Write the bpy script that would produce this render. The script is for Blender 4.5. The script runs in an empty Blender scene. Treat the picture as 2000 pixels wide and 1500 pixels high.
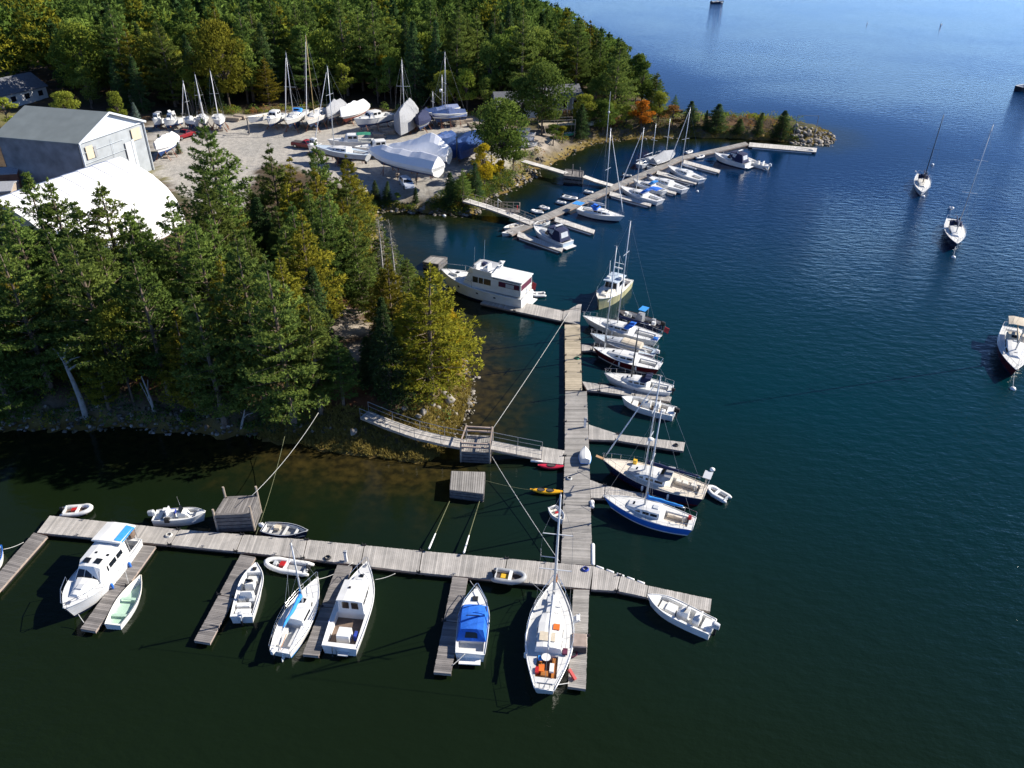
import bpy, math, random
import numpy as np
from mathutils import Vector, Matrix

SC = bpy.context.scene
COL = SC.collection
R = math.radians
rnd = random.Random(7)
PI = math.pi

# ------------------------------------------------------------------ camera, sky, sun, exposure
CAM_H, CAM_PITCH, CAM_ROLL, FPX = 45.0, 32.5, 1.34, 1500.0
cam_d = bpy.data.cameras.new('camera')
cam = bpy.data.objects.new('camera', cam_d)
COL.objects.link(cam)
cam_d.sensor_width = 36.0
cam_d.lens = 36.0 * FPX / 2000.0
cam_d.clip_start = 0.5
cam_d.clip_end = 9000.0
CAM_ROT = Matrix.Rotation(R(90 - CAM_PITCH), 3, 'X') @ Matrix.Rotation(R(CAM_ROLL), 3, 'Z')
cam.location = (0, 0, CAM_H)
cam.rotation_euler = CAM_ROT.to_euler()
SC.camera = cam

SUN_EL, SUN_AZ = 33.0, 17.0           # azimuth counted from +X towards +Y
sun_dir = Vector((math.cos(R(SUN_EL)) * math.cos(R(SUN_AZ)), math.cos(R(SUN_EL)) * math.sin(R(SUN_AZ)), math.sin(R(SUN_EL))))
world = bpy.data.worlds.new('World')
SC.world = world
world.use_nodes = True
wn = world.node_tree
for n in list(wn.nodes):
    wn.nodes.remove(n)
sky = wn.nodes.new('ShaderNodeTexSky')
sky.sky_type = 'NISHITA'
sky.sun_disc = False
sky.sun_elevation = R(SUN_EL)
sky.sun_rotation = R(90 - SUN_AZ)
sky.air_density = 0.34
sky.dust_density = 0.0
sky.ozone_density = 5.5
bg = wn.nodes.new('ShaderNodeBackground')
bg.inputs['Strength'].default_value = 0.135
wo = wn.nodes.new('ShaderNodeOutputWorld')
wn.links.new(sky.outputs[0], bg.inputs[0])
wn.links.new(bg.outputs[0], wo.inputs[0])
sl = bpy.data.lights.new('sun', 'SUN')
sl.energy = 4.6
sl.angle = R(0.53)
sl.color = (1.0, 0.93, 0.82)
sun = bpy.data.objects.new('sun', sl)
COL.objects.link(sun)
sun.rotation_euler = sun_dir.to_track_quat('Z', 'Y').to_euler()
sun.location = (80, 80, 120)
SC.view_settings.view_transform = 'Standard'
SC.view_settings.look = 'None'
SC.view_settings.exposure = 0.85
SC.view_settings.gamma = 1.0
try:
    SC.cycles.use_denoising = True
    SC.cycles.denoiser = 'OPENIMAGEDENOISE'
    SC.cycles.max_bounces = 6
    SC.cycles.diffuse_bounces = 3
    SC.cycles.glossy_bounces = 3
    SC.cycles.transmission_bounces = 2
    SC.cycles.transparent_max_bounces = 4
    SC.cycles.sample_clamp_direct = 12
    SC.cycles.sample_clamp_indirect = 6
    SC.cycles.caustics_reflective = False
    SC.cycles.caustics_refractive = False
except Exception:
    pass

_R3 = np.array([list(r) for r in CAM_ROT])

def at(px, py, z=0.0):
    """point of the real place, at height z, seen at pixel (px, py) of the 2000 x 1500 photograph"""
    d = _R3 @ np.array([(px - 1000) / FPX, -(py - 750) / FPX, -1.0])
    t = (z - CAM_H) / d[2]
    return Vector((d[0] * t, d[1] * t, z))

def proj(p):
    q = _R3.T @ (np.array([p[0], p[1], p[2]]) - np.array([0, 0, CAM_H]))
    return 1000 + FPX * q[0] / -q[2], 750 - FPX * q[1] / -q[2]

def height_to(base, top_py):
    lo, hi = 0.0, 60.0
    for _ in range(40):
        mid = (lo + hi) / 2
        if proj((base[0], base[1], base[2] + mid))[1] > top_py:
            lo = mid
        else:
            hi = mid
    return lo

# ------------------------------------------------------------------ object helpers
def tag(o, label=None, cat=None, group=None, kind=None):
    if label: o['label'] = label
    if cat: o['category'] = cat
    if group: o['group'] = group
    if kind: o['kind'] = kind
    return o

def thing(name, label, cat, loc=(0, 0, 0), rz=0.0, group=None):
    o = bpy.data.objects.new(name, None)
    o.empty_display_size = 0.3
    COL.objects.link(o)
    o.location = loc
    o.rotation_euler = (0, 0, rz)
    return tag(o, label, cat, group)

def link_mesh(name, me, parent=None, label=None):
    o = bpy.data.objects.new(name, me)
    COL.objects.link(o)
    if parent is not None:
        o.parent = parent
    if label:
        o['label'] = label
    return o

class MB:
    """collects shapes, then links them as one mesh object"""
    def __init__(s):
        s.v, s.f, s.m, s.t = [], [], [], []
        s.tint = None
    def add(s, vs, fs, m=0):
        o = len(s.v)
        s.v += [tuple(p) for p in vs]
        s.f += [tuple(i + o for i in f) for f in fs]
        s.m += [m] * len(fs)
        if s.tint is not None:
            s.t += [s.tint] * len(vs)
        return s
    def box(s, c, d, m=0, rz=0.0, taper=1.0, ry=0.0, mat=None):
        x, y, z = d[0] / 2, d[1] / 2, d[2] / 2
        P = []
        for sz, k in ((-1, 1.0), (1, taper)):
            for sx, sy in ((-1, -1), (1, -1), (1, 1), (-1, 1)):
                P.append(Vector((sx * x * k, sy * y * k, sz * z)))
        M = mat if mat is not None else (Matrix.Rotation(rz, 3, 'Z') @ Matrix.Rotation(ry, 3, 'Y'))
        c = Vector(c)
        return s.add([M @ p + c for p in P], [(3, 2, 1, 0), (4, 5, 6, 7), (0, 1, 5, 4), (1, 2, 6, 5), (2, 3, 7, 6), (3, 0, 4, 7)], m)
    def hexa(s, P, m=0):
        return s.add(P, [(3, 2, 1, 0), (4, 5, 6, 7), (0, 1, 5, 4), (1, 2, 6, 5), (2, 3, 7, 6), (3, 0, 4, 7)], m)
    def bar(s, a, b, w, h, m=0):
        a, b = Vector(a), Vector(b)
        d = b - a
        L = d.length
        if L < 1e-6: return s
        q = d.to_track_quat('X', 'Z').to_matrix()
        return s.box((a + b) / 2, (L, w, h), m, mat=q)
    def cyl(s, a, b, r0, r1=None, n=6, m=0, caps=True):
        r1 = r0 if r1 is None else r1
        a, b = Vector(a), Vector(b)
        d = b - a
        if d.length < 1e-6: return s
        q = d.to_track_quat('Z', 'Y').to_matrix()
        P = []
        for c, r in ((a, r0), (b, r1)):
            for k in range(n):
                t = 2 * PI * k / n
                P.append(c + q @ Vector((r * math.cos(t), r * math.sin(t), 0)))
        F = [(k, (k + 1) % n, n + (k + 1) % n, n + k) for k in range(n)]
        if caps:
            F += [tuple(range(n - 1, -1, -1)), tuple(range(n, 2 * n))]
        return s.add(P, F, m)
    def tube(s, pts, r, n=6, m=0, rs=None, caps=True, squash=1.0):
        pts = [Vector(p) for p in pts]
        P, F = [], []
        up = Vector((0, 0, 1))
        for i, p in enumerate(pts):
            d = (pts[min(i + 1, len(pts) - 1)] - pts[max(i - 1, 0)]).normalized()
            u = up if abs(d.z) < 0.95 else Vector((1, 0, 0))
            a = d.cross(u).normalized()
            b = a.cross(d).normalized()
            rr = rs[i] if rs else r
            for k in range(n):
                t = 2 * PI * k / n
                P.append(p + a * (rr * math.cos(t)) + b * (rr * squash * math.sin(t)))
        for i in range(len(pts) - 1):
            for k in range(n):
                F.append((i * n + k, i * n + (k + 1) % n, (i + 1) * n + (k + 1) % n, (i + 1) * n + k))
        if caps:
            F.append(tuple(range(n - 1, -1, -1)))
            F.append(tuple((len(pts) - 1) * n + k for k in range(n)))
        return s.add(P, F, m)
    def loft(s, rings, m=0, closed=True, cap0=True, cap1=True):
        n = len(rings[0])
        P = [p for r in rings for p in r]
        F = []
        for i in range(len(rings) - 1):
            for k in range(n if closed else n - 1):
                F.append((i * n + k, i * n + (k + 1) % n, (i + 1) * n + (k + 1) % n, (i + 1) * n + k))
        if cap0: F.append(tuple(range(n - 1, -1, -1)))
        if cap1: F.append(tuple((len(rings) - 1) * n + k for k in range(n)))
        return s.add(P, F, m)
    def ball(s, c, r, m=0, nu=8, nv=5, sz=1.0):
        c = Vector(c)
        P = [c + Vector((0, 0, r * sz))]
        for j in range(1, nv):
            ph = PI * j / nv
            for k in range(nu):
                t = 2 * PI * k / nu
                P.append(c + Vector((r * math.sin(ph) * math.cos(t), r * math.sin(ph) * math.sin(t), r * sz * math.cos(ph))))
        P.append(c - Vector((0, 0, r * sz)))
        F = [(0, 1 + k, 1 + (k + 1) % nu) for k in range(nu)]
        for j in range(nv - 2):
            for k in range(nu):
                a = 1 + j * nu
                F.append((a + k, a + nu + k, a + nu + (k + 1) % nu, a + (k + 1) % nu))
        l = len(P) - 1
        F += [(l, 1 + (nv - 2) * nu + (k + 1) % nu, 1 + (nv - 2) * nu + k) for k in range(nu)]
        return s.add(P, F, m)
    def block(s, st, m=0, camber=0.0):
        """loft along x of stations (x, half width low, half width high, z low, z high); x may be a pair (low, high)"""
        rings = []
        for (x, wb, wt, z0, z1) in st:
            xa, xb = x if isinstance(x, tuple) else (x, x)
            rings.append([(xa, -wb, z0), (xb, -wt, z1), (xb, -wt * .45, z1 + camber), (xb, wt * .45, z1 + camber), (xb, wt, z1), (xa, wb, z0)])
        return s.loft(rings, m)
    def build(s, name, mats, parent=None, smooth=False, label=None):
        me = bpy.data.meshes.new(name)
        me.from_pydata(s.v, [], s.f)
        if not isinstance(mats, (list, tuple)): mats = [mats]
        for x in mats: me.materials.append(x)
        if len(mats) > 1:
            me.polygons.foreach_set('material_index', s.m)
        if smooth:
            me.polygons.foreach_set('use_smooth', [True] * len(me.polygons))
        if s.t and len(s.t) == len(s.v):
            a = me.attributes.new('tint', 'FLOAT', 'POINT')
            a.data.foreach_set('value', s.t)
        me.update()
        return link_mesh(name, me, parent, label)

def win_side(mb, s0, s1, u0, u1, v0, v1, m=0, off=0.015, sides=(-1, 1)):
    """a pane on the sloping side between two block stations"""
    def P(u, v, sd):
        xa0, xb0 = s0[0] if isinstance(s0[0], tuple) else (s0[0], s0[0])
        xa1, xb1 = s1[0] if isinstance(s1[0], tuple) else (s1[0], s1[0])
        lo = Vector((xa0 + (xa1 - xa0) * u, s0[1] + (s1[1] - s0[1]) * u, s0[3] + (s1[3] - s0[3]) * u))
        hi = Vector((xb0 + (xb1 - xb0) * u, s0[2] + (s1[2] - s0[2]) * u, s0[4] + (s1[4] - s0[4]) * u))
        p = lo.lerp(hi, v)
        return Vector((p.x, sd * (p.y + off), p.z))
    for sd in sides:
        Q = [P(u0, v0, sd), P(u1, v0, sd), P(u1, v1, sd), P(u0, v1, sd)]
        mb.add(Q, [(0, 1, 2, 3) if sd < 0 else (3, 2, 1, 0)], m)

def win_end(mb, s0, y0, y1, v0, v1, d=1, m=0, off=0.02):
    """a pane on the end face of a block station; y as fractions -1..1"""
    def P(y, v):
        xa, xb = s0[0] if isinstance(s0[0], tuple) else (s0[0], s0[0])
        w = s0[1] + (s0[2] - s0[1]) * v
        return Vector((xa + (xb - xa) * v + d * off, y * w, s0[3] + (s0[4] - s0[3]) * v))
    Q = [P(y0, v0), P(y1, v0), P(y1, v1), P(y0, v1)]
    mb.add(Q, [(0, 1, 2, 3) if d > 0 else (3, 2, 1, 0)], m)

# ------------------------------------------------------------------ materials
M = {}
def nodes_of(name):
    m = bpy.data.materials.new(name)
    m.use_nodes = True
    nt = m.node_tree
    return m, nt, nt.nodes['Principled BSDF']

def mat(name, col, rough=0.5, metal=0.0, var=0.12, scale=1.5, spec=0.5, bump=0.0, detail=4.0):
    m, nt, b = nodes_of(name)
    tc = nt.nodes.new('ShaderNodeTexCoord')
    nz = nt.nodes.new('ShaderNodeTexNoise')
    nz.inputs['Scale'].default_value = scale
    nz.inputs['Detail'].default_value = detail
    nt.links.new(tc.outputs['Object'], nz.inputs['Vector'])
    mr = nt.nodes.new('ShaderNodeMapRange')
    mr.inputs['From Min'].default_value = 0.3
    mr.inputs['From Max'].default_value = 0.7
    mr.inputs['To Min'].default_value = 1 - var
    mr.inputs['To Max'].default_value = 1 + var
    nt.links.new(nz.outputs[0], mr.inputs[0])
    mx = nt.nodes.new('ShaderNodeMix')
    mx.data_type = 'RGBA'
    mx.blend_type = 'MULTIPLY'
    mx.inputs[0].default_value = 1.0
    mx.inputs[6].default_value = (*col, 1)
    nt.links.new(mr.outputs[0], mx.inputs[7])
    nt.links.new(mx.outputs[2], b.inputs['Base Color'])
    b.inputs['Roughness'].default_value = rough
    b.inputs['Metallic'].default_value = metal
    b.inputs['Specular IOR Level'].default_value = spec
    if bump:
        bp = nt.nodes.new('ShaderNodeBump')
        bp.inputs['Strength'].default_value = bump
        bp.inputs['Distance'].default_value = 0.05
        nt.links.new(nz.outputs[0], bp.inputs['Height'])
        nt.links.new(bp.outputs[0], b.inputs['Normal'])
    M[name] = m
    return m

mat('gelcoat', (0.76, 0.76, 0.74), 0.3, var=0.09, scale=.9, detail=8)
mat('gelcoat_warm', (0.76, 0.72, 0.62), 0.4, var=0.07)
mat('gelcoat_grey', (0.52, 0.54, 0.56), 0.4, var=0.08)
mat('nonskid', (0.62, 0.62, 0.60), 0.8, var=0.08, scale=6)
mat('nonskid_tan', (0.55, 0.46, 0.34), 0.8, var=0.1, scale=6)
mat('nonskid_blue', (0.42, 0.50, 0.58), 0.8, var=0.08, scale=6)
mat('teak', (0.42, 0.25, 0.12), 0.6, var=0.2, scale=9)
mat('teak_pale', (0.66, 0.59, 0.49), 0.7, var=0.15, scale=9)
mat('varnish', (0.40, 0.15, 0.035), 0.25, var=0.2, scale=5)
mat('navy', (0.012, 0.018, 0.05), 0.22, var=0.1)
mat('royal_blue', (0.028, 0.16, 0.58), 0.22, var=0.08)
mat('maroon', (0.10, 0.012, 0.016), 0.22, var=0.1)
mat('hull_yellow', (0.58, 0.54, 0.30), 0.35, var=0.12)
mat('bottom_blue', (0.03, 0.06, 0.16), 0.7, var=0.25, scale=3)
mat('bottom_red', (0.20, 0.03, 0.02), 0.7, var=0.25, scale=3)
mat('bottom_dark', (0.02, 0.022, 0.03), 0.7, var=0.25, scale=3)
mat('canvas_blue', (0.012, 0.14, 0.62), 0.85, var=0.14, scale=4, bump=0.4)
mat('canvas_sky', (0.03, 0.27, 0.72), 0.85, var=0.12, scale=4)
mat('canvas_navy', (0.012, 0.02, 0.07), 0.85, var=0.2, scale=4)
mat('canvas_maroon', (0.10, 0.012, 0.04), 0.8, var=0.2, scale=4)
mat('canvas_green', (0.02, 0.20, 0.12), 0.8, var=0.2, scale=4)
mat('canvas_grey', (0.30, 0.31, 0.33), 0.85, var=0.15, scale=4)
mat('canvas_tan', (0.56, 0.49, 0.38), 0.85, var=0.12, scale=4)
mat('canvas_white', (0.78, 0.78, 0.78), 0.8, var=0.08, scale=4)
mat('shrinkwrap', (0.86, 0.87, 0.89), 0.35, var=0.03, scale=1.2, bump=0.5)
mat('tarp_blue', (0.018, 0.06, 0.20), 0.6, var=0.3, scale=2.5, bump=0.5)
mat('glass', (0.010, 0.013, 0.018), 0.08, var=0.2, spec=0.35)
mat('aluminium', (0.55, 0.57, 0.60), 0.32, 0.75, var=0.06)
mat('mast_paint', (0.62, 0.64, 0.66), 0.35, 0.2, var=0.06)
mat('spar_dark', (0.02, 0.024, 0.03), 0.4, var=0.1)
mat('spar_wood', (0.50, 0.36, 0.15), 0.4, var=0.12)
mat('steel', (0.60, 0.61, 0.62), 0.25, 0.9, var=0.05)
mat('wire', (0.30, 0.31, 0.32), 0.4, 0.5, var=0.1)
mat('rope', (0.55, 0.55, 0.52), 0.9, var=0.2, scale=20)
mat('rope_green', (0.13, 0.14, 0.07), 0.9, var=0.3, scale=8)
mat('rope_dark', (0.05, 0.05, 0.05), 0.9, var=0.2)
mat('rubber_black', (0.018, 0.018, 0.02), 0.55, var=0.2)
mat('hypalon', (0.36, 0.37, 0.38), 0.55, var=0.08)
mat('hypalon_pale', (0.72, 0.72, 0.70), 0.5, var=0.06)
mat('plastic_red', (0.45, 0.02, 0.02), 0.4, var=0.12)
mat('kayak_red', (0.56, 0.025, 0.055), 0.35, var=0.08)
mat('kayak_yellow', (0.85, 0.42, 0.012), 0.35, var=0.08)
mat('plastic_orange', (0.75, 0.16, 0.02), 0.5, var=0.12)
mat('plastic_yellow', (0.75, 0.45, 0.03), 0.5, var=0.12)
mat('plastic_white', (0.80, 0.80, 0.79), 0.4, var=0.05)
mat('plastic_blue', (0.03, 0.06, 0.35), 0.5, var=0.12)
mat('mint', (0.42, 0.60, 0.47), 0.6, var=0.08, scale=3)
mat('sole_brown', (0.17, 0.12, 0.09), 0.8, var=0.25, scale=3)
mat('sole_dark', (0.06, 0.05, 0.05), 0.8, var=0.25, scale=3)
mat('sole_grey', (0.36, 0.36, 0.36), 0.8, var=0.15, scale=5)
mat('flag_red', (0.50, 0.05, 0.05), 0.9, var=0.2)
mat('metal_roof', (0.205, 0.23, 0.22), 0.6, var=0.10, scale=0.5)
mat('shingle', (0.13, 0.135, 0.15), 0.9, var=0.22, scale=3)
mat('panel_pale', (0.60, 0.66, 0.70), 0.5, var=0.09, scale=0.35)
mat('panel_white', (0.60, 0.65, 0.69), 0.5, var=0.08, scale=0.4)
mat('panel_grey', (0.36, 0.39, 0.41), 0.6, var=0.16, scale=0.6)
mat('panel_weathered_shade', (0.20, 0.205, 0.215), 0.75, var=0.35, scale=0.5)  # streaky weathering, with the side wall's shade darkened into the base colour
mat('panel_beige', (0.60, 0.52, 0.38), 0.6, var=0.06)
mat('tent_fabric', (0.86, 0.86, 0.86), 0.55, var=0.04, scale=0.4)
mat('clapboard', (0.62, 0.61, 0.58), 0.7, var=0.08)
mat('rust_steel', (0.26, 0.11, 0.06), 0.8, var=0.25, scale=2)
mat('raw_wood', (0.36, 0.30, 0.24), 0.85, var=0.2, scale=3)
mat('car_red', (0.22, 0.010, 0.016), 0.25, var=0.05)
mat('car_silver', (0.62, 0.66, 0.72), 0.25, 0.3, var=0.04)
mat('car_blue', (0.05, 0.13, 0.35), 0.25, var=0.05)
mat('tyre', (0.015, 0.015, 0.016), 0.8, var=0.2)
mat('barkless', (0.34, 0.32, 0.30), 0.9, var=0.2, scale=3)
mat('bark', (0.11, 0.085, 0.065), 0.95, var=0.3, scale=4)
mat('bark_pine', (0.16, 0.12, 0.09), 0.95, var=0.3, scale=4)
mat('stone', (0.30, 0.27, 0.23), 0.9, var=0.35, scale=1.4, bump=0.6)
mat('stone_dark', (0.13, 0.115, 0.095), 0.9, var=0.35, scale=1.4, bump=0.6)
mat('stone_wet', (0.10, 0.085, 0.05), 0.7, var=0.5, scale=1.4, bump=0.6)
mat('piling', (0.15, 0.14, 0.135), 0.9, var=0.3, scale=3)
mat('fascia', (0.34, 0.27, 0.23), 0.9, var=0.2, scale=2)
mat('foam', (0.78, 0.78, 0.77), 0.7, var=0.08, scale=5)

def plank_mat(name, ca, cb, rough=0.85):
    """weathered boards: every board has its own tone in the mesh (attribute tint), plus grain"""
    m, nt, b = nodes_of(name)
    at_ = nt.nodes.new('ShaderNodeAttribute'); at_.attribute_name = 'tint'
    mx = nt.nodes.new('ShaderNodeMix'); mx.data_type = 'RGBA'
    mx.inputs[6].default_value = (*ca, 1); mx.inputs[7].default_value = (*cb, 1)
    nt.links.new(at_.outputs['Fac'], mx.inputs[0])
    tc = nt.nodes.new('ShaderNodeTexCoord')
    nz = nt.nodes.new('ShaderNodeTexNoise'); nz.inputs['Scale'].default_value = 0.7; nz.inputs['Detail'].default_value = 8
    nz.inputs['Roughness'].default_value = 0.7
    nt.links.new(tc.outputs['Object'], nz.inputs['Vector'])
    mr = nt.nodes.new('ShaderNodeMapRange')
    mr.inputs['From Min'].default_value = 0.3; mr.inputs['From Max'].default_value = 0.7
    mr.inputs['To Min'].default_value = 0.78; mr.inputs['To Max'].default_value = 1.2
    nt.links.new(nz.outputs[0], mr.inputs[0])
    m2 = nt.nodes.new('ShaderNodeMix'); m2.data_type = 'RGBA'; m2.blend_type = 'MULTIPLY'; m2.inputs[0].default_value = 1
    nt.links.new(mx.outputs[2], m2.inputs[6]); nt.links.new(mr.outputs[0], m2.inputs[7])
    nt.links.new(m2.outputs[2], b.inputs['Base Color'])
    b.inputs['Roughness'].default_value = rough
    b.inputs['Specular IOR Level'].default_value = 0.25
    M[name] = m
plank_mat('plank_grey', (0.23, 0.22, 0.205), (0.38, 0.36, 0.335))
plank_mat('plank_pale', (0.32, 0.305, 0.285), (0.49, 0.46, 0.425))
plank_mat('plank_white', (0.48, 0.46, 0.43), (0.64, 0.62, 0.58))
plank_mat('plank_new', (0.34, 0.29, 0.21), (0.50, 0.43, 0.32))
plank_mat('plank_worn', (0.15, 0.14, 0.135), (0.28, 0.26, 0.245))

def leaf_mat(name, dark, light, var=0.28, trans=0.34):
    m, nt, b = nodes_of(name)
    at_ = nt.nodes.new('ShaderNodeAttribute'); at_.attribute_name = 'tint'
    oi = nt.nodes.new('ShaderNodeObjectInfo')
    mx = nt.nodes.new('ShaderNodeMix'); mx.data_type = 'RGBA'
    mx.inputs[6].default_value = (*dark, 1); mx.inputs[7].default_value = (*light, 1)
    nt.links.new(at_.outputs['Fac'], mx.inputs[0])
    hs = nt.nodes.new('ShaderNodeHueSaturation')
    mr = nt.nodes.new('ShaderNodeMapRange'); mr.inputs['To Min'].default_value = 0.485; mr.inputs['To Max'].default_value = 0.515
    nt.links.new(oi.outputs['Random'], mr.inputs[0]); nt.links.new(mr.outputs[0], hs.inputs['Hue'])
    ml = nt.nodes.new('ShaderNodeMath'); ml.operation = 'MULTIPLY'; ml.inputs[1].default_value = 7.31
    fr = nt.nodes.new('ShaderNodeMath'); fr.operation = 'FRACT'
    nt.links.new(oi.outputs['Random'], ml.inputs[0]); nt.links.new(ml.outputs[0], fr.inputs[0])
    mv = nt.nodes.new('ShaderNodeMapRange'); mv.inputs['To Min'].default_value = 1 - var; mv.inputs['To Max'].default_value = 1 + var
    nt.links.new(fr.outputs[0], mv.inputs[0]); nt.links.new(mv.outputs[0], hs.inputs['Value'])
    nt.links.new(mx.outputs[2], hs.inputs['Color'])
    pf = nt.nodes.new('ShaderNodeAttribute'); pf.attribute_name = 'puff'
    vt = nt.nodes.new('ShaderNodeVectorTransform'); vt.vector_type = 'NORMAL'; vt.convert_from = 'OBJECT'; vt.convert_to = 'WORLD'
    nt.links.new(pf.outputs['Vector'], vt.inputs[0])
    ge = nt.nodes.new('ShaderNodeNewGeometry')
    sc_ = nt.nodes.new('ShaderNodeVectorMath'); sc_.operation = 'SCALE'; sc_.inputs['Scale'].default_value = 0.9
    nt.links.new(vt.outputs[0], sc_.inputs[0])
    ad = nt.nodes.new('ShaderNodeVectorMath'); ad.operation = 'ADD'
    nt.links.new(sc_.outputs[0], ad.inputs[0]); nt.links.new(ge.outputs['Normal'], ad.inputs[1])
    nm_ = nt.nodes.new('ShaderNodeVectorMath'); nm_.operation = 'NORMALIZE'
    nt.links.new(ad.outputs[0], nm_.inputs[0])
    nt.nodes.remove(b)
    df = nt.nodes.new('ShaderNodeBsdfDiffuse')
    nt.links.new(hs.outputs[0], df.inputs['Color']); nt.links.new(nm_.outputs[0], df.inputs['Normal'])
    tr = nt.nodes.new('ShaderNodeBsdfTranslucent')
    nt.links.new(hs.outputs[0], tr.inputs[0])
    ms = nt.nodes.new('ShaderNodeMixShader'); ms.inputs[0].default_value = trans
    out = nt.nodes['Material Output']
    nt.links.new(df.outputs[0], ms.inputs[1]); nt.links.new(tr.outputs[0], ms.inputs[2]); nt.links.new(ms.outputs[0], out.inputs[0])
    M[name] = m
leaf_mat('needles_pine', (0.084, 0.133, 0.032), (0.197, 0.264, 0.056))
leaf_mat('needles_olive', (0.141, 0.139, 0.020), (0.326, 0.287, 0.033))
leaf_mat('needles_gold', (0.282, 0.211, 0.015), (0.608, 0.412, 0.027))
leaf_mat('needles_spruce', (0.038, 0.071, 0.028), (0.102, 0.163, 0.052))
leaf_mat('needles_blue', (0.095, 0.143, 0.122), (0.230, 0.299, 0.258))
leaf_mat('needles_dead', (0.20, 0.18, 0.155), (0.38, 0.35, 0.29))
leaf_mat('leaves_green', (0.094, 0.147, 0.029), (0.207, 0.276, 0.053))
leaf_mat('leaves_deep', (0.069, 0.121, 0.025), (0.155, 0.224, 0.046))
leaf_mat('leaves_lime', (0.149, 0.190, 0.028), (0.322, 0.356, 0.053))
leaf_mat('leaves_mustard', (0.135, 0.145, 0.020), (0.29, 0.275, 0.034))
leaf_mat('leaves_yellow', (0.28, 0.235, 0.015), (0.54, 0.43, 0.028))
leaf_mat('leaves_orange', (0.42, 0.14, 0.014), (0.74, 0.28, 0.035))
leaf_mat('leaves_rust', (0.20, 0.090, 0.034), (0.36, 0.17, 0.06))
leaf_mat('grass_marsh', (0.17, 0.130, 0.032), (0.36, 0.28, 0.085))

# ------------------------------------------------------------------ terrain
SHORE_PX = [(0, 845), (120, 842), (260, 838), (400, 850), (520, 862), (590, 872), (650, 885), (720, 893), (790, 903), (840, 905),
            (862, 888), (882, 855), (905, 825), (922, 785), (925, 745), (905, 690), (885, 640), (850, 585), (815, 545), (780, 505),
            (755, 470), (738, 435), (742, 412), (800, 416), (850, 418), (900, 424), (937, 415), (955, 390), (1005, 370), (1028, 354),
            (1052, 344), (1042, 332), (1060, 330), (1085, 320), (1105, 308), (1125, 296), (1162, 281), (1225, 273), (1320, 270),
            (1375, 269), (1450, 272), (1512, 275), (1550, 280), (1600, 281), (1632, 273), (1625, 259), (1560, 249), (1500, 240),
            (1412, 236), (1340, 234), (1300, 224), (1262, 195), (1215, 158), (1150, 112), (1075, 72), (1010, 42), (960, 20), (925, -10)]
SHORE = [tuple(at(*p)[:2]) for p in SHORE_PX] + [(0, 620), (-500, 700), (-500, 40), (-120, 42), (-66, 66)]
YARD_PX = [(285, 250), (330, 232), (430, 226), (520, 222), (640, 216), (760, 220), (850, 226), (935, 234), (1000, 252), (1012, 290),
           (985, 325), (935, 335), (900, 362), (845, 384), (770, 380), (705, 372), (650, 352), (600, 335), (560, 322), (520, 318), (490, 345),
           (470, 400), (455, 440), (400, 420), (345, 370), (310, 345), (296, 320)]
YARD = [tuple(at(*p, 3.0)[:2]) for p in YARD_PX]

def sdist(poly, X, Y):
    """signed distance to a polygon, positive inside (arrays)"""
    X = np.asarray(X, float); Y = np.asarray(Y, float)
    D = np.full(X.shape, 1e18); ins = np.zeros(X.shape, bool)
    n = len(poly)
    for i in range(n):
        x0, y0 = poly[i]; x1, y1 = poly[(i + 1) % n]
        dx, dy = x1 - x0, y1 - y0
        t = np.clip(((X - x0) * dx + (Y - y0) * dy) / (dx * dx + dy * dy + 1e-12), 0, 1)
        D = np.minimum(D, (X - x0 - t * dx) ** 2 + (Y - y0 - t * dy) ** 2)
        c = ((y0 > Y) != (y1 > Y)) & (X < (x1 - x0) * (Y - y0) / (y1 - y0 + 1e-12) + x0)
        ins ^= c
    D = np.sqrt(D)
    return np.where(ins, D, -D)

_nr = np.random.RandomState(3)
_NW = [(_nr.uniform(0, 2 * PI), _nr.uniform(0, 2 * PI)) for _ in range(24)]
def wob(X, Y, scale, k0=0, octaves=4):
    """smooth pseudo noise about -1..1"""
    out = 0.0; a = 1.0; tot = 0.0
    for o in range(octaves):
        for j in range(2):
            th, ph = _NW[(k0 + o * 2 + j) % 24]
            f = 2 * PI / scale * (1.9 ** o)
            out = out + a * np.sin(f * (X * math.cos(th) + Y * math.sin(th)) + ph + 1.7 * np.sin(f * .6 * (Y * math.cos(th) - X * math.sin(th)) + ph * 2))
        tot += a * 1.5; a *= 0.55
    return out / tot

def sstep(a, b, x):
    t = np.clip((x - a) / (b - a), 0, 1)
    return t * t * (3 - 2 * t)

def ground_h(X, Y, d=None, dy=None):
    X = np.asarray(X, float); Y = np.asarray(Y, float)
    if d is None: d = sdist(SHORE, X, Y)
    if dy is None: dy = sdist(YARD, X, Y)
    d2 = d + 0.9 * wob(X, Y, 7.0, 3)
    P = 3.2 + 0.035 * np.maximum(0, Y - 225) + 0.35 * wob(X, Y, 22.0, 9) * (1 - sstep(-6, 2, dy))
    P = np.where(dy > -4, P * (1 - sstep(-4, 1, dy)) + 3.0 * sstep(-4, 1, dy), P)
    bank = P * (0.75 * sstep(-0.3, 6.0, d2) + 0.25 * sstep(2, 16, d2)) + 0.12 * wob(X, Y, 2.3, 5) * sstep(-1, 1, d2)
    sea = np.maximum(-4.5, 0.22 * d2) - 0.05
    return np.where(d2 > -0.3, bank - 0.05, sea)

def gz(x, y):
    return float(ground_h(np.array([x]), np.array([y]))[0])

def on_ground(px, py):
    """place on the land seen at a pixel"""
    z = 3.0
    for _ in range(6):
        p = at(px, py, z)
        z = 0.5 * z + 0.5 * gz(p.x, p.y)
    p = at(px, py, z)
    return Vector((p.x, p.y, gz(p.x, p.y)))

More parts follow.
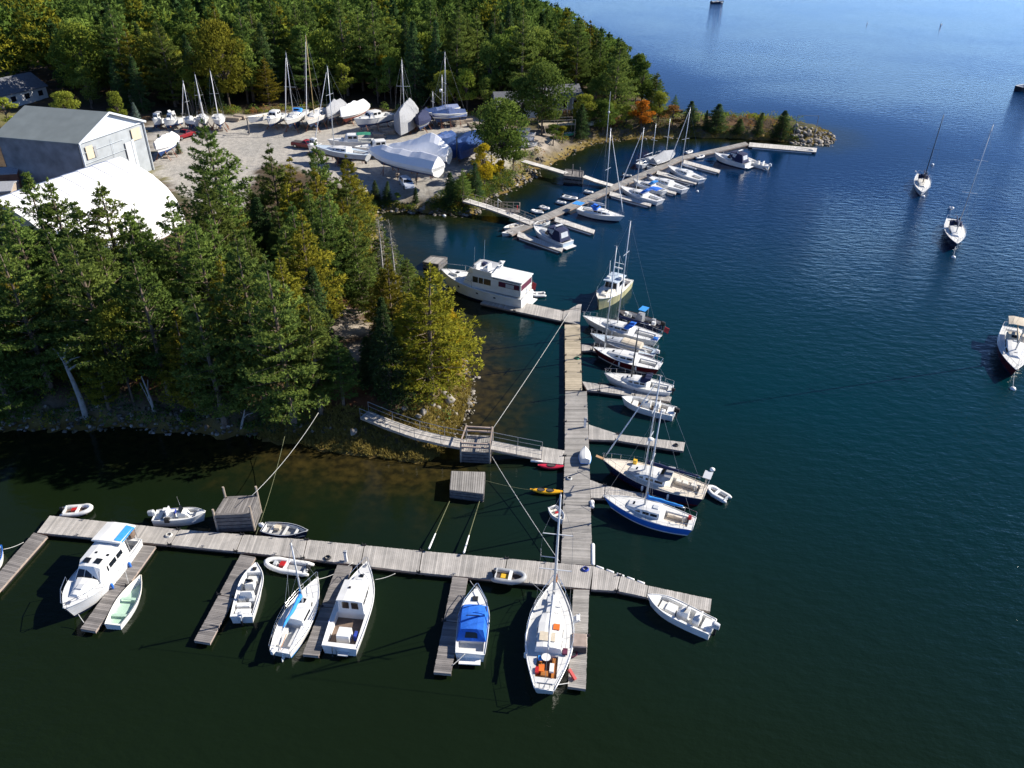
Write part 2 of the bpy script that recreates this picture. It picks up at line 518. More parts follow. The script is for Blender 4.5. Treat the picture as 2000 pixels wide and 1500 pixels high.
def axis(segs):
    out = []
    for a, b, st in segs:
        n = max(1, int(round((b - a) / st)))
        out += list(np.linspace(a, b, n, endpoint=False))
    out.append(segs[-1][1])
    return np.array(out)

def grid_mesh(name, xs, ys, zfun):
    X, Y = np.meshgrid(xs, ys)
    Z, attrs = zfun(X, Y)
    nx, ny = len(xs), len(ys)
    V = np.stack([X, Y, Z], -1).reshape(-1, 3)
    i = np.arange((ny - 1) * (nx - 1)); r = i // (nx - 1); c = i % (nx - 1)
    a = r * nx + c
    F = np.stack([a, a + 1, a + nx + 1, a + nx], -1)
    me = np_mesh(name, V, F)
    for an, (kind, arr) in attrs.items():
        t = me.attributes.new(an, kind, 'POINT')
        t.data.foreach_set('color' if kind == 'FLOAT_COLOR' else 'value', np.ascontiguousarray(arr, dtype=np.float32).ravel())
    me.polygons.foreach_set('use_smooth', np.ones(len(F), bool))
    return me

def np_mesh(name, V, F, tint=None, midx=None):
    V = np.ascontiguousarray(V, dtype=np.float32); F = np.ascontiguousarray(F, dtype=np.int32)
    k = F.shape[1]
    me = bpy.data.meshes.new(name)
    me.vertices.add(len(V)); me.loops.add(F.size); me.polygons.add(len(F))
    me.vertices.foreach_set('co', V.ravel())
    me.loops.foreach_set('vertex_index', F.ravel())
    me.polygons.foreach_set('loop_start', np.arange(0, F.size, k, dtype=np.int32))
    if midx is not None:
        me.polygons.foreach_set('material_index', np.ascontiguousarray(midx, dtype=np.int32))
    if tint is not None:
        t = me.attributes.new('tint', 'FLOAT', 'POINT')
        t.data.foreach_set('value', np.ascontiguousarray(tint, dtype=np.float32))
    me.update(calc_edges=True)
    return me

GRASS_SPOTS = [(on_ground(345, 335), 7), (on_ground(1060, 300), 7), (on_ground(860, 395), 8), (on_ground(930, 345), 6), (on_ground(975, 345), 9), (on_ground(1010, 330), 8), (on_ground(760, 385), 6), (on_ground(810, 390), 6), (on_ground(720, 382), 6), (on_ground(20, 230), 9)]
PATH_SPOTS = [(on_ground(682, 640), 3.2), (on_ground(690, 690), 2.2), (on_ground(672, 610), 2.5), (on_ground(905, 240), 9), (on_ground(980, 262), 7), (on_ground(1040, 275), 9)]
RUST_SPOTS = [(on_ground(480, 700), 7), (on_ground(350, 730), 6), (on_ground(700, 770), 3.0), (on_ground(520, 640), 6), (on_ground(640, 600), 6)]

def ground_attrs(X, Y):
    d = sdist(SHORE, X, Y); dy = sdist(YARD, X, Y)
    Z = ground_h(X, Y, d, dy)
    n1 = wob(X, Y, 9.0, 0); n2 = wob(X, Y, 3.1, 7); n3 = wob(X, Y, 30, 11)
    C = np.zeros(X.shape + (4,)); C[..., 3] = 1
    def put(col, w):
        w = np.clip(w, 0, 1)[..., None]
        C[..., :3] = C[..., :3] * (1 - w) + np.array(col) * w
    put((0.075, 0.055, 0.035), np.ones(X.shape))
    put((0.13, 0.075, 0.04), sstep(0.0, 0.6, n1))
    put((0.07, 0.075, 0.03), sstep(0.1, 0.6, n3) * .7)
    for (p, r) in RUST_SPOTS:
        put((0.21, 0.085, 0.04), sstep(r, r * .4, np.hypot(X - p.x, (Y - p.y) * .8) + n2 * 1.5) * .8)
    for (p, r) in GRASS_SPOTS:
        put((0.17, 0.155, 0.06), sstep(r, r * .5, np.hypot(X - p.x, Y - p.y) + n2 * 1.6))
    for (p, r) in PATH_SPOTS:
        put((0.37, 0.32, 0.265), sstep(r, r * .5, np.hypot(X - p.x, Y - p.y) + n2 * 1.2))
    put((0.395, 0.37, 0.33), sstep(-1.2, 1.0, dy + 1.3 * n2 + n1))
    put((0.34, 0.325, 0.295), sstep(1, 4, dy) * sstep(0.05, 0.5, n3) * .8)
    # the bank: stone and soil, then rockweed between the tide marks, then the mud under water
    dd = d + 0.9 * wob(X, Y, 7.0, 3)
    put((0.16, 0.135, 0.10), sstep(4.5, 2.2, dd + n2) * sstep(-.3, .6, dd))
    put((0.22, 0.165, 0.055), sstep(2.6, 1.2, dd + n2 * .8))
    put((0.15, 0.10, 0.030), sstep(1.2, 0.2, dd + n2 * .6))
    put((0.055, 0.045, 0.02), sstep(-0.2, -2.0, dd))
    return Z, {'zone': ('FLOAT_COLOR', C)}

gx = axis([(-500, -150, 25), (-150, -70, 3), (-70, 75, 0.9), (75, 130, 1.2), (130, 170, 5)])
gy = axis([(30, 52, 3), (52, 130, 0.9), (130, 250, 1.3), (250, 420, 3), (420, 720, 20)])
gme = grid_mesh('ground', gx, gy, ground_attrs)
gm, nt, b = nodes_of('ground')
a_ = nt.nodes.new('ShaderNodeAttribute'); a_.attribute_name = 'zone'
tc = nt.nodes.new('ShaderNodeTexCoord')
nz = nt.nodes.new('ShaderNodeTexNoise'); nz.inputs['Scale'].default_value = 1.1; nz.inputs['Detail'].default_value = 9; nz.inputs['Roughness'].default_value = 0.72
nt.links.new(tc.outputs['Object'], nz.inputs['Vector'])
mr = nt.nodes.new('ShaderNodeMapRange'); mr.inputs['From Min'].default_value = .3; mr.inputs['From Max'].default_value = .7
mr.inputs['To Min'].default_value = .74; mr.inputs['To Max'].default_value = 1.26
nt.links.new(nz.outputs[0], mr.inputs[0])
mx = nt.nodes.new('ShaderNodeMix'); mx.data_type = 'RGBA'; mx.blend_type = 'MULTIPLY'; mx.inputs[0].default_value = 1
nt.links.new(a_.outputs['Color'], mx.inputs[6]); nt.links.new(mr.outputs[0], mx.inputs[7])
nt.links.new(mx.outputs[2], b.inputs['Base Color'])
b.inputs['Roughness'].default_value = .95; b.inputs['Specular IOR Level'].default_value = .15
bp = nt.nodes.new('ShaderNodeBump'); bp.inputs['Strength'].default_value = .7; bp.inputs['Distance'].default_value = .25
nt.links.new(nz.outputs[0], bp.inputs['Height']); nt.links.new(bp.outputs[0], b.inputs['Normal'])
gme.materials.append(gm)
tag(link_mesh('ground', gme), kind='structure')

# ------------------------------------------------------------------ water
def water_attrs(X, Y):
    d = sdist(SHORE, X, Y) + 0.8 * wob(X, Y, 7.0, 3)
    n = wob(X, Y, 6.0, 2); n2 = wob(X, Y, 2.2, 8)
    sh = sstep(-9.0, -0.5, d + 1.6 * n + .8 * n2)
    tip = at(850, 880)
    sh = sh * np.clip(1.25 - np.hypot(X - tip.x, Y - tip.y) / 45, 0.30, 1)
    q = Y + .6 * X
    sky_mix = np.maximum(sstep(28, 100, q), sstep(95, 140, Y)) * sstep(-1, -11, d)  # bluer body colour farther out, painted in place of sky reflection
    sky_mix = np.clip(sky_mix + .10 * wob(X, Y, 60, 4) * sky_mix, 0, 1)
    far = sstep(82, 150, Y + .15 * X)  # second, bluer step of the painted sky reflection
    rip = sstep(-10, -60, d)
    return np.zeros(X.shape), {'shallow': ('FLOAT', np.clip(sh, 0, 1)), 'open': ('FLOAT', sky_mix), 'ripple': ('FLOAT', rip), 'far': ('FLOAT', far)}
wx = axis([(-4000, -400, 600), (-400, -80, 40), (-80, 110, 1.3), (110, 200, 6), (200, 500, 50), (500, 4000, 500)])
wy = axis([(-300, 20, 40), (20, 50, 5), (50, 150, 1.3), (150, 260, 2.5), (260, 700, 20), (700, 6500, 600)])
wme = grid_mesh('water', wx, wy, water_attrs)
wm, nt, b = nodes_of('water')
L = nt.links.new
tc = nt.nodes.new('ShaderNodeTexCoord')
sh = nt.nodes.new('ShaderNodeAttribute'); sh.attribute_name = 'shallow'
sky_mix = nt.nodes.new('ShaderNodeAttribute'); sky_mix.attribute_name = 'open'  # amount of sky blue painted into the body colour
ri = nt.nodes.new('ShaderNodeAttribute'); ri.attribute_name = 'ripple'
n1 = nt.nodes.new('ShaderNodeTexNoise'); n1.inputs['Scale'].default_value = 0.035; n1.inputs['Detail'].default_value = 3
L(tc.outputs['Object'], n1.inputs['Vector'])
deep = nt.nodes.new('ShaderNodeMix'); deep.data_type = 'RGBA'
deep.inputs[6].default_value = (0.0055, 0.0100, 0.0030, 1); deep.inputs[7].default_value = (0.0060, 0.0135, 0.0055, 1)
L(n1.outputs[0], deep.inputs[0])
deep_sky = nt.nodes.new('ShaderNodeMix'); deep_sky.data_type = 'RGBA'
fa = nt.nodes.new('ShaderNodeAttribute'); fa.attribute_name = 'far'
sky_blu = nt.nodes.new('ShaderNodeMix'); sky_blu.data_type = 'RGBA'
sky_blu.inputs[6].default_value = (0.0004, 0.0205, 0.0275, 1); sky_blu.inputs[7].default_value = (0.0004, 0.0150, 0.0520, 1)  # sky reflection put into the body colour: teal, then blue with distance
L(fa.outputs['Fac'], sky_blu.inputs[0]); L(sky_blu.outputs[2], deep_sky.inputs[7])
L(sky_mix.outputs['Fac'], deep_sky.inputs[0]); L(deep.outputs[2], deep_sky.inputs[6])
n2 = nt.nodes.new('ShaderNodeTexNoise'); n2.inputs['Scale'].default_value = 1.1; n2.inputs['Detail'].default_value = 6
L(tc.outputs['Object'], n2.inputs['Vector'])
bed = nt.nodes.new('ShaderNodeMix'); bed.data_type = 'RGBA'
bed.inputs[6].default_value = (0.014, 0.012, 0.005, 1); bed.inputs[7].default_value = (0.050, 0.037, 0.010, 1)
rp = nt.nodes.new('ShaderNodeMapRange'); rp.inputs['From Min'].default_value = .38; rp.inputs['From Max'].default_value = .68
L(n2.outputs[0], rp.inputs[0]); L(rp.outputs[0], bed.inputs[0])
colr = nt.nodes.new('ShaderNodeMix'); colr.data_type = 'RGBA'
pw = nt.nodes.new('ShaderNodeMath'); pw.operation = 'POWER'; pw.inputs[1].default_value = 1.5
L(sh.outputs['Fac'], pw.inputs[0]); L(pw.outputs[0], colr.inputs[0])
L(deep_sky.outputs[2], colr.inputs[6]); L(bed.outputs[2], colr.inputs[7])
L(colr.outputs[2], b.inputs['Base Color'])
b.inputs['IOR'].default_value = 1.333
b.inputs['Specular IOR Level'].default_value = 0.27
b.inputs['Roughness'].default_value = 0.05
mp = nt.nodes.new('ShaderNodeMapping'); mp.inputs['Rotation'].default_value = (0, 0, R(12)); mp.inputs['Scale'].default_value = (0.55, 1.0, 1)
L(tc.outputs['Object'], mp.inputs['Vector'])
r1 = nt.nodes.new('ShaderNodeTexNoise'); r1.inputs['Scale'].default_value = 1.0; r1.inputs['Detail'].default_value = 5; r1.inputs['Roughness'].default_value = .6
L(mp.outputs[0], r1.inputs['Vector'])
r2 = nt.nodes.new('ShaderNodeTexNoise'); r2.inputs['Scale'].default_value = 0.02; r2.inputs['Detail'].default_value = 3
L(tc.outputs['Object'], r2.inputs['Vector'])
gust = nt.nodes.new('ShaderNodeMapRange'); gust.inputs['From Min'].default_value = .4; gust.inputs['From Max'].default_value = .62
gust.inputs['To Min'].default_value = .55; gust.inputs['To Max'].default_value = 1.0
L(r2.outputs[0], gust.inputs[0])
st = nt.nodes.new('ShaderNodeMapRange'); st.inputs['To Min'].default_value = .10; st.inputs['To Max'].default_value = .62
L(ri.outputs['Fac'], st.inputs[0])
sm = nt.nodes.new('ShaderNodeMath'); sm.operation = 'MULTIPLY'
L(st.outputs[0], sm.inputs[0]); L(gust.outputs[0], sm.inputs[1])
bp = nt.nodes.new('ShaderNodeBump'); bp.inputs['Distance'].default_value = .5
L(sm.outputs[0], bp.inputs['Strength']); L(r1.outputs[0], bp.inputs['Height']); L(bp.outputs[0], b.inputs['Normal'])
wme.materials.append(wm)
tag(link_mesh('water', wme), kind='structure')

# ------------------------------------------------------------------ docks
DZ = 0.45
def v3(p): return Vector((p[0], p[1], p[2] if len(p) > 2 else 0))

def planks(mb, pairs, pitch=0.152, th=0.05, gap=0.012, r=None, m=0):
    """boards laid across between successive (left, right) world points"""
    r = r or rnd
    for i in range(len(pairs) - 1):
        l0, r0 = pairs[i]; l1, r1 = pairs[i + 1]
        n = max(1, int(round(((l1 - l0).length + (r1 - r0).length) / 2 / pitch)))
        g = gap / pitch
        for k in range(n):
            u0, u1 = (k + g / 2) / n, (k + 1 - g / 2) / n
            e = r.uniform(-.015, .015)
            P = [l0.lerp(l1, u0), r0.lerp(r1, u0), r0.lerp(r1, u1), l0.lerp(l1, u1)]
            dv = (P[1] - P[0]).normalized() * e
            P = [p + dv for p in P]
            dz = Vector((0, 0, r.uniform(-.004, .004)))
            mb.tint = min(1, max(0, r.gauss(.5, .25))) if r.random() > .05 else r.choice((-.45, 1.25, 1.4))
            lo = [p - Vector((0, 0, th)) + dz for p in P]
            mb.hexa(lo + [p + dz for p in P], m)
    mb.tint = None

def dock(name, label, pairs_px, board='plank_grey', section=6.0, z=DZ, group=None, cat='dock', floats='rubber_black', hinges=True, cleats=0, fascia='fascia'):
    W = [(at(*l, z), at(*r_, z)) for l, r_ in pairs_px]
    c = (W[0][0] + W[0][1]) / 2
    t = thing(name, label, cat, (c.x, c.y, 0), 0, group)
    o3 = Vector((c.x, c.y, 0))
    W = [(a - o3, b_ - o3) for a, b_ in W]
    # cut in sections
    segs = []
    for i in range(len(W) - 1):
        l0, r0 = W[i]; l1, r1 = W[i + 1]
        ln = ((l1 - l0).length + (r1 - r0).length) / 2
        n = max(1, int(round(ln / section)))
        for k in range(n):
            g = 0.03 / ln
            u0 = k / n + (g if k or i else 0); u1 = (k + 1) / n - (g if k < n - 1 or i < len(W) - 2 else 0)
            segs.append(((l0.lerp(l1, u0), r0.lerp(r1, u0)), (l0.lerp(l1, u1), r0.lerp(r1, u1))))
    d = MB()
    for s in segs: planks(d, s)
    d.build('decking', M[board], t)
    f = MB(); fl = MB(); hb = []
    for (a, b_) in segs:
        ca = sum((a[0], a[1], b_[0], b_[1]), Vector()) / 4
        for p, q in ((a[0], b_[0]), (a[1], b_[1])):
            ins = (ca - (p + q) / 2).normalized() * .05
            zz = Vector((0, 0, -.15))
            f.bar(p + ins + zz, q + ins + zz, .05, .19)
            i2 = ins * 6
            fl.bar(p.lerp(q, .06) + i2 + Vector((0, 0, -.44)), p.lerp(q, .94) + i2 + Vector((0, 0, -.44)), .42, .4)
        for p, q in ((a[0], a[1]), (b_[0], b_[1])):
            ins = (ca - (p + q) / 2).normalized() * .03
            f.bar(p + ins + Vector((0, 0, -.15)), q + ins + Vector((0, 0, -.15)), .05, .19)
        hb += [b_[0], b_[1]]
    f.build('frame', M[fascia], t)
    fl.build('float', M[floats], t)
    if hinges:
        for p in hb[:-2]:
            h = MB(); h.box(p + Vector((0, 0, .03)), (.34, .16, .05)); h.cyl(p + Vector((-.12, 0, .03)), p + Vector((-.12, 0, .26)), .035); h.cyl(p + Vector((.12, 0, .03)), p + Vector((.12, 0, .2)), .035)
            h.build('hinge', M['rubber_black'], t)
    for k in range(cleats):
        s = segs[int((k + .5) / cleats * len(segs))]
        for sd in (0, 1):
            p = s[0][sd].lerp(s[1][sd], .4 + .3 * rnd.random()); q = s[0][1 - sd].lerp(s[1][1 - sd], .5)
            p = p + (q - p).normalized() * .14
            e = (s[1][sd] - s[0][sd]).normalized()
            h = MB(); h.bar(p - e * .14 + Vector((0, 0, .1)), p + e * .14 + Vector((0, 0, .1)), .05, .04); h.cyl(p, p + Vector((0, 0, .1)), .035)
            h.build('cleat', M['steel'], t)
    return t

dock('walkway_dock', 'long weathered walkway dock running crossways in the foreground with finger docks off its near side', [((97, 1007), (72, 1040)), ((350, 1034), (332, 1064)), ((600, 1054), (592, 1090)), ((825, 1076), (818, 1118)), ((1159, 1106), (1152, 1150))], 'plank_pale', 6.1, cleats=6)
dock('walkway_dock', 'grey near half of the long walkway dock leading away from the crossing', [((1096, 1100), (1157, 1104)), ((1103, 890), (1151, 890)), ((1104, 764), (1146, 764))], 'plank_grey', 6.1, cleats=3)
dock('walkway_dock', 'narrow newer yellowish far half of the walkway dock leading away from the crossing', [((1104, 762), (1137, 762)), ((1103, 634), (1133, 634))], 'plank_new', 4.2, cleats=2)
dock('arm_dock', 'pale arm dock tapering away past the stern of the trawler yacht', [((1135, 602), (1132, 634)), ((1100, 607), (1098, 627)), ((1012, 588), (1004, 607)), ((945, 586), (938, 592))], 'plank_pale', 5.5)
dock('gusset_dock', 'small pointed gusset platform at the far corner of the walkway dock', [((1135, 601), (1112, 604)), ((1136, 594), (1130, 594))], 'plank_pale', 5, hinges=False)
dock('finger_dock', 'short finger dock almost hidden behind the maroon hulled sailboat', [((1136, 672), (1136, 685)), ((1158, 676), (1156, 684)), ((1235, 697), (1233, 704))], 'plank_pale', 4, group='finger docks of the near marina')
dock('finger_dock', 'finger dock between the white sailboat with outboard and the white open bowrider', [((1137, 745), (1147, 762)), ((1172, 750), (1170, 764)), ((1312, 775), (1308, 784))], 'plank_pale', 4.5, group='finger docks of the near marina')
dock('finger_dock', 'empty tapering finger dock with no boat beside it', [((1150, 829), (1150, 858)), ((1208, 848), (1205, 860)), ((1338, 864), (1335, 881))], 'plank_pale', 4.3, group='finger docks of the near marina')
dock('finger_dock', 'finger dock between the navy hulled cutter and the blue hulled sloop', [((1152, 937), (1154, 972)), ((1182, 948), (1180, 973)), ((1262, 966), (1258, 984))], 'plank_pale', 4, group='finger docks of the near marina')
dock('arm_dock', 'short angled arm dock with foam bumpers running right from the dock crossing', [((1159, 1106), (1155, 1151)), ((1212, 1124), (1205, 1154)), ((1266, 1144), (1262, 1166))], 'plank_pale', 7)
dock('arm_dock', 'end arm dock behind the white open boat at the right end of the crossway', [((1267, 1144), (1263, 1167)), ((1390, 1170), (1387, 1194))], 'plank_pale', 7)
FN = [('finger dock cut by the left picture edge, left of the hardtop cruiser', (66, 1040), (-30, 1150), (92, 1047), (-4, 1156)),
      ('finger dock between the hardtop cruiser and the mint green skiff', (273, 1064), (157, 1228), (304, 1067), (186, 1233)),
      ('finger dock beside the white centre console boat with one outboard, left of it', (470, 1083), (379, 1251), (499, 1088), (410, 1256)),
      ('finger dock between the small blue cover sloop and the white pilothouse boat', (659, 1103), (591, 1278), (688, 1106), (622, 1281)),
      ('finger dock beside the blue canvas runabout, in its shadow', (884, 1126), (847, 1313), (914, 1129), (881, 1316)),
      ('finger dock beside the big white ketch rigged sloop with a boarding step on it', (1120, 1151), (1109, 1341), (1151, 1152), (1144, 1346))]
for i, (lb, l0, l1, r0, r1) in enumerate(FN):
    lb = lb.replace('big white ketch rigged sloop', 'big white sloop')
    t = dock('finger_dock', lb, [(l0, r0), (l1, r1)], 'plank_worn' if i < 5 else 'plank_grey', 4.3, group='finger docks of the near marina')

# foam bumpers along the crossing
def bumper(label, a, b, r=.16, z=.4):
    p, q = at(*a, z), at(*b, z)
    c = (p + q) / 2
    m = MB(); m.tube([p - c, (p - c) * .9, Vector(), (q - c) * .9, q - c], r, 8, rs=[r * .6, r, r, r, r * .6])
    o = m.build('dock_bumper', M['foam'], None, True)
    o.location = c
    tag(o, label, 'bumper', 'white foam dock bumpers')
bumper('long white foam bumper on the dock edge just above the crossing', (1158, 1062), (1158, 1104))
bumper('fat white fender against the dock near the bow of the blue sloop', (1156, 979), (1156, 991), .22)
bumper('white foam bumper under the red kayak landing', (1036, 900), (1060, 902), .12)
for i in range(5):
    u = i / 5
    bumper('white bumper strip on the upper edge of the angled arm dock', (1164 + 100 * u, 1106 + 36 * u), (1179 + 100 * u, 1111.5 + 36 * u), .1)

# landing, gangways, cribs
def lattice_rail(t, pts, h, r=.03, step=1.6, name='railing', mt='piling'):
    m = MB()
    tops = [p + Vector((0, 0, h)) for p in pts]
    mids = [p + Vector((0, 0, h * .5)) for p in pts]
    for i in range(len(pts) - 1):
        m.cyl(tops[i], tops[i + 1], r); m.cyl(mids[i], mids[i + 1], r * .7)
        n = max(1, int((pts[i + 1] - pts[i]).length / step))
        for k in range(n + (1 if i == len(pts) - 2 else 0)):
            p = pts[i].lerp(pts[i + 1], k / n)
            m.cyl(p - Vector((0, 0, .12)), p + Vector((0, 0, h)), r)
    return m.build(name, M[mt], t)

def gangway(label, line, width, board='plank_pale', rails=(1, 1), rail_h=1.0, rail_mat='piling', beam='raw_wood', name='gangway'):
    W = [at(x, y, z) for x, y, z in line]
    c = W[0].copy(); c.z = 0
    t = thing(name, label, 'gangway', c)
    W = [w - c for w in W]
    pairs = []
    for i, w in enumerate(W):
        d = (W[min(i + 1, len(W) - 1)] - W[max(i - 1, 0)]); d.z = 0; d.normalize()
        n = Vector((-d.y, d.x, 0)) * width / 2
        pairs.append((w + n, w - n))
    m = MB(); planks(m, pairs); m.build('decking', M[board], t)
    f = MB()
    for k in (0, 1):
        for i in range(len(W) - 1):
            f.bar(pairs[i][k] - Vector((0, 0, .15)), pairs[i + 1][k] - Vector((0, 0, .15)), .08, .18)
    f.build('beam', M[beam], t)
    for k in (0, 1):
        if rails[k]: lattice_rail(t, [p[k] for p in pairs], rail_h, .028, 1.5, mt=rail_mat)
    return t
gangway('curving railed gangway coming down from the wooded point to the timber platform', [(712, 808, 2.3), (760, 828, 2.1), (815, 847, 1.8), (865, 859, 1.55), (908, 867, 1.35)], 1.3, rail_mat='wire')
gangway('short sloping gangway from the timber platform down to the floating landing', [(960, 869, 1.3), (1010, 879, .9), (1058, 888, .55)], 1.3, rail_mat='wire')
dock('landing_dock', 'small square landing dock between the gangway foot and the walkway dock', [((1056, 872), (1050, 902)), ((1103, 880), (1100, 907))], 'plank_pale', 5, hinges=False)

def crib(label, px4, ztop, name='crib', deck='plank_worn', posts=True, gallows=False, solid='piling', n=7):
    P = [at(x, y, ztop) for x, y in px4]
    c = sum(P, Vector()) / 4; c.z = 0
    t = thing(name, label, 'crib', c)
    P = [p - c for p in P]
    m = MB(); planks(m, [(P[0], P[3]), (P[1], P[2])], .2, .07, .03); m.build('decking', M[deck], t)
    w = MB()
    zs = np.linspace(-1.0, ztop - .14, n)
    cc = sum(P, Vector()) / 4
    Q = [p + (cc - p) * .04 for p in P]
    for i in range(4):
        a, b_ = Q[i], Q[(i + 1) % 4]
        for j, z in enumerate(zs):
            w.bar(Vector((a.x, a.y, z)).lerp(Vector((b_.x, b_.y, z)), -.02), Vector((a.x, a.y, z)).lerp(Vector((b_.x, b_.y, z)), 1.02), .2, (ztop + .86) / n * .92)
    w.build('timber_wall', M[solid], t)
    return t, P
t, P = crib('tall timber crib platform with a post frame where the two gangways meet', [(911, 849), (962, 852), (957, 884), (900, 881)], 1.25, 'timber_platform', 'plank_grey')
for k, p in enumerate(P):
    m = MB(); m.cyl(Vector((p.x, p.y, -1)), Vector((p.x * .98, p.y * .98, 2.35)), .11, .10, 8); m.build('post', M['raw_wood'], t)
m = MB()
for a, b_ in ((0, 1), (2, 3)):
    for z in (2.2, 1.75):
        m.bar(Vector((P[a].x, P[a].y, z)), Vector((P[b_].x, P[b_].y, z)), .14, .14)
for a, b_ in ((0, 3), (1, 2)):
    m.bar(Vector((P[a].x, P[a].y, 2.3)), Vector((P[b_].x, P[b_].y, 2.3)), .1, .12)
m.build('rail', M['fascia'], t)
crib('square grey plank topped crib standing alone in the water behind the walkway', [(882, 920), (947, 922), (944, 964), (879, 956)], .95, 'mooring_crib', 'plank_grey')
t, P = crib('dark timber crib with tall posts behind the walkway between two small boats', [(440, 971), (503, 968), (490, 1003), (418, 1006)], 1.9, 'mooring_crib', 'plank_worn', n=8)
for k in (0, 1, 2, 3):
    m = MB(); p = P[k]
    m.cyl(Vector((p.x, p.y, -1)), Vector((p.x, p.y, 1.9 + (1.1, 1.0, .8, .6)[k])), .11, .09, 7); m.build('post', M['raw_wood'], t)
crib('small grey float stage under the bow of the trawler yacht', [(842, 500), (873, 503), (856, 517), (826, 512)], .9, 'mooring_float', 'plank_grey', n=4)

# ropes, cables and poles
def line(name, label, a, b, r, mt, sag=.5, cat='rope', n=14):
    a, b = Vector(a), Vector(b)
    pts = [a.lerp(b, i / n) - Vector((0, 0, 4 * sag * (i / n) * (1 - i / n))) for i in range(n + 1)]
    m = MB(); m.tube([p - a for p in pts], r, 5)
    o = m.build(name, M[mt], None, True); o.location = a
    return tag(o, label, cat)
line('cable', 'pale cable from the far dock corner to the timber platform post', at(1112, 610, .6), at(962, 838, 2.3), .024, 'rope', .2, 'cable')
line('cable', 'pale cable from the timber platform to the walkway near the big sloop', at(961, 892, 1.0), at(1092, 1096, .5), .024, 'rope', .2, 'cable')
line('mooring_rope', 'pale rope from the trees to the dark timber crib', at(492, 968, 2.9), at(622, 806, 4.0), .022, 'rope', .5)
line('mooring_rope', 'greenish rope from the shore down beside the dark timber crib', at(500, 1044, .6), at(556, 852, 2.2), .024, 'rope_green', .4)
line('mooring_rope', 'thin dark rope from the plank crib to the yellow kayak', at(946, 938, 1.0), at(1036, 957, .4), .018, 'rope_green', .1)
def pole(label, a, b):
    p, q = at(*a), at(*b)
    t = thing('mooring_pole', label, 'pole', p, 0, 'sloping poles between crib and walkway')
    m = MB(); q2 = q - p
    m.cyl((0, 0, .35), q2 * .30 + Vector((0, 0, .28)), .08, .05); m.build('pole_end', M['foam'], t)
    m = MB(); m.cyl(q2 * .30 + Vector((0, 0, .28)), q2 + Vector((0, 0, .05)), .035, .03); m.build('shaft', M['rope_green'], t)
pole('sloping pole with white end, the left of the two between crib and walkway', (838, 1078, .4), (878, 980, .1))
pole('sloping pole with white end, the right of the two between crib and walkway', (906, 1086, .4), (938, 975, .1))

# small things lying on the docks
def coil(label, px_, r, mt):
    p = at(*px_, DZ); m = MB()
    m.tube([Vector((r * (1 - .08 * k) * math.cos(a), r * (1 - .08 * k) * math.sin(a), .03 + .03 * k)) for k in range(4) for a in np.linspace(0, 2 * PI, 12)], .028, 5)
    o = m.build('coiled_rope', M[mt]); o.location = p; tag(o, label, 'rope')
coil('pale coiled rope on the walkway above the root of the mint skiff finger dock', (330, 1046), .28, 'rope')
coil('dark coiled rope on the walkway near the pilothouse boat bow', (640, 1090), .26, 'rope_dark')
coil('blue coiled rope on the walkway corner at the crossing', (1143, 1112), .28, 'plastic_blue')
coil('pale coiled rope on the grey walkway below the overturned dinghy', (1112, 935), .24, 'rope')
coil('coiled green hose on the yellowish walkway half', (1127, 700), .3, 'canvas_green')
coil('dark coiled rope at the end of the empty finger dock', (1320, 870), .24, 'rope_dark')
def power_post(label, px_):
    p = at(*px_, DZ); t = thing('power_post', label, 'power post', p)
    m = MB(); m.box((0, 0, .5), (.22, .22, 1.0), taper=.9); m.build('post', M['plastic_white'], t)
    m = MB(); m.box((0, 0, 1.05), (.3, .3, .12), taper=.7); m.build('cap', M['canvas_grey'], t)
power_post('white power post on the walkway beside the root of the empty finger dock', (1142, 834))
power_post('white power post on the walkway at the root of the pilothouse boat finger', (676, 1096))

# ------------------------------------------------------------------ boat builders
class Hull:
    """shape of a hull: x forward, origin amidships at the waterline"""
    def __init__(s, L, B, fb, tr=.8, tm=.45, p=2.2, rake=.06, srake=0.0, draft=.3, stem=.02):
        s.L, s.B, s.fb, s.tr, s.tm, s.p, s.rake, s.srake, s.draft, s.stem = L, B, fb, tr, tm, p, rake, srake, draft, stem
    def X(s, t): return -s.L / 2 + t * s.L
    def w(s, t):
        if t < s.tm:
            return s.B / 2 * (s.tr + (1 - s.tr) * math.sin(t / s.tm * PI / 2))
        u = (t - s.tm) / (1 - s.tm)
        return s.B / 2 * max(s.stem, 1 - u ** s.p)
    def sh(s, t):
        a, m, c = s.fb[2], s.fb[1], s.fb[0]   # stern, mid (t=.4), bow
        return a * (t - .4) * (t - 1) / .4 + m * t * (t - 1) / (.4 * -.6) + c * t * (t - .4) / .6
    def pt(s, t, f, sd):
        sh = s.sh(t)
        if f >= 0:
            z = f * sh; k = 1 - (1 - f) * (.10 + .34 * t * t)
        else:
            z = f * s.draft; k = (.9 - .34 * t * t) * (1 + f) ** .6
        x = s.X(t) - s.rake * s.L * (1 - max(f, -1)) * t ** 4 + s.srake * s.L * (1 - max(f, 0)) * (1 - t) ** 5
        return Vector((x, sd * s.w(t) * k, z))
LV = [1, .72, .42, .15, 0, -.45, -1]
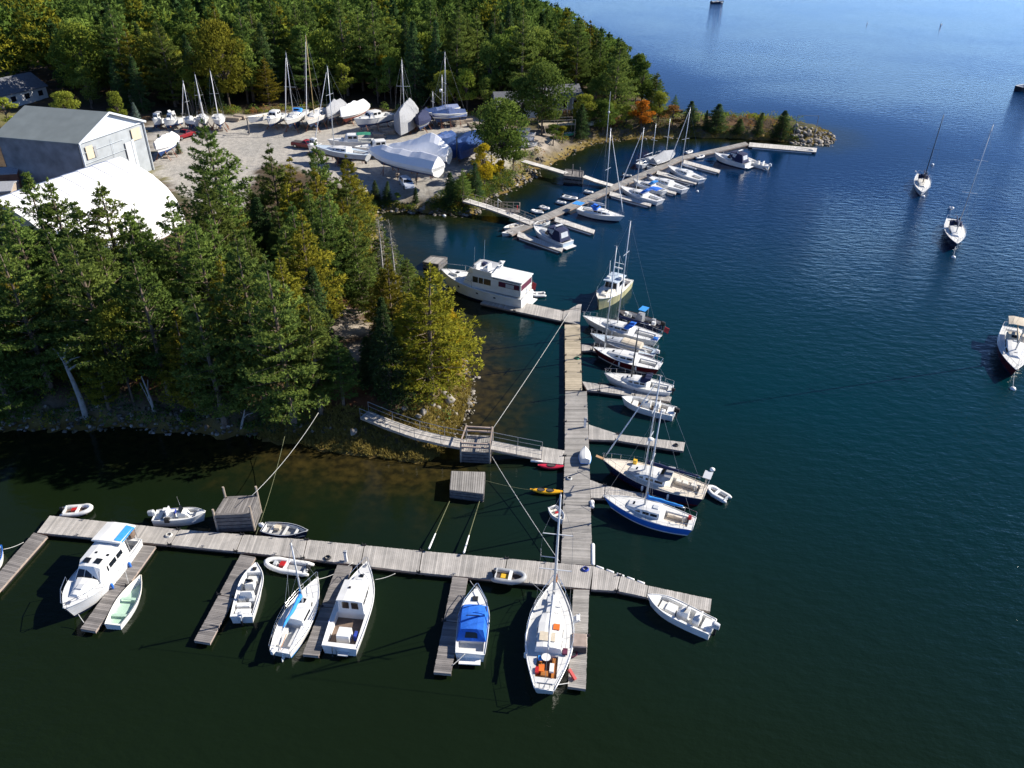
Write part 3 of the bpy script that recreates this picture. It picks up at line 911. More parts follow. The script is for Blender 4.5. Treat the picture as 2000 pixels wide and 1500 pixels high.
def make_hull(root, h, mats, deck, well=None, wellmat=None, rail=None, N=20, name='hull', deckz=-.03, camber=.05, railr=.035, stripe_top=None):
    """mats: topsides, boot stripe, bottom.  well: (t0, t1, half width, depth)"""
    m = MB()
    ts = [i / N for i in range(N + 1)]
    for sd in (1, -1):
        rings = [[h.pt(t, f, sd) for f in LV] for t in ts]
        n = len(LV)
        P = [p for r in rings for p in r]
        for k in range(n - 1):
            F = []
            for i in range(N):
                q = (i * n + k, i * n + k + 1, (i + 1) * n + k + 1, (i + 1) * n + k)
                F.append(q if sd < 0 else q[::-1])
            mi = 0 if k < 3 else (1 if k == 3 else 2)
            if stripe_top and k == 0: mi = 3
            m.add(P, F, mi)
    # transom
    T = [h.pt(0, f, 1) for f in LV] + [h.pt(0, f, -1) for f in reversed(LV[:-1])]
    m.add(T, [tuple(range(len(T)))], 0)
    ms = [M[x] for x in mats]
    while len(ms) < 3: ms.append(ms[0])
    ms.append(M[stripe_top or mats[0]])
    ms.append(M[rail or mats[0]])
    for sd in (1, -1):
        m.tube([h.pt(t, 1, sd) for t in ts], railr, 5, m=4)
    m.tube([h.pt(0, 1, 1), h.pt(0, 1, -1)], railr, 5, m=4)
    m.build(name, ms, root, True)
    # deck with its well
    d = MB()
    S = []
    lat = lambda t, c, zf: [Vector((h.X(t), y, z)) for y, z in zf]
    tl = sorted(set(ts + ([well[0], well[1]] if well else [])))
    for t in tl:
        W = h.w(t) * .985; z = h.sh(t) + deckz
        cw = min(well[2], W - .10) if well else W * .5
        cw = max(cw, W * .2)
        zc = z + camber * (1 - (cw / max(W, .01)) ** 2)
        flat = [(-W, z), (-cw, zc), (-cw * .99, zc + .002), (cw * .99, zc + .002), (cw, zc), (W, z)]
        if well and well[0] - 1e-6 <= t <= well[1] + 1e-6:
            fz = h.sh((well[0] + well[1]) / 2) - well[3]
            low = [(-W, z), (-cw, zc), (-cw * .98, fz), (cw * .98, fz), (cw, zc), (W, z)]
            if abs(t - well[0]) < 1e-6:
                S.append((t, flat, 0)); S.append((t + 1e-4, low, 1))
            elif abs(t - well[1]) < 1e-6:
                S.append((t - 1e-4, low, 1)); S.append((t, flat, 0))
            else:
                S.append((t, low, 1))
        else:
            S.append((t, flat, 0))
    P, F, mi = [], [], []
    for t, zf, _ in S: P += lat(t, 0, zf)
    for i in range(len(S) - 1):
        for k in range(5):
            F = (i * 6 + k, (i + 1) * 6 + k, (i + 1) * 6 + k + 1, i * 6 + k + 1)
            inw = S[i][2] or S[i + 1][2]
            d.f.append(F); d.m.append(1 if (inw and k == 2 and S[i][2] and S[i + 1][2]) else (2 if inw and k in (1, 2, 3) else 0))
    d.v = P
    d.build('deck', [M[deck], M[wellmat or deck], M[mats[0] if not wellmat else 'gelcoat']], root)
    return h

def place(name, label, bow, stern, z=.7, cat='boat', group=None, Lmin=None):
    a, b_ = at(*bow, z), at(*stern, z)
    c = (a + b_) / 2
    t = thing(name, label, cat, (c.x, c.y, 0), math.atan2(a.y - b_.y, a.x - b_.x), group)
    return t, (a - b_).length

def outboard(root, h, y=0, s=1.0, mt='rubber_black', x=None, tilt=0):
    x = h.X(0) if x is None else x
    o = MB(); z = h.sh(0)
    o.block([(x - .45 * s, .10 * s, .13 * s, z + .02, z + .42 * s), (x - .05 * s, .15 * s, .17 * s, z, z + .50 * s), (x + .1 * s, .11 * s, .1 * s, z + .05, z + .4 * s)], 0, .04)
    o.box((x - .2 * s, 0, z - .35 * s), (.16 * s, .1 * s, .8 * s), 1)
    for i in range(len(o.v)): o.v[i] = (o.v[i][0], o.v[i][1] + y, o.v[i][2])
    o.build('outboard', [M[mt], M['rubber_black']], root)

def coach(root, st, mt, camber=.08, name='cabin', wins=(), fwin=None, awin=None, glass='glass'):
    m = MB(); m.block(st, 0, camber)
    o = m.build(name, M[mt], root)
    for (i, u0, u1, v0, v1) in wins:
        for sd in (-1, 1):
            w = MB(); win_side(w, st[i], st[i + 1], u0, u1, v0, v1, sides=(sd,)); w.build('window', M[glass], o)
    if fwin:
        for (y0, y1, v0, v1) in fwin:
            w = MB(); win_end(w, st[-1], y0, y1, v0, v1, 1); w.build('window', M[glass], o)
    if awin:
        for (y0, y1, v0, v1) in awin:
            w = MB(); win_end(w, st[0], y0, y1, v0, v1, -1); w.build('window', M[glass], o)
    return o

def pulpit(root, h, t0=.86, hgt=.6, r=.018, stern=False, life=False, name='railing'):
    m = MB()
    up = Vector((0, 0, hgt))
    pts = [h.pt(t, 1, 1) * 1 for t in (t0, (t0 + 1) / 2, .985)] + [h.pt(t, 1, -1) for t in (.985, (t0 + 1) / 2, t0)]
    m.tube([p + up + (Vector((.12, 0, 0)) if i in (2, 3) else Vector()) for i, p in enumerate(pts)], r, 5)
    for p in pts: m.cyl(p, p + up, r * .9, n=5)
    if stern:
        q = [h.pt(.13, 1, 1), h.pt(0, 1, 1), h.pt(0, 1, -1), h.pt(.13, 1, -1)]
        m.tube([p + up for p in q], r, 5)
        for p in q: m.cyl(p, p + up, r * .9, n=5)
    if life:
        for sd in (1, -1):
            ps = [h.pt(t, 1, sd) for t in np.linspace(.13, t0, 7)]
            for p in ps[1:-1]: m.cyl(p, p + up, r * .7, n=4)
            m.tube([p + up for p in ps], r * .55, 4); m.tube([p + up * .5 for p in ps], r * .5, 4)
    m.build(name, M['steel'], root)

def rig(root, h, tmast, H, boom=.42, zd=None, mastm='mast_paint', cover='canvas_blue', jib='canvas_white', spread=(.55,), backstay=True, r=.085, forestay=.985, boomz=1.0, sag=.0, boom_up=0.0, frac=1.0, wires=True):
    """mast, boom with furled sail, spreaders, wires"""
    x = h.X(tmast); z0 = h.sh(tmast) - .05 if zd is None else zd
    top = Vector((x - .02 * H, 0, z0 + H))
    m = MB(); m.cyl((x, 0, z0 - .1), top, r, r * .62, 8)
    mast = m.build('mast', M[mastm], root, True)
    for f in spread:
        p = Vector((x, 0, z0)).lerp(top, f)
        wd = h.B * .36 * (1.05 - .3 * f)
        s = MB(); s.bar(p + Vector((0, wd, .05)), p + Vector((0, -wd, .05)), .07, .035); s.build('spreader', M[mastm], mast)
    mh = MB(); mh.cyl(top, top + Vector((0, 0, .5)), .012, n=4); mh.bar(top + Vector((-.2, 0, .06)), top + Vector((.25, 0, .06)), .05, .04)
    mh.build('masthead', M['wire'], mast)
    if boom:
        bl = boom * h.L
        g = Vector((x - .12, 0, z0 + boomz))
        e = g + Vector((-bl, 0, .05 + boom_up))
        b_ = MB(); b_.cyl(g, e, .055, .05, 7)
        bo = b_.build('boom', M[mastm], root, True)
        if cover:
            c = MB(); pts = []; rs = []
            for i in range(9):
                u = i / 8
                p = g.lerp(e, .02 + .93 * u) + Vector((0, 0, .09 - sag * math.sin(PI * u)))
                pts.append(p + Vector((0, .02 * math.sin(9 * u + h.L), 0))); rs.append(.17 - .10 * u + .018 * math.sin(17 * u + h.L))
            c.tube([pts[0] + Vector((.1, 0, .55))] + pts, .1, 8, rs=[.07] + rs, squash=1.35)
            c.build('sail_cover', M[cover], bo, True)
    if wires:
        w = MB()
        bow = h.pt(forestay, 1, 1); bow.y = 0
        ft = Vector((x, 0, z0)).lerp(top, frac)
        w.cyl(bow, ft, .012, n=4)
        if backstay: w.cyl(Vector((h.X(0.01), 0, h.sh(0))), top, .012, n=4)
        for sd in (1, -1):
            ch = h.pt(tmast - .01, 1, sd) * .97
            last = ch
            for f in spread:
                p = Vector((x, 0, z0)).lerp(top, f); p = p + Vector((0, sd * h.B * .36 * (1.05 - .3 * f), .05))
                w.cyl(last, p, .011, n=4); last = p
            w.cyl(last, top, .011, n=4)
            w.cyl(h.pt(tmast - .05, 1, sd) * .97, Vector((x, 0, z0)).lerp(top, spread[0]), .01, n=4)
        w.build('rigging', M['wire'], root)
        if jib:
            j = MB(); a = bow.lerp(ft, .05); b2 = bow.lerp(ft, .93)
            j.tube([a, a.lerp(b2, .1), a.lerp(b2, .6), b2], .07, 6, rs=[.035, .075, .06, .03])
            j.build('furled_jib', M[jib], root, True)
    return mast

def fenders(t, h, side, us, mt='gelcoat'):
    for u in us:
        p = h.pt(u, .55, side) + Vector((0, side * .13, 0))
        m = MB(); m.tube([p + Vector((0, 0, .32)), p + Vector((0, 0, .24)), p - Vector((0, 0, .2)), p - Vector((0, 0, .28))], .1, 7, rs=[.03, .1, .1, .04]); m.build('fender', M[mt], t, True)

def dodger(root, h, t, w, z0, hgt, ln, mt='canvas_blue', name='dodger', window=True):
    st = [(h.X(t) - ln * .2, w, w * .9, z0 + hgt * .72, z0 + hgt), (h.X(t) + ln * .35, w, w * .82, z0, z0 + hgt * .92), (h.X(t) + ln * .8, w * .92, w * .7, z0, z0 + .1)]
    m = MB(); m.block(st, 0, .06)
    o = m.build(name, M[mt], root)
    if window:
        w_ = MB()
        a, b_ = st[1], st[2]
        Q = [Vector((b_[0] * .75 + a[0] * .25, -w * .5, z0 + .1 + hgt * .2 + .1)), Vector((b_[0] * .75 + a[0] * .25, w * .5, z0 + .1 + hgt * .2 + .1)), Vector((b_[0] * .2 + a[0] * .8, w * .5, z0 + hgt * .86)), Vector((b_[0] * .2 + a[0] * .8, -w * .5, z0 + hgt * .86))]
        Q = [q + Vector((.03, 0, .06)) for q in Q]
        w_.add(Q, [(0, 1, 2, 3)]); w_.build('window', M['glass'], o)
    return o

def bimini(root, x0, x1, w, z, legs, mt='canvas_blue', name='bimini'):
    m = MB(); rings = []
    for i in range(5):
        x = x0 + (x1 - x0) * i / 4; k = .06 * math.sin(PI * i / 4)
        rings.append([Vector((x, -w, z - .08 + k)), Vector((x, -w * .5, z + .05 + k)), Vector((x, w * .5, z + .05 + k)), Vector((x, w, z - .08 + k)), Vector((x, w * .5, z + .02 + k)), Vector((x, -w * .5, z + .02 + k))])
    m.loft(rings); o = m.build(name, M[mt], root)
    f = MB()
    for sd in (1, -1):
        for x in (x0 + .1, x1 - .1): f.cyl((x * .6 + (x0 + x1) / 2 * .4, sd * w, legs), (x, sd * w, z - .08), .016, n=5)
    f.build('frame', M['steel'], o)

def seat(root, c, d, mt='gelcoat', name='seat', back=0.0, rz=0):
    m = MB(); m.box(c, d, taper=.94)
    if back: m.box((c[0] - d[0] * .42, c[1], c[2] + d[2] / 2 + back / 2), (.1, d[1], back), taper=.9)
    m.build(name, M[mt], root)

def hatch(root, x, y, z, s=.5, mt='glass', name='hatch'):
    m = MB(); m.box((x, y, z), (s, s, .06), taper=.9); m.build(name, M[mt], root)

def blobs(root, name, pts, mt, r=.18, sz=.7):
    for p in pts:
        m = MB(); m.ball(p, r, 0, 8, 5, sz); m.build(name, M[mt], root, True)

def wheel(root, c, r=.35, mt='steel'):
    m = MB(); n = 14
    m.tube([Vector(c) + Vector((.12 * math.sin(2 * PI * i / n), r * math.cos(2 * PI * i / n), r * math.sin(2 * PI * i / n))) for i in range(n + 1)], .018, 5)
    m.cyl(Vector(c) - Vector((0, 0, .7)), Vector(c), .07, .06); m.build('steering_wheel', M[mt], root)

def inflatable(label, bow, stern, tube='hypalon', motor='rubber_black', inside=None, z=.25, sole='sole_grey', seatm='plastic_white', group='inflatable dinghies', name='inflatable_dinghy', width=1.5):
    t, Ln = place(name, label, bow, stern, z, 'dinghy', group)
    Ln = max(Ln, 1.9); w = min(width, Ln * .55) / 2 - .2
    r = .2
    pts = [Vector((-Ln / 2, -w, .24))] + [Vector((-Ln / 2 + Ln * u, -w, .24 + .1 * max(0, u - .5))) for u in (.12, .35, .6)]
    for k in range(1, 8):
        a = -PI / 2 + PI * k / 8
        pts.append(Vector((Ln * .10 + (Ln * .4 - r) * math.cos(a), w * math.sin(a), .29 + .12 * math.cos(a))))
    pts += [Vector((p.x, -p.y, p.z)) for p in pts[3::-1]]
    rs = [.1] + [r] * (len(pts) - 2) + [.1]
    m = MB(); m.tube(pts, r, 8, rs=rs); m.build('tube', M[tube], t, True)
    f = MB(); f.box((-.05 * Ln, 0, .14), (Ln * .76, w * 1.9, .06)); f.build('floor', M[sole], t)
    b_ = MB(); b_.box((-Ln * .40, 0, .3), (.06, w * 1.9, .4)); b_.build('transom', M['gelcoat_grey'], t)
    if seatm: seat(t, (.02 * Ln, 0, .40), (.26, w * 2, .06), seatm)
    if motor:
        hh = Hull(Ln, 1, (.4, .4, .4)); outboard(t, hh, 0, .62, motor, x=-Ln * .42)
    if inside:
        for (nm, x, y, dx, dy, dz, mt) in inside:
            q = MB(); q.box((x * Ln, y, .2 + dz / 2), (dx, dy, dz), taper=.85); q.build(nm, M[mt], t)
    return t

def rowboat(label, bow, stern, hullm='gelcoat', inner='gelcoat', z=.4, name='rowing_dinghy', Bk=.42, group=None, loc=None, rz=0, L=2.8, thwart='gelcoat_warm', motor=None, rail=None, fb=(.62, .48, .48), cat='dinghy', flat=False):
    if loc is None:
        t, L = place(name, label, bow, stern, z, cat, group)
    else:
        t = thing(name, label, cat, loc, rz, group)
    h = Hull(L, L * Bk, fb, tr=.72, tm=.42, p=2.0, rake=.07, draft=.15, stem=.05)
    make_hull(t, h, [hullm, hullm, hullm], hullm, (.03, .93, L * Bk, .38), inner, rail, N=14, camber=0, railr=.03)
    for u in (.2, .5, .75) if not flat else (.22, .55):
        s = MB(); s.box((h.X(u), 0, h.sh(u) - .14), (.22, h.w(u) * 1.8, .04)); s.build('thwart', M[thwart], t)
    if motor: outboard(t, h, 0, .7, motor)
    return t, h

def kayak(label, bow, stern, mt, holes=(.48,)):
    t, L = place('kayak', label, bow, stern, .3, 'kayak')
    m = MB(); rings = []
    for i in range(15):
        u = i / 14; w = .32 * math.sin(PI * u) ** .7 + .01
        z = .25 + .12 * (2 * u - 1) ** 2
        rings.append([Vector((L * (u - .5), w * math.cos(a), z + (.14 if math.sin(a) > 0 else .28) * math.sin(a) * math.sin(PI * u) ** .5)) for a in [2 * PI * k / 10 for k in range(10)]])
    m.loft(rings); m.build('hull', M[mt], t, True)
    for hx in holes:
        c = MB(); n = 14
        pts = [Vector((L * (hx - .5) + (.42 if len(holes) == 1 else .34) * math.cos(2 * PI * k / n), .21 * math.sin(2 * PI * k / n), .40)) for k in range(n)]
        c.tube(pts + [pts[0]], .025, 5, caps=False); c.build('coaming', M['rubber_black'], t)
        s = MB(); s.add([p + Vector((0, 0, -.005)) for p in pts], [tuple(range(n))]); s.build('seat', M['sole_dark'], t)
    return t

# ------------------------------------------------------------------ boats of the near crossway
# hardtop cruiser
t, L = place('cabin_cruiser', 'large white cabin cruiser with hardtop and a bright blue canvas square', (129, 1196), (246, 1050), 1.1)
h = Hull(L, 3.15, (1.5, 1.2, 1.1), tr=.86, tm=.5, p=2.6, rake=.07, draft=.3, stem=.06)
make_hull(t, h, ['gelcoat', 'navy', 'bottom_blue'], 'gelcoat', (.03, .24, 1.2, .6), 'sole_grey', 'gelcoat_grey')
z = h.sh(.6)
st = [(h.X(.20), 1.22, 1.08, z - .1, z + 1.05), (h.X(.50), 1.22, 1.05, z - .1, z + 1.05), ((h.X(.66), h.X(.57)), 1.08, .84, z - .05, z + .95)]
coach(t, st, 'gelcoat', .12, wins=[(0, .25, .55, .45, .8), (0, .6, .95, .45, .8), (1, .05, .7, .4, .85)], fwin=[(-.92, -.36, .2, .85), (-.3, .3, .2, .85), (.36, .92, .2, .85)])
st = [(h.X(.64), .95, .78, z - .05, z + .34), ((h.X(.88), h.X(.84)), .5, .36, z + .02, z + .24)]
coach(t, st, 'gelcoat', .08, 'foredeck_trunk')
hatch(t, h.X(.50), .42, z + 1.16, .5); hatch(t, h.X(.505), -.42, z + 1.16, .5); hatch(t, h.X(.41), .75, z + 1.13, .2); hatch(t, h.X(.40), -.2, z + 1.18, .18); hatch(t, h.X(.75), 0, z + .40, .5, 'gelcoat_grey'); fenders(t, h, 1, (.3, .6), 'royal_blue')
m = MB(); m.block([(h.X(.0), 1.2, 1.15, z + 1.22, z + 1.34), (h.X(.27), 1.24, 1.18, z + 1.24, z + 1.38)], 0, .08); m.build('hardtop', M['gelcoat'], t)
m = MB(); m.hexa([Vector(p) for p in ((h.X(.03), .62, z + 1.44), (h.X(.25), .62, z + 1.47), (h.X(.25), 1.26, z + 1.30), (h.X(.03), 1.26, z + 1.28), (h.X(.03), .62, z + 1.47), (h.X(.25), .62, z + 1.50), (h.X(.25), 1.30, z + 1.34), (h.X(.03), 1.30, z + 1.31))]); m.build('canvas', M['canvas_sky'], t)
m = MB()
for u in (.02, .17):
    for sd in (1, -1): m.cyl((h.X(u), sd * 1.15, h.sh(u)), (h.X(u), sd * 1.12, z + 1.26), .03)
m.build('hardtop_post', M['steel'], t)
pulpit(t, h, .68, .55, .022); hatch(t, h.X(.93), 0, h.sh(.93) + .05, .3, 'steel', 'anchor_windlass')
outboard(t, h, .45, 1.15, 'sole_brown'); outboard(t, h, -.45, 1.15, 'rubber_black')
line('fender_line', 'pale line from the hardtop cruiser roof over the finger dock', at(236, 1083, 2.2), at(251, 1140, .5), .02, 'rope', .05)
line('mooring_line', 'pale bow line of the hardtop cruiser to the finger dock end', at(153, 1200, .9), at(164, 1216, .5), .025, 'rope', .05)

# mint skiff
t, h = rowboat('mint green open skiff with pale gunwales lying against the finger dock', (277, 1129), (220, 1221), 'gelcoat', 'mint', .45, 'open_skiff', .36, rail='gelcoat_warm', thwart='mint', fb=(.8, .52, .5), cat='skiff', flat=True)
# boat at the left frame edge
t, h = rowboat('blue and white boat bow poking in at the left picture edge', (4, 1068), (-30, 1120), 'gelcoat', 'nonskid_blue', .6, 'open_skiff', .38, rail='royal_blue', fb=(.8, .6, .55), cat='skiff')
line('mooring_line', 'line from the boat at the left picture edge to the finger dock', at(6, 1073, .8), at(46, 1059, .5), .025, 'rope', .1)

def center_console(label, bow, stern, inner='nonskid', motor='gelcoat_grey', console=.46, hullm='gelcoat', B=None, name='open_motorboat', ttop=False, z=.6, seats=True, fb=(1.0, .75, .7), rail=None, bottom='bottom_dark', glassm='glass', cat='boat'):
    t, L = place(name, label, bow, stern, z, cat)
    h = Hull(L, B or L * .36, fb, tr=.88, tm=.5, p=2.6, rake=.07, draft=.25, stem=.06)
    make_hull(t, h, [hullm, hullm, bottom], hullm, (.06, .82, h.B / 2 - .22, .5), inner, rail, camber=.02)
    fl = h.sh(.44) - .5
    x = h.X(console)
    st = [(x - .3, .34, .3, fl, fl + .95), (x + .3, .36, .3, fl, fl + .8), (x + .55, .3, .24, fl, fl + .45)]
    coach(t, st, 'gelcoat', .02, 'console')
    w = MB(); w.hexa([Vector(p) for p in ((x + .02, -.3, fl + .9), (x + .05, -.3, fl + .9), (x + .05, .3, fl + .9), (x + .02, .3, fl + .9), (x - .14, -.24, fl + 1.3), (x - .11, -.24, fl + 1.3), (x - .11, .24, fl + 1.3), (x - .14, .24, fl + 1.3))])
    w.build('windshield', M[glassm], t)
    if seats:
        seat(t, (x - .95, 0, fl + .35), (.5, .9, .7), 'gelcoat', 'helm_seat', .4)
        seat(t, (h.X(.10), 0, fl + .24), (.45, h.B * .62, .42), 'gelcoat', 'stern_seat')
        seat(t, (h.X(.74), 0, fl + .2), (.55, h.w(.74) * 1.1, .36), 'nonskid', 'bow_seat')
    outboard(t, h, 0, 1.0, motor)
    return t, h, fl

t, h, fl = center_console('white centre console boat with gear aboard, moored bow to the walkway', (502, 1106), (472, 1206), 'sole_grey', 'gelcoat_grey', .58, name='centre_console_boat')
seat(t, (h.X(.36), .35, fl + .3), (.5, .5, .55), 'gelcoat', 'cooler'); seat(t, (h.X(.34), -.4, fl + .22), (.6, .42, .42), 'gelcoat_grey', 'cooler'); seat(t, (h.X(.22), .1, fl + .25), (.4, 1.0, .45), 'gelcoat', 'bench')
hatch(t, h.X(.88), 0, h.sh(.88) + .05, .3, 'rubber_black', 'hatch')
t, h, fl = center_console('white open motorboat lying alongside the right end of the arm dock', (1264, 1168), (1392, 1226), 'nonskid', 'gelcoat_grey', .42, name='open_motorboat')
seat(t, (h.X(.62), 0, fl + .28), (.8, .8, .5), 'gelcoat', 'bench')
t, h, fl = center_console('white open motorboat with outboard, canvas and blue gear behind the walkway at left', (403, 1006), (302, 1008), 'nonskid_blue', 'gelcoat_grey', .55, z=.6)
seat(t, (h.X(.34), .3, fl + .5), (.4, .5, .35), 'plastic_blue', 'blue_cushion'); seat(t, (h.X(.28), -.4, fl + .4), (.45, .5, .5), 'gelcoat', 'bag'); seat(t, (h.X(.18), .5, fl + .4), (.4, .4, .5), 'canvas_white', 'bag'); seat(t, (h.X(.3), -.7, fl + .5), (.4, .3, .4), 'rubber_black', 'bag')
m = MB(); m.cyl((h.X(.5), .5, fl), (h.X(.46), .6, fl + 1.9), .02); m.build('fishing_rod', M['steel'], t)
# navy skiff
t, h = rowboat('dark navy open skiff with pale thwarts tied behind the walkway right of the timber crib', (602, 1042), (514, 1030), 'navy', 'sole_grey', .5, 'open_skiff', .38, rail='gelcoat_grey', motor='gelcoat', thwart='nonskid', fb=(.85, .6, .58), cat='skiff')
m = MB(); m.box((h.X(.3), .2, .5), (.5, .4, .25)); m.build('gear_box', M['canvas_tan'], t)

# inflatables by the crossway
inflatable('grey white inflatable with small outboard behind the walkway at far left', (183, 995), (121, 999), 'hypalon_pale', 'rubber_black', [('gear_bag', -.1, 0, .5, .4, .25, 'plastic_red')], sole='sole_brown')
inflatable('white inflatable with red fuel tank tucked under the walkway edge', (516, 1099), (608, 1113), 'hypalon_pale', 'rubber_black', [('fuel_tank', .1, 0, .5, .5, .3, 'plastic_red'), ('gear_bag', .25, 0, .3, .4, .3, 'gelcoat_grey')])
t = inflatable('grey inflatable with yellow floor pulled onto the walkway left of the biggest sloop', (1029, 1131), (962, 1121), 'hypalon', 'rubber_black', [('floor_board', -.12, 0, .8, .5, .06, 'plastic_yellow')], sole='sole_dark', z=.75)
t.location.z = DZ + .02

# small sloop with blue cover
t, L = place('sloop_small', 'small white sloop with bright blue sail cover and outboard beside the pilothouse boat', (621, 1130), (546, 1272), .8, 'sailboat')
t.name = 'sailboat'
h = Hull(L, 2.35, (.95, .75, .72), tr=.62, tm=.42, p=1.9, rake=.09, draft=.3, srake=.03)
make_hull(t, h, ['gelcoat', 'canvas_sky', 'bottom_blue'], 'gelcoat', (.05, .36, .55, .45), 'nonskid', 'gelcoat')
z = h.sh(.5)
st = [(h.X(.36), .72, .62, z - .05, z + .42), (h.X(.58), .74, .60, z - .05, z + .40), ((h.X(.72), h.X(.69)), .5, .36, z, z + .22)]
coach(t, st, 'gelcoat', .07, wins=[(0, .15, .85, .35, .75), (1, .1, .6, .35, .72)])
hatch(t, h.X(.62), .05, z + .46, .42); m = MB(); m.box((h.X(.375), 0, z + .2), (.08, .5, .5)); m.build('companionway', M['varnish'], t)
base = t.matrix_basis @ Vector((h.X(.60), 0, z + .4))
rig(t, h, .60, height_to(Vector((at(589, 1150).x, at(589, 1150).y, 1.1)), 1014), .46, z + .42, cover='canvas_sky', jib=None, spread=(.5,), boomz=.75)
outboard(t, h, .4, .75, 'gelcoat'); pulpit(t, h, .82, .55, .016, True, True)
m = MB(); m.cyl((h.X(.0), -.2, h.sh(0)), (h.X(0) - .1, -.2, -.2), .04); m.box((h.X(0) - .05, -.2, .1), (.4, .05, .5)); m.build('rudder', M['gelcoat'], t)
m = MB(); m.cyl((h.X(.02), 0, h.sh(0) + .1), (h.X(.2), .1, h.sh(0) + .2), .025); m.build('tiller', M['varnish'], t)
for sd in (1, -1): seat(t, (h.X(.2), sd * .42, h.sh(.2) - .2), (1.7, .28, .3), 'nonskid', 'cockpit_seat')
line('mooring_line', 'bow line of the small blue cover sloop up to the walkway', at(617, 1132, .9), at(690, 1098, .5), .022, 'rope', .3)

# pilothouse boat
t, L = place('pilothouse_boat', 'white downeast pilothouse boat with open dark cockpit and white box aft', (718, 1107), (662, 1262), .9)
h = Hull(L, 2.75, (1.45, .85, .78), tr=.90, tm=.42, p=2.3, rake=.05, draft=.35)
make_hull(t, h, ['gelcoat', 'gelcoat', 'bottom_dark'], 'gelcoat', (.05, .40, 1.05, .55), 'sole_brown', 'gelcoat')
z = h.sh(.5)
st = [(h.X(.40), .98, .90, z - .45, z + 1.15), (h.X(.60), .98, .88, z - .2, z + 1.15), ((h.X(.64), h.X(.615)), .92, .80, z - .1, z + 1.08)]
coach(t, st, 'gelcoat', .05, 'pilothouse', wins=[(0, .12, .5, .62, .92), (0, .56, .95, .62, .92)], fwin=[(-.92, -.36, .5, .95), (-.3, .3, .5, .95), (.36, .92, .5, .95)], awin=[(-.62, -.08, .52, .92), (.12, .66, .52, .92)])
m = MB(); m.block([(h.X(.385), 1.0, .98, z + 1.18, z + 1.24), (h.X(.655), .95, .92, z + 1.15, z + 1.21)], 0, .07); m.build('roof', M['gelcoat'], t)
st = [(h.X(.63), .86, .72, z - .05, z + .55), (h.X(.80), .62, .48, z, z + .50), ((h.X(.87), h.X(.855)), .4, .3, z + .1, z + .4)]
coach(t, st, 'gelcoat', .06, 'cabin', wins=[(0, .2, .75, .4, .75)])
hatch(t, h.X(.72), 0, z + .64, .45, 'gelcoat_grey'); hatch(t, h.X(.55), .3, z + 1.33, .16, 'rubber_black', 'horn'); hatch(t, h.X(.80), 0, z + .6, .3, 'glass')
fl = h.sh(.22) - .55
seat(t, (h.X(.16), 0, fl + .36), (.85, .95, .72), 'gelcoat', 'engine_box'); seat(t, (h.X(.17), -.8, fl + .3), (.5, .2, .5), 'plastic_blue', 'bucket')
m = MB(); m.box((h.X(0) - .18, -.3, .35), (.35, .7, .06)); m.build('swim_platform', M['gelcoat_grey'], t)
m = MB(); m.cyl((h.X(0) - .1, .45, .9), (h.X(0) - .25, .5, -.2), .035); m.cyl((h.X(0) - .1, .2, .7), (h.X(0) - .2, .2, -.1), .03); m.build('ladder', M['steel'], t)
pulpit(t, h, .78, .5, .018); fenders(t, h, 1, (.3, .55), 'royal_blue'); hatch(t, h.X(.95), 0, h.sh(.95) + .06, .2, 'steel', 'bow_cleat')
line('mooring_line', 'bow line of the pilothouse boat to the walkway', at(733, 1132, .9), at(772, 1120, .5), .02, 'rope', .1)

# runabout with blue canvas
t, L = place('runabout', 'white runabout with bright blue canvas enclosure and bow rail', (932, 1150), (918, 1277), .8)
h = Hull(L, 2.25, (1.0, .85, .8), tr=.9, tm=.45, p=2.2, rake=.08, draft=.3)
make_hull(t, h, ['gelcoat', 'gelcoat', 'bottom_dark'], 'gelcoat', (.04, .2, .9, .4), 'nonskid', 'gelcoat_grey')
z = h.sh(.5)
st = [((h.X(.17), h.X(.24)), 1.02, .8, z, z + .72), (h.X(.40), 1.02, .82, z, z + .95), (h.X(.55), 1.0, .82, z, z + .85), ((h.X(.71), h.X(.64)), .95, .72, z - .02, z + .55)]
o = coach(t, st, 'canvas_blue', .07, 'canvas_enclosure')
w = MB(); win_end(w, st[0], -.45, .5, .3, .8, -1); w.build('window', M['glass'], o)
w = MB(); win_side(w, st[2], st[3], .15, .9, .35, .8); w.build('window', M['canvas_navy'], o)
m = MB(); m.tube([Vector((h.X(.42) - .06, y * .84, z + .2 + (.82 if abs(y) < .99 else 0))) for y in (-1.2, -1, -.5, .5, 1, 1.2)], .045, 6); m.build('canvas_bow', M['canvas_navy'], t)
hatch(t, h.X(.81), .05, h.sh(.81) + .06, .42, 'rubber_black'); pulpit(t, h, .5, .35, .025)
m = MB(); m.box((h.X(0) - .25, 0, .3), (.5, 1.5, .08)); m.build('swim_platform', M['gelcoat'], t)
line('mooring_line', 'stern line of the blue canvas runabout to the finger dock end', at(908, 1277, .8), at(884, 1299, .5), .03, 'rope', .03)
line('mooring_line', 'bow line of the blue canvas runabout to the walkway', at(931, 1150, .9), at(918, 1134, .5), .02, 'rope', .05)

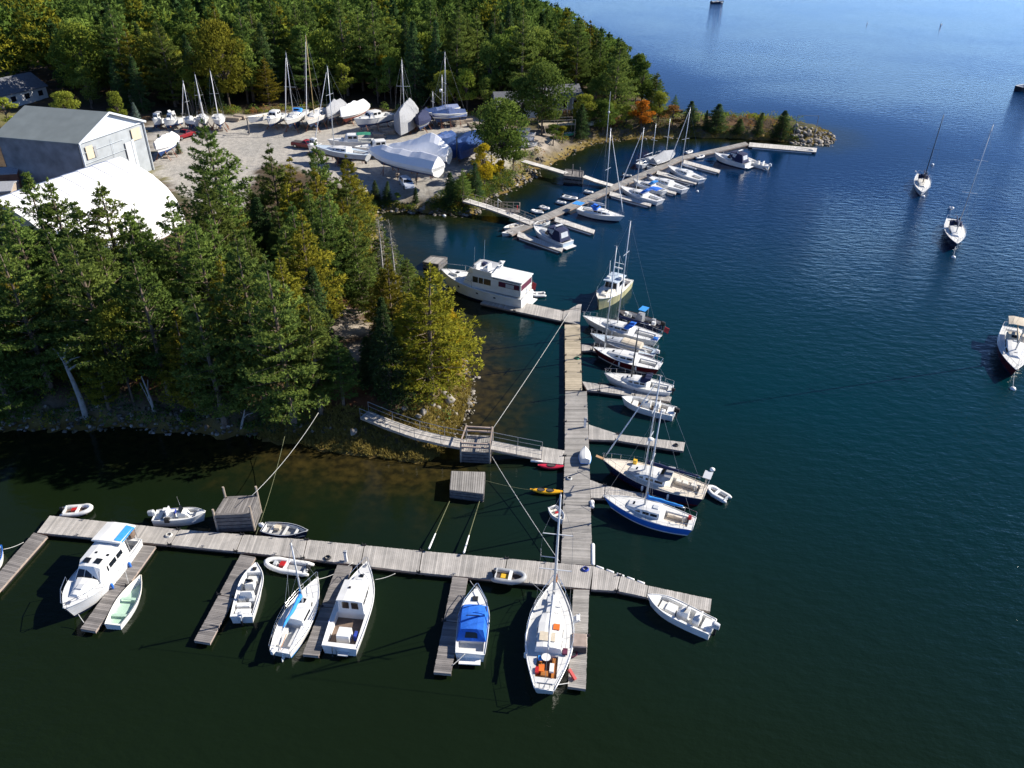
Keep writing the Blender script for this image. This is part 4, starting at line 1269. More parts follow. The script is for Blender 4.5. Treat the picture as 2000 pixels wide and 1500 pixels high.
# the big sloop
t, L = place('sailboat', 'largest white sloop with orange hatch and gear strewn cockpit at the crossing', (1085, 1137), (1063, 1347), 1.0, 'sailboat')
h = Hull(L, 3.35, (1.3, .98, 1.0), tr=.38, tm=.46, p=1.95, rake=.12, draft=.5, srake=.05)
make_hull(t, h, ['gelcoat', 'maroon', 'bottom_blue'], 'nonskid', (.10, .29, .72, .5), 'sole_brown', 'gelcoat', railr=.05)
z = h.sh(.5)
st = [(h.X(.31), .95, .84, z - .05, z + .52), (h.X(.54), .98, .84, z - .05, z + .48), ((h.X(.66), h.X(.64)), .78, .66, z - .03, z + .36)]
coach(t, st, 'gelcoat', .08, wins=[(0, .15, .45, .35, .75), (0, .55, .9, .35, .75)])
st = [(h.X(.66), .52, .44, z - .03, z + .30), ((h.X(.86), h.X(.85)), .36, .30, z + .06, z + .28)]
coach(t, st, 'gelcoat', .04, 'foredeck_trunk'); hatch(t, h.X(.74), -.28, z + .36, .6, 'nonskid'); hatch(t, h.X(.78), .2, z + .36, .55, 'gelcoat_grey')
m = MB(); m.box((h.X(.50), -.42, z + .60), (.5, .45, .07)); m.build('hatch', M['plastic_orange'], t)
m = MB(); m.box((h.X(.40), .15, z + .60), (.75, 1.1, .12)); m.build('sliding_hatch', M['canvas_tan'], t)
for sd in (1, -1): seat(t, (h.X(.195), sd * .52, h.sh(.2) - .28), (1.75, .34, .34), 'varnish', 'cockpit_seat')
m = MB(); m.cyl((h.X(.245), .1, z), (h.X(.245), .1, z + .3), .05); m.cyl((h.X(.245), .1, z + .3), (h.X(.245), .1, z + .33), .32, n=12); m.build('table', M['gelcoat'], t)
seat(t, (h.X(.17), .35, z + .02), (.6, .4, .14), 'plastic_orange', 'life_jacket'); seat(t, (h.X(.13), .1, z), (.4, .5, .14), 'varnish', 'hatch_board'); seat(t, (h.X(.25), .5, z + .08), (.3, .3, .2), 'canvas_sky', 'towel'); seat(t, (h.X(.18), -.35, z + .04), (.7, .3, .16), 'gelcoat', 'cushion')
seat(t, (h.X(.15), .62, z + .0), (.5, .25, .2), 'plastic_red', 'bag'); seat(t, (h.X(.33), -1.15, z + .1), (.5, .35, .14), 'canvas_maroon', 'deck_bag')
hB = height_to(Vector((at(1078, 1188, 1.4).x, at(1078, 1188, 1.4).y, 1.4)), 968)
rig(t, h, .735, hB, .50, z + .3, cover='canvas_white', jib='canvas_white', spread=(.34, .66), boomz=1.0, r=.10)
pulpit(t, h, .84, .65, .018, True, True); m = MB(); m.box((h.X(1) + .1, 0, h.sh(1) + .05), (.8, .25, .08)); m.build('bowsprit', M['varnish'], t)
m = MB()
for sd in (1, -1): m.cyl((h.X(.01), sd * .35, h.sh(0)), (h.X(0) - .2, sd * .35, h.sh(0) + .9), .03)
m.bar((h.X(0) - .2, .5, h.sh(0) + .9), (h.X(0) - .2, -.5, h.sh(0) + .9), .06, .06); m.build('stern_davit', M['steel'], t)
fenders(t, h, 1, (.3, .48, .62)); fenders(t, h, -1, (.4,))
m = MB(); m.bar((h.X(.20), -1.5, .9), (h.X(.15), -2.0, .5), .2, .2); m.build('horseshoe_buoy', M['plastic_red'], t)
line('mooring_line', 'stern line of the biggest sloop to its finger dock', at(1078, 1338, 1.0), at(1111, 1334, .5), .03, 'rope', .03)
line('mooring_line', 'bow line of the biggest sloop to the walkway', at(1062, 1158, 1.0), at(1036, 1135, .5), .02, 'rope', .05)
# boarding steps and boxes on its finger
p = at(1122, 1216, DZ); t = thing('boarding_steps', 'white boarding steps on the finger dock beside the biggest sloop', 'steps', p, R(-3))
for i in range(3):
    m = MB(); m.box((.0 + .22 * i - .2, 0, .14 + .2 * i), (.26, .55, .05)); m.build('tread', M['plastic_white'], t)
m = MB(); m.bar((-.35, .28, .02), (.35, .28, .6), .05, .12); m.bar((-.35, -.28, .02), (.35, -.28, .6), .05, .12); m.build('side_rail', M['plastic_white'], t)
p = at(1131, 1262, DZ); t = thing('dock_box', 'dark low dock box with maroon cover on the finger dock beside the biggest sloop', 'dock box', p, R(-3))
m = MB(); m.box((0, 0, .3), (1.0, 1.2, .58), taper=.93); m.build('box', M['sole_dark'], t); m = MB(); m.box((0, 0, .63), (1.02, 1.2, .08), taper=.9); m.build('lid', M['fascia'], t)
p = at(1118, 1278, DZ); m = MB()
m.tube([Vector((.28 * math.cos(a) * (1 + .1 * k), .28 * math.sin(a) * (1 + .1 * k), .05 + .05 * k)) for k in range(3) for a in np.linspace(0, 2 * PI, 12)], .035, 5)
o = m.build('coiled_hose', M['canvas_maroon']); o.location = p; tag(o, 'dark coiled hose on the finger dock beside the dock box', 'hose')

# white dinghy hauled on the walkway
t, h = rowboat('white dinghy lying bottom up on the walkway edge', (1142, 874), (1143, 903), 'gelcoat', 'gelcoat', DZ + .3, 'rowing_dinghy', .52, rail='canvas_sky', thwart='gelcoat')
t.rotation_euler = (PI, 0, t.rotation_euler[2]); t.location.z = DZ + .62
kayak('red kayak floating beside the landing dock', (1050, 909), (1103, 911), 'kayak_red', (.5,))
kayak('orange yellow double kayak floating beside the walkway dock', (1035, 956), (1103, 961), 'kayak_yellow', (.42, .68))
t, h = rowboat('small white rowing dinghy tied against the walkway, below the yellow kayak', (1100, 1019), (1078, 990), 'gelcoat', 'nonskid', .4, 'rowing_dinghy', .52)
seat(t, (h.X(.4), .1, .3), (.4, .3, .12), 'plastic_red', 'bag')
# L shaped pipe beside the crossing
m = MB(); p = at(1056, 1086, .3); q = at(1090, 1090, .45); m.cyl((0, 0, 0), q - p, .04); m.cyl((0, 0, 0), (0, .1, .7), .04)
o = m.build('mooring_bracket', M['aluminium']); o.location = p; tag(o, 'small metal mooring arm sticking out of the walkway above the crossing', 'mooring arm')

# ------------------------------------------------------------------ sailboats and motorboats right of the walkway
def sailboat(label, bow, stern, hullm='gelcoat', deck='nonskid', cab='gelcoat', z=.8, B=None, tmast=.58, top=None, H=None, boom=.42, cover='canvas_blue', jib='canvas_white', mastm='mast_paint', bottom='bottom_blue', stripe='navy', fb=(1.15, .9, .85), tr=.62, dodge=None, bim=None, well='nonskid', motor=None, cabl=(.36, .74), rail='gelcoat', life=True, spread=(.5,), name='sailboat', wires=True, teakrail=False, srake=.04, basez=None, group=None, frac=1.0, keel=False, loc_z=0, p=1.9, scale=1.0):
    t, L = place(name, label, bow, stern, z, 'sailboat', group); L *= scale * (1.12 if keel else 1)
    t.location.z = loc_z
    h = Hull(L, B or (1.15 + L * .22), fb, tr=tr, tm=.44, p=p, rake=.10, draft=.4 if not keel else .7, srake=srake)
    make_hull(t, h, [hullm, stripe, bottom], deck, (.06, .32, min(.75, h.B * .24), .45), well, rail)
    zz = h.sh(.5)
    a, b_ = cabl
    w = h.B * .30
    st = [(h.X(a), w, w * .86, zz - .05, zz + .48), (h.X((a + b_) / 2), w * 1.02, w * .84, zz - .05, zz + .44), ((h.X(b_), h.X(b_ - .03)), w * .66, w * .5, zz, zz + .24)]
    coach(t, st, cab, .07, wins=[(0, .12, .5, .35, .75), (0, .58, .95, .35, .75), (1, .1, .55, .35, .75)])
    hatch(t, h.X(b_ - .1), 0, zz + .36, .45); hatch(t, h.X(a + .06), 0, zz + .58, .5, 'gelcoat_grey', 'companionway_hatch')
    for sd in (1, -1): seat(t, (h.X(.19), sd * min(.75, h.B * .24) * .75, h.sh(.19) - .25), (L * .22, .3, .3), well, 'cockpit_seat')
    if tmast is not None:
        if H is None:
            bw = t.matrix_basis @ Vector((h.X(tmast), 0, zz + .4))
            H = height_to(bw, top)
        rig(t, h, tmast, H, boom, zz + .42, mastm, cover, jib, spread, wires=wires, boomz=.85, frac=frac)
    if dodge: dodger(t, h, .34, w * 1.0, zz + .42, .62, 1.1, dodge)
    if bim: bimini(t, h.X(.06), h.X(.26), h.B * .3, zz + 1.7, zz, bim)
    if motor: outboard(t, h, .3, .7, motor)
    if not keel: fenders(t, h, 1 if L > 8 else -1, (.3, .55))
    pulpit(t, h, .84, .6, .016, True, life)
    if keel:
        k = MB(); k.loft([[Vector((h.X(.34), 0, -1.75)), Vector((h.X(.34), .12, -1.2)), Vector((h.X(.34), .2, -.5)), Vector((h.X(.34), -.2, -.5)), Vector((h.X(.34), -.12, -1.2))],
                          [Vector((h.X(.58), 0, -1.75)), Vector((h.X(.60), .08, -1.2)), Vector((h.X(.66), .1, -.45)), Vector((h.X(.66), -.1, -.45)), Vector((h.X(.60), -.08, -1.2))]])
        k.box((h.X(.08), 0, -.5), (.4, .06, 1.2)); k.build('keel', M[bottom], t)
    return t, h

t, h = sailboat('royal blue hulled sloop with blue sail cover and white decks', (1178, 972), (1356, 1022), 'royal_blue', 'nonskid', 'gelcoat', .9, 2.7, .54, 800, boom=.40, cover='canvas_sky', jib=None, bottom='bottom_red', stripe='gelcoat', well='teak_pale', mastm='mast_paint')
seat(t, (h.X(.06), -.5, h.sh(0) + .1), (.3, .3, .3), 'plastic_red', 'cushion'); wheel(t, (h.X(.12), 0, h.sh(.1) + .35), .4)
t, h = sailboat('navy hulled cutter with teak decks, dark sail cover and a solar panel aft', (1175, 902), (1378, 962), 'navy', 'teak_pale', 'gelcoat', 1.0, 3.2, .58, 735, boom=.50, cover='canvas_navy', jib='canvas_white', fb=(1.4, 1.05, 1.05), stripe='maroon', bottom='bottom_red', well='teak_pale', dodge='canvas_grey', spread=(.36, .68), rail='teak_pale', tr=.66)
m = MB(); m.box((h.X(0) + .1, 0, h.sh(0) + 1.9), (.7, 1.1, .04)); m.build('solar_panel', M['gelcoat_grey'], t)
m = MB()
for sd in (1, -1): m.cyl((h.X(.02), sd * .6, h.sh(0)), (h.X(0) + .1, sd * .5, h.sh(0) + 1.9), .03)
m.build('stern_arch', M['steel'], t); blobs(t, 'radar_dome', [(h.X(.56), .25, 5.2)], 'gelcoat', .28, .5); blobs(t, 'aft_dome', [(h.X(0) - .1, -.8, h.sh(0) + 2.0)], 'gelcoat', .24, .7)
m = MB(); m.bar((h.X(.98), 0, h.sh(.98)), (h.X(1.06), 0, h.sh(1) + .1), .3, .06); m.build('bow_platform', M['teak'], t)
seat(t, (h.X(.70), -.9, h.sh(.7) + .25), (.35, .3, .4), 'plastic_yellow', 'yellow_bag'); seat(t, (h.X(.66), .5, h.sh(.7) + .2), (1.1, .5, .3), 'canvas_grey', 'furled_tender')
for u in (.12, .2, .26): seat(t, (h.X(u), -.5, h.sh(.2) + .02), (.5, .4, .12), 'gelcoat_warm', 'cushion')
wheel(t, (h.X(.1), 0, h.sh(.1) + .35), .45)
inflatable('pale inflatable tender hanging off the stern of the navy cutter', (1380, 950), (1424, 974), 'hypalon_pale', None, z=.4)

t, h, fl = center_console('white open bowrider with dark interior alongside the finger dock', (1214, 779), (1318, 804), 'sole_brown', 'rubber_black', .5, name='bowrider', z=.7)
seat(t, (h.X(.2), .4, fl + .3), (.5, .5, .55), 'gelcoat', 'cooler'); seat(t, (h.X(.32), -.45, fl + .3), (.5, .5, .5), 'gelcoat_warm', 'seat')
t, h = sailboat('white sloop with dark dodger and black outboard, bow towards the walkway', (1180, 734), (1313, 761), 'gelcoat', 'nonskid', 'gelcoat', .8, 2.5, .60, 642, H=None, boom=.42, cover=None, jib=None, dodge='canvas_navy', motor='rubber_black', mastm='spar_dark', stripe='gelcoat')
t, h = sailboat('maroon hulled sailboat with white decks and a pale mast stepped near the bow', (1158, 682), (1290, 715), 'maroon', 'gelcoat', 'gelcoat', .85, 2.7, .83, 481, boom=.60, cover='canvas_grey', jib=None, stripe='gelcoat', bottom='bottom_dark', cabl=(.36, .78), life=False)
t, h = sailboat('shabby white sailboat with tan cockpit covering between maroon and white sloops', (1153, 656), (1281, 690), 'gelcoat_grey', 'nonskid_blue', 'gelcoat_grey', .8, 2.4, None, boom=None, stripe='gelcoat_grey')
m = MB(); m.block([(h.X(.22), .95, .6, h.sh(.3), h.sh(.3) + .55), (h.X(.5), .95, .6, h.sh(.4), h.sh(.3) + .6)], 0, .1); m.build('cover', M['canvas_tan'], t)
outboard(t, h, 0, .9, 'gelcoat')
t, h = sailboat('white sloop with navy dodger and faded red flag beside the dark workboat', (1138, 620), (1288, 660), 'gelcoat', 'gelcoat', 'gelcoat', .9, 2.9, .54, 432, boom=.40, cover='canvas_navy', jib=None, dodge='canvas_blue', spread=(.4, .7))
m = MB(); m.cyl((h.X(0), -.6, h.sh(0)), (h.X(0) - .3, -.7, h.sh(0) + 1.4), .02); m.build('flag_staff', M['teak'], t)
m = MB(); m.hexa([Vector(p) for p in ((h.X(0) - .2, -.66, 1.5), (h.X(0) - .22, -.63, 1.5), (h.X(0) - .3, -.66, 2.2), (h.X(0) - .28, -.7, 2.2), (h.X(0) - .7, -.9, 1.2), (h.X(0) - .72, -.87, 1.2), (h.X(0) - .8, -.9, 1.9), (h.X(0) - .78, -.94, 1.9))]); m.build('flag', M['flag_red'], t)
seat(t, (h.X(.03), .5, h.sh(0) + .12), (.5, .5, .25), 'royal_blue', 'blue_cover')
# dark workboat
t, L = place('workboat', 'small black open workboat with grey windshield frame behind the white sloop', (1205, 609), (1292, 634), .8)
h = Hull(L, 2.1, (1.1, .8, .75), tr=.88, tm=.5, p=2.4, rake=.07)
make_hull(t, h, ['navy', 'navy', 'bottom_dark'], 'sole_dark', (.06, .8, .8, .5), 'sole_dark', 'rubber_black')
coach(t, [(h.X(.4), .5, .45, .4, 1.5), ((h.X(.58), h.X(.52)), .5, .4, .4, 1.5)], 'canvas_grey', .03, 'console', fwin=[(-.85, .85, .55, .92)])
m = MB(); m.tube([Vector((h.X(.36), -.7, .8)), Vector((h.X(.36), -.65, 2.2)), Vector((h.X(.36), .65, 2.2)), Vector((h.X(.36), .7, .8))], .03); m.build('arch', M['steel'], t)
m = MB(); m.box((h.X(.42), 0, 2.25), (.9, 1.3, .05)); m.build('canopy', M['canvas_sky'], t)
for i, (u, y, mt_) in enumerate(((.15, .3, 'gelcoat'), (.2, -.4, 'canvas_grey'), (.7, .1, 'canvas_grey'), (.8, -.2, 'gelcoat'), (.28, .45, 'rubber_black'))): seat(t, (h.X(u), y, .85), (.45, .4, .4), mt_, 'gear')
outboard(t, h, 0, 1, 'rubber_black')
# yellow workboat
t, L = place('workboat', 'yellow hulled workboat with pilothouse and radar mast at the far end of the walkway', (1168, 594), (1220, 545), 1.0)
h = Hull(L * 1.0, 3.0, (1.75, 1.2, 1.1), tr=.85, tm=.5, p=2.4, rake=.05, draft=.4)
make_hull(t, h, ['hull_yellow', 'hull_yellow', 'bottom_dark'], 'gelcoat_warm', (.05, .3, 1.1, .6), 'sole_brown', 'gelcoat')
z = h.sh(.55)
st = [(h.X(.30), 1.05, .95, z - .4, z + 1.35), (h.X(.52), 1.05, .92, z - .3, z + 1.35), ((h.X(.58), h.X(.55)), .95, .82, z - .2, z + 1.25)]
coach(t, st, 'gelcoat', .05, 'pilothouse', wins=[(0, .15, .9, .5, .88)], fwin=[(-.9, -.33, .45, .92), (-.28, .28, .45, .92), (.33, .9, .45, .92)])
m = MB(); m.block([(h.X(.27), 1.1, 1.08, z + 1.4, z + 1.46), (h.X(.60), 1.02, 1.0, z + 1.38, z + 1.44)], 0, .06); m.build('roof', M['nonskid_blue'], t)
coach(t, [(h.X(.58), .9, .75, z - .1, z + .45), ((h.X(.86), h.X(.83)), .55, .4, z + .1, z + .42)], 'gelcoat_warm', .08, 'cabin'); hatch(t, h.X(.72), 0, z + .55, .35)
m = MB(); m.cyl((h.X(.34), .1, z + 1.4), (h.X(.34), .1, z + 4.2), .06, .04); m.bar((h.X(.34), -.6, z + 3.2), (h.X(.34), .8, z + 3.2), .08, .06); m.build('mast', M['gelcoat'], t)
m = MB(); m.bar((h.X(.36), -.5, z + 2.6), (h.X(.36), .7, z + 2.6), .16, .14); m.build('radar', M['gelcoat'], t)
seat(t, (h.X(.44), .9, z + 1.7), (.7, .5, .4), 'canvas_white', 'liferaft'); seat(t, (h.X(.18), -.6, .9), (.6, .6, .6), 'rust_steel', 'crate'); seat(t, (h.X(.5), -.6, z + 1.6), (.5, .5, .25), 'gelcoat', 'locker')
m = MB(); m.cyl((h.X(.4), -.9, z + 1.4), (h.X(.3), -1.3, z + 3.1), .05); m.build('boom', M['gelcoat'], t)
pulpit(t, h, .7, .7, .02)

# trawler yacht
t, L = place('trawler_yacht', 'large white trawler yacht with flybridge, dark cabin windows and maroon enclosure', (862, 540), (1030, 578), 1.4, 'yacht')
h = Hull(L, 4.3, (2.5, 1.75, 1.7), tr=.90, tm=.45, p=2.5, rake=.08, draft=.5)
make_hull(t, h, ['gelcoat', 'navy', 'bottom_blue'], 'nonskid', None, None, 'gelcoat', railr=.06)
z = h.sh(.5); W = 1.75
st = [(h.X(.12), W, W * .95, z, z + 1.75), (h.X(.56), W, W * .93, z, z + 1.8), ((h.X(.68), h.X(.62)), W * .88, W * .75, z, z + 1.7)]
coach(t, st, 'gelcoat', .03, 'deckhouse', wins=[(0, .52, .70, .42, .85), (0, .72, .83, .42, .85), (0, .85, .99, .42, .85), (1, .1, .6, .42, .85)], fwin=[(-.92, -.34, .4, .9), (-.3, .3, .4, .9), (.34, .92, .4, .9)])
o = coach(t, [(h.X(.015), W, W * .96, z, z + 1.72), (h.X(.12), W, W * .96, z, z + 1.74)], 'gelcoat', .02, 'aft_cabin')
for sd in (-1, 1):
    w = MB(); w.add([Vector((h.X(.03), sd * (W + .02), z + .95)), Vector((h.X(.26), sd * (W + .02), z + .95)), Vector((h.X(.26), sd * (W * .965 + .02), z + 1.6)), Vector((h.X(.03), sd * (W * .965 + .02), z + 1.6))], [(0, 1, 2, 3)])
    w.build('enclosure_panel', M['canvas_maroon'], t)
    w = MB(); w.add([Vector((h.X(.09), sd * (W + .035), z + 1.0)), Vector((h.X(.18), sd * (W + .035), z + 1.0)), Vector((h.X(.18), sd * (W * .97 + .035), z + 1.5)), Vector((h.X(.09), sd * (W * .97 + .035), z + 1.5))], [(0, 1, 2, 3)]); w.build('window', M['gelcoat_grey'], t)
w = MB(); w.add([Vector((h.X(.015) - .02, -W * .9, z + .85)), Vector((h.X(.015) - .02, W * .9, z + .85)), Vector((h.X(.015) - .02, W * .9, z + 1.6)), Vector((h.X(.015) - .02, -W * .9, z + 1.6))], [(3, 2, 1, 0)]); w.build('enclosure_panel', M['canvas_maroon'], t)
m = MB(); m.block([(h.X(.0), W * 1.02, W * 1.0, z + 1.95, z + 2.05), (h.X(.34), W * 1.02, W * 1.0, z + 1.98, z + 2.08)], 0, .08); m.build('hardtop', M['gelcoat'], t)
st = [(h.X(.34), W * .92, W * .95, z + 1.8, z + 2.5), (h.X(.56), W * .9, W * .92, z + 1.8, z + 2.6), ((h.X(.64), h.X(.60)), W * .7, W * .75, z + 1.75, z + 2.55)]
m = MB(); m.block(st, 0, -.45); m.build('flybridge', M['gelcoat'], t)
seat(t, (h.X(.44), .4, z + 2.45), (.7, 1.1, .5), 'gelcoat', 'helm_seat', .4); seat(t, (h.X(.56), .2, z + 2.5), (.4, 1.3, .5), 'gelcoat_grey', 'helm_console'); seat(t, (h.X(.52), -.9, z + 2.35), (.6, .6, .4), 'canvas_navy', 'cushion')
m = MB(); m.add([Vector((h.X(.59), -1.2, z + 2.55)), Vector((h.X(.59), 1.2, z + 2.55)), Vector((h.X(.57), 1.1, z + 2.95)), Vector((h.X(.57), -1.1, z + 2.95))], [(0, 1, 2, 3)]); m.build('windscreen', M['glass'], t)
m = MB()
for sd in (1, -1): m.bar((h.X(.36), sd * W * .9, z + 2.1), (h.X(.30), sd * W * .5, z + 3.3), .25, .08)
m.bar((h.X(.30), -W * .52, z + 3.3), (h.X(.30), W * .52, z + 3.3), .3, .08); m.build('radar_arch', M['gelcoat'], t)
blobs(t, 'radar_dome', [(h.X(.30), 0, z + 3.5)], 'gelcoat', .35, .5)
m = MB()
for y in (-1.4, 1.4): m.cyl((h.X(.55), y, z + 2.4), (h.X(.54), y, z + 5.4), .02, n=4)
m.build('antenna', M['gelcoat'], t)
pulpit(t, h, .55, .85, .025); seat(t, (h.X(.83), 0, h.sh(.83) + .15), (1.1, 1.0, .35), 'gelcoat', 'trunk'); hatch(t, h.X(.8), 0, h.sh(.83) + .36, .5)
for u in (.28, .48, .72):
    for sd in (1, -1):
        w = MB(); w.add([h.pt(u, .62, sd) + Vector((0, sd * .03, 0)), h.pt(u + .025, .62, sd) + Vector((0, sd * .03, 0)), h.pt(u + .025, .74, sd) + Vector((0, sd * .03, 0)), h.pt(u, .74, sd) + Vector((0, sd * .03, 0))], [(0, 1, 2, 3)]); w.build('porthole', M['glass'], t)
m = MB(); m.box((h.X(0) - .35, 0, .35), (.7, 3.4, .1)); m.build('swim_platform', M['gelcoat'], t)
m = MB(); m.cyl((h.X(0), -.5, z), (h.X(0) - .5, -.5, z + 1.6), .025); m.build('flag_staff', M['teak'], t)
m = MB(); m.hexa([Vector(p) for p in ((h.X(0) - .3, -.5, z + .5), (h.X(0) - .32, -.47, z + .5), (h.X(0) - .42, -.6, z + 1.4), (h.X(0) - .4, -.63, z + 1.4), (h.X(0) - .75, -.7, z + .2), (h.X(0) - .77, -.67, z + .2), (h.X(0) - .87, -.8, z + 1.1), (h.X(0) - .85, -.83, z + 1.1))]); m.build('flag', M['flag_red'], t)
inflatable('white inflatable tender floating behind the trawler yacht', (1032, 575), (1066, 574), 'hypalon_pale', None, z=.3)

# ------------------------------------------------------------------ moored sailboats in the open water
t, h = sailboat('white sloop with dark mast on a mooring, the farther of the moored ones', (1800, 378), (1802, 340), 'gelcoat', 'nonskid', 'gelcoat_warm', .9, 2.9, .58, 225, boom=.42, cover='canvas_navy', jib=None, mastm='spar_dark', dodge='canvas_navy')
outboard(t, h, .7, .7, 'rubber_black'); seat(t, (h.X(0) - .2, -1.3, 1.1), (.3, .3, .3), 'gelcoat', 'horseshoe_buoy')
t, h = sailboat('navy hulled sloop with tall pale mast on a mooring, near the frame edge', (1868, 480), (1862, 428), 'navy', 'nonskid', 'gelcoat', 1.0, 3.1, .62, 245, boom=.42, cover='canvas_navy', jib=None, dodge='canvas_navy', spread=(.38, .68), fb=(1.35, 1.05, 1.0))
outboard(t, h, .9, .7, 'rubber_black'); blobs(t, 'radar_dome', [(h.X(.06), -.8, 3.0)], 'gelcoat', .3, .8)
t, h = sailboat('dark maroon hulled sailboat with tan bimini cut by the right picture edge', (1982, 728), (1978, 640), 'maroon', 'nonskid', 'gelcoat', 1.1, 3.4, .60, 300, boom=.42, cover='canvas_tan', jib=None, bim='canvas_tan', dodge='canvas_tan', spread=(.38, .68), fb=(1.5, 1.15, 1.1))
def buoy(label, p, r=.32):
    m = MB(); m.ball((0, 0, .04), r, 0, 10, 7, .8); o = m.build('mooring_buoy', M['plastic_white'], None, True)
    o.location = at(*p); tag(o, label, 'buoy', 'white mooring buoys')
buoy('white mooring buoy off the bow of the farther moored white sloop', (1803, 384))
buoy('white mooring buoy off the bow of the moored navy sloop', (1862, 503))
buoy('white mooring buoy off the bow of the maroon boat at the picture edge', (1978, 760))
buoy('white mooring buoy behind the stern of the farther moored white sloop', (1821, 322))
buoy('white mooring buoy between the two moored sloops', (1855, 407))
buoy('white buoy in the distance near the top right of the bay', (1838, 48), .35)
buoy('small pale buoy alone far out in the bay', (1694, 45), .2)
line('mooring_line', 'mooring line from the maroon boat at the picture edge to its buoy', at(1981, 728, 1.4), at(1978, 759, .3), .03, 'rope', 0)
line('mooring_line', 'mooring line from the navy moored sloop to its buoy', at(1866, 482, 1.3), at(1862, 502, .3), .03, 'rope', 0)
buoy('white buoy near the far marina boats', (1362, 374), .25)
buoy('white buoy in the cove by the bank', (868, 422), .3)
t, L = place('workboat', 'dark hulled lobster boat cut by the right picture edge in the distance', (2030, 168), (1994, 170), 1.0)
h = Hull(8.5, 3.0, (1.9, 1.4, 1.2), tr=.9, tm=.4, p=2.2, rake=.05, draft=.4)
make_hull(t, h, ['bottom_dark', 'bottom_dark', 'bottom_red'], 'gelcoat', (.05, .5, 1.2, .6), 'sole_grey', 'gelcoat')
coach(t, [(h.X(.5), 1.1, 1.0, .8, 3.0), ((h.X(.68), h.X(.64)), 1.0, .9, .8, 2.9)], 'gelcoat', .05, 'pilothouse', wins=[(0, .2, .8, .5, .9)])
t, h, fl = center_console('small dark boat far out at the top edge of the bay', (1414, 3), (1390, 4), 'sole_dark', 'rubber_black', .5, 'navy')

# ------------------------------------------------------------------ far marina
GF = 'finger docks of the far marina'
dock('walkway_dock', 'far marina walkway dock running diagonally out towards the breakwater', [((986, 451), (1000, 459)), ((1130, 390), (1142, 397)), ((1210, 355), (1222, 361)), ((1325, 306), (1335, 311)), ((1456, 277), (1463, 282))], 'plank_grey', 9, hinges=False)
dock('walkway_dock', 'white end dock extending right from the far marina walkway below the rocky breakwater', [((1464, 278), (1462, 286)), ((1596, 289), (1594, 297))], 'plank_white', 11, hinges=False, floats='foam')
for lb, a, b_, w in [('far marina finger dock just right of the blue grey motor cruiser', (1085, 427), (1162, 453), 8), ('far marina finger dock beside the sloop with blue canvas', (1192, 377), (1273, 400), 7),
                     ('far marina finger dock between the blue canvas sloop and the next white sailboat', (1255, 357), (1322, 377), 6), ('far marina finger dock between the two white sailboats with tall masts', (1284, 336), (1362, 357), 6),
                     ('empty far marina finger dock before the white motor cruiser', (1336, 315), (1407, 335), 6), ('far marina finger dock at the near end under the blue grey motor cruiser', (1012, 456), (1100, 488), 9),
                     ('far marina finger dock at the outer white motor cruiser', (1440, 300), (1500, 327), 6)]:
    dock('finger_dock', lb, [((a[0], a[1] - w * .5), (a[0] - 2, a[1] + w * .6)), ((b_[0], b_[1] - w * .5), (b_[0] - 3, b_[1] + w * .4))], 'plank_white', 6, group=GF, hinges=False, floats='foam')
gangway('near gangway of the far marina coming down from the stony bank', [(908, 390, 2.0), (955, 404, 1.6), (1000, 420, 1.1), (1040, 436, .6)], 1.6, 'plank_white', rails=(1, 1), rail_mat='raw_wood')
gangway('pale gangway from the marsh shore to the small pile platform', [(1022, 314, 1.9), (1062, 325, 1.7), (1106, 338, 1.5)], 1.5, 'plank_white', rails=(0, 0))
gangway('pale gangway from the small pile platform down to the far marina walkway', [(1140, 344, 1.4), (1168, 354, .9), (1196, 362, .6)], 1.5, 'plank_white', rails=(0, 0))
crib('small dark pile platform between the two pale gangways of the far marina', [(1104, 331), (1140, 335), (1138, 348), (1101, 344)], 1.4, 'timber_platform', 'plank_worn', n=4)
for i, (x, y) in enumerate(((1118, 340), (1132, 346))):
    p = at(x, y, 1.4); m = MB(); m.cyl((0, 0, -2), (0, 0, 1.8), .13, .1, 7); o = m.build('piling', M['piling']); o.location = p
    tag(o, ('weathered piling standing at the back of the small pile platform', 'weathered piling standing at the front of the small pile platform')[i], 'piling')

# white rail frame and life ring by the near gangway
p = at(990, 410, 1.3); t = thing('railed_stage', 'railed stage with a red and white life ring beside the near gangway', 'platform', p)
m = MB(); m.box((0, 0, -.1), (4.2, 1.8, .15)); m.build('decking', M['plank_worn'], t)
lattice_rail(t, [Vector((-2.1, .9, 0)), Vector((2.1, .9, 0)), Vector((2.1, -.9, 0))], 1.0, .04, 1.0, mt='raw_wood')
m = MB(); m.tube([Vector((1.7, -.8 + .32 * math.cos(a), .7 + .32 * math.sin(a))) for a in np.linspace(0, 2 * PI, 13)], .08, 6, caps=False); m.build('life_ring', M['plastic_red'], t)
m = MB(); m.cyl((-1.5, .8, 0), (-1.5, .8, 1.6), .05); m.bar((-1.5, .8, 1.5), (-.9, .4, 1.2), .07, .07); m.build('hoist', M['gelcoat'], t)

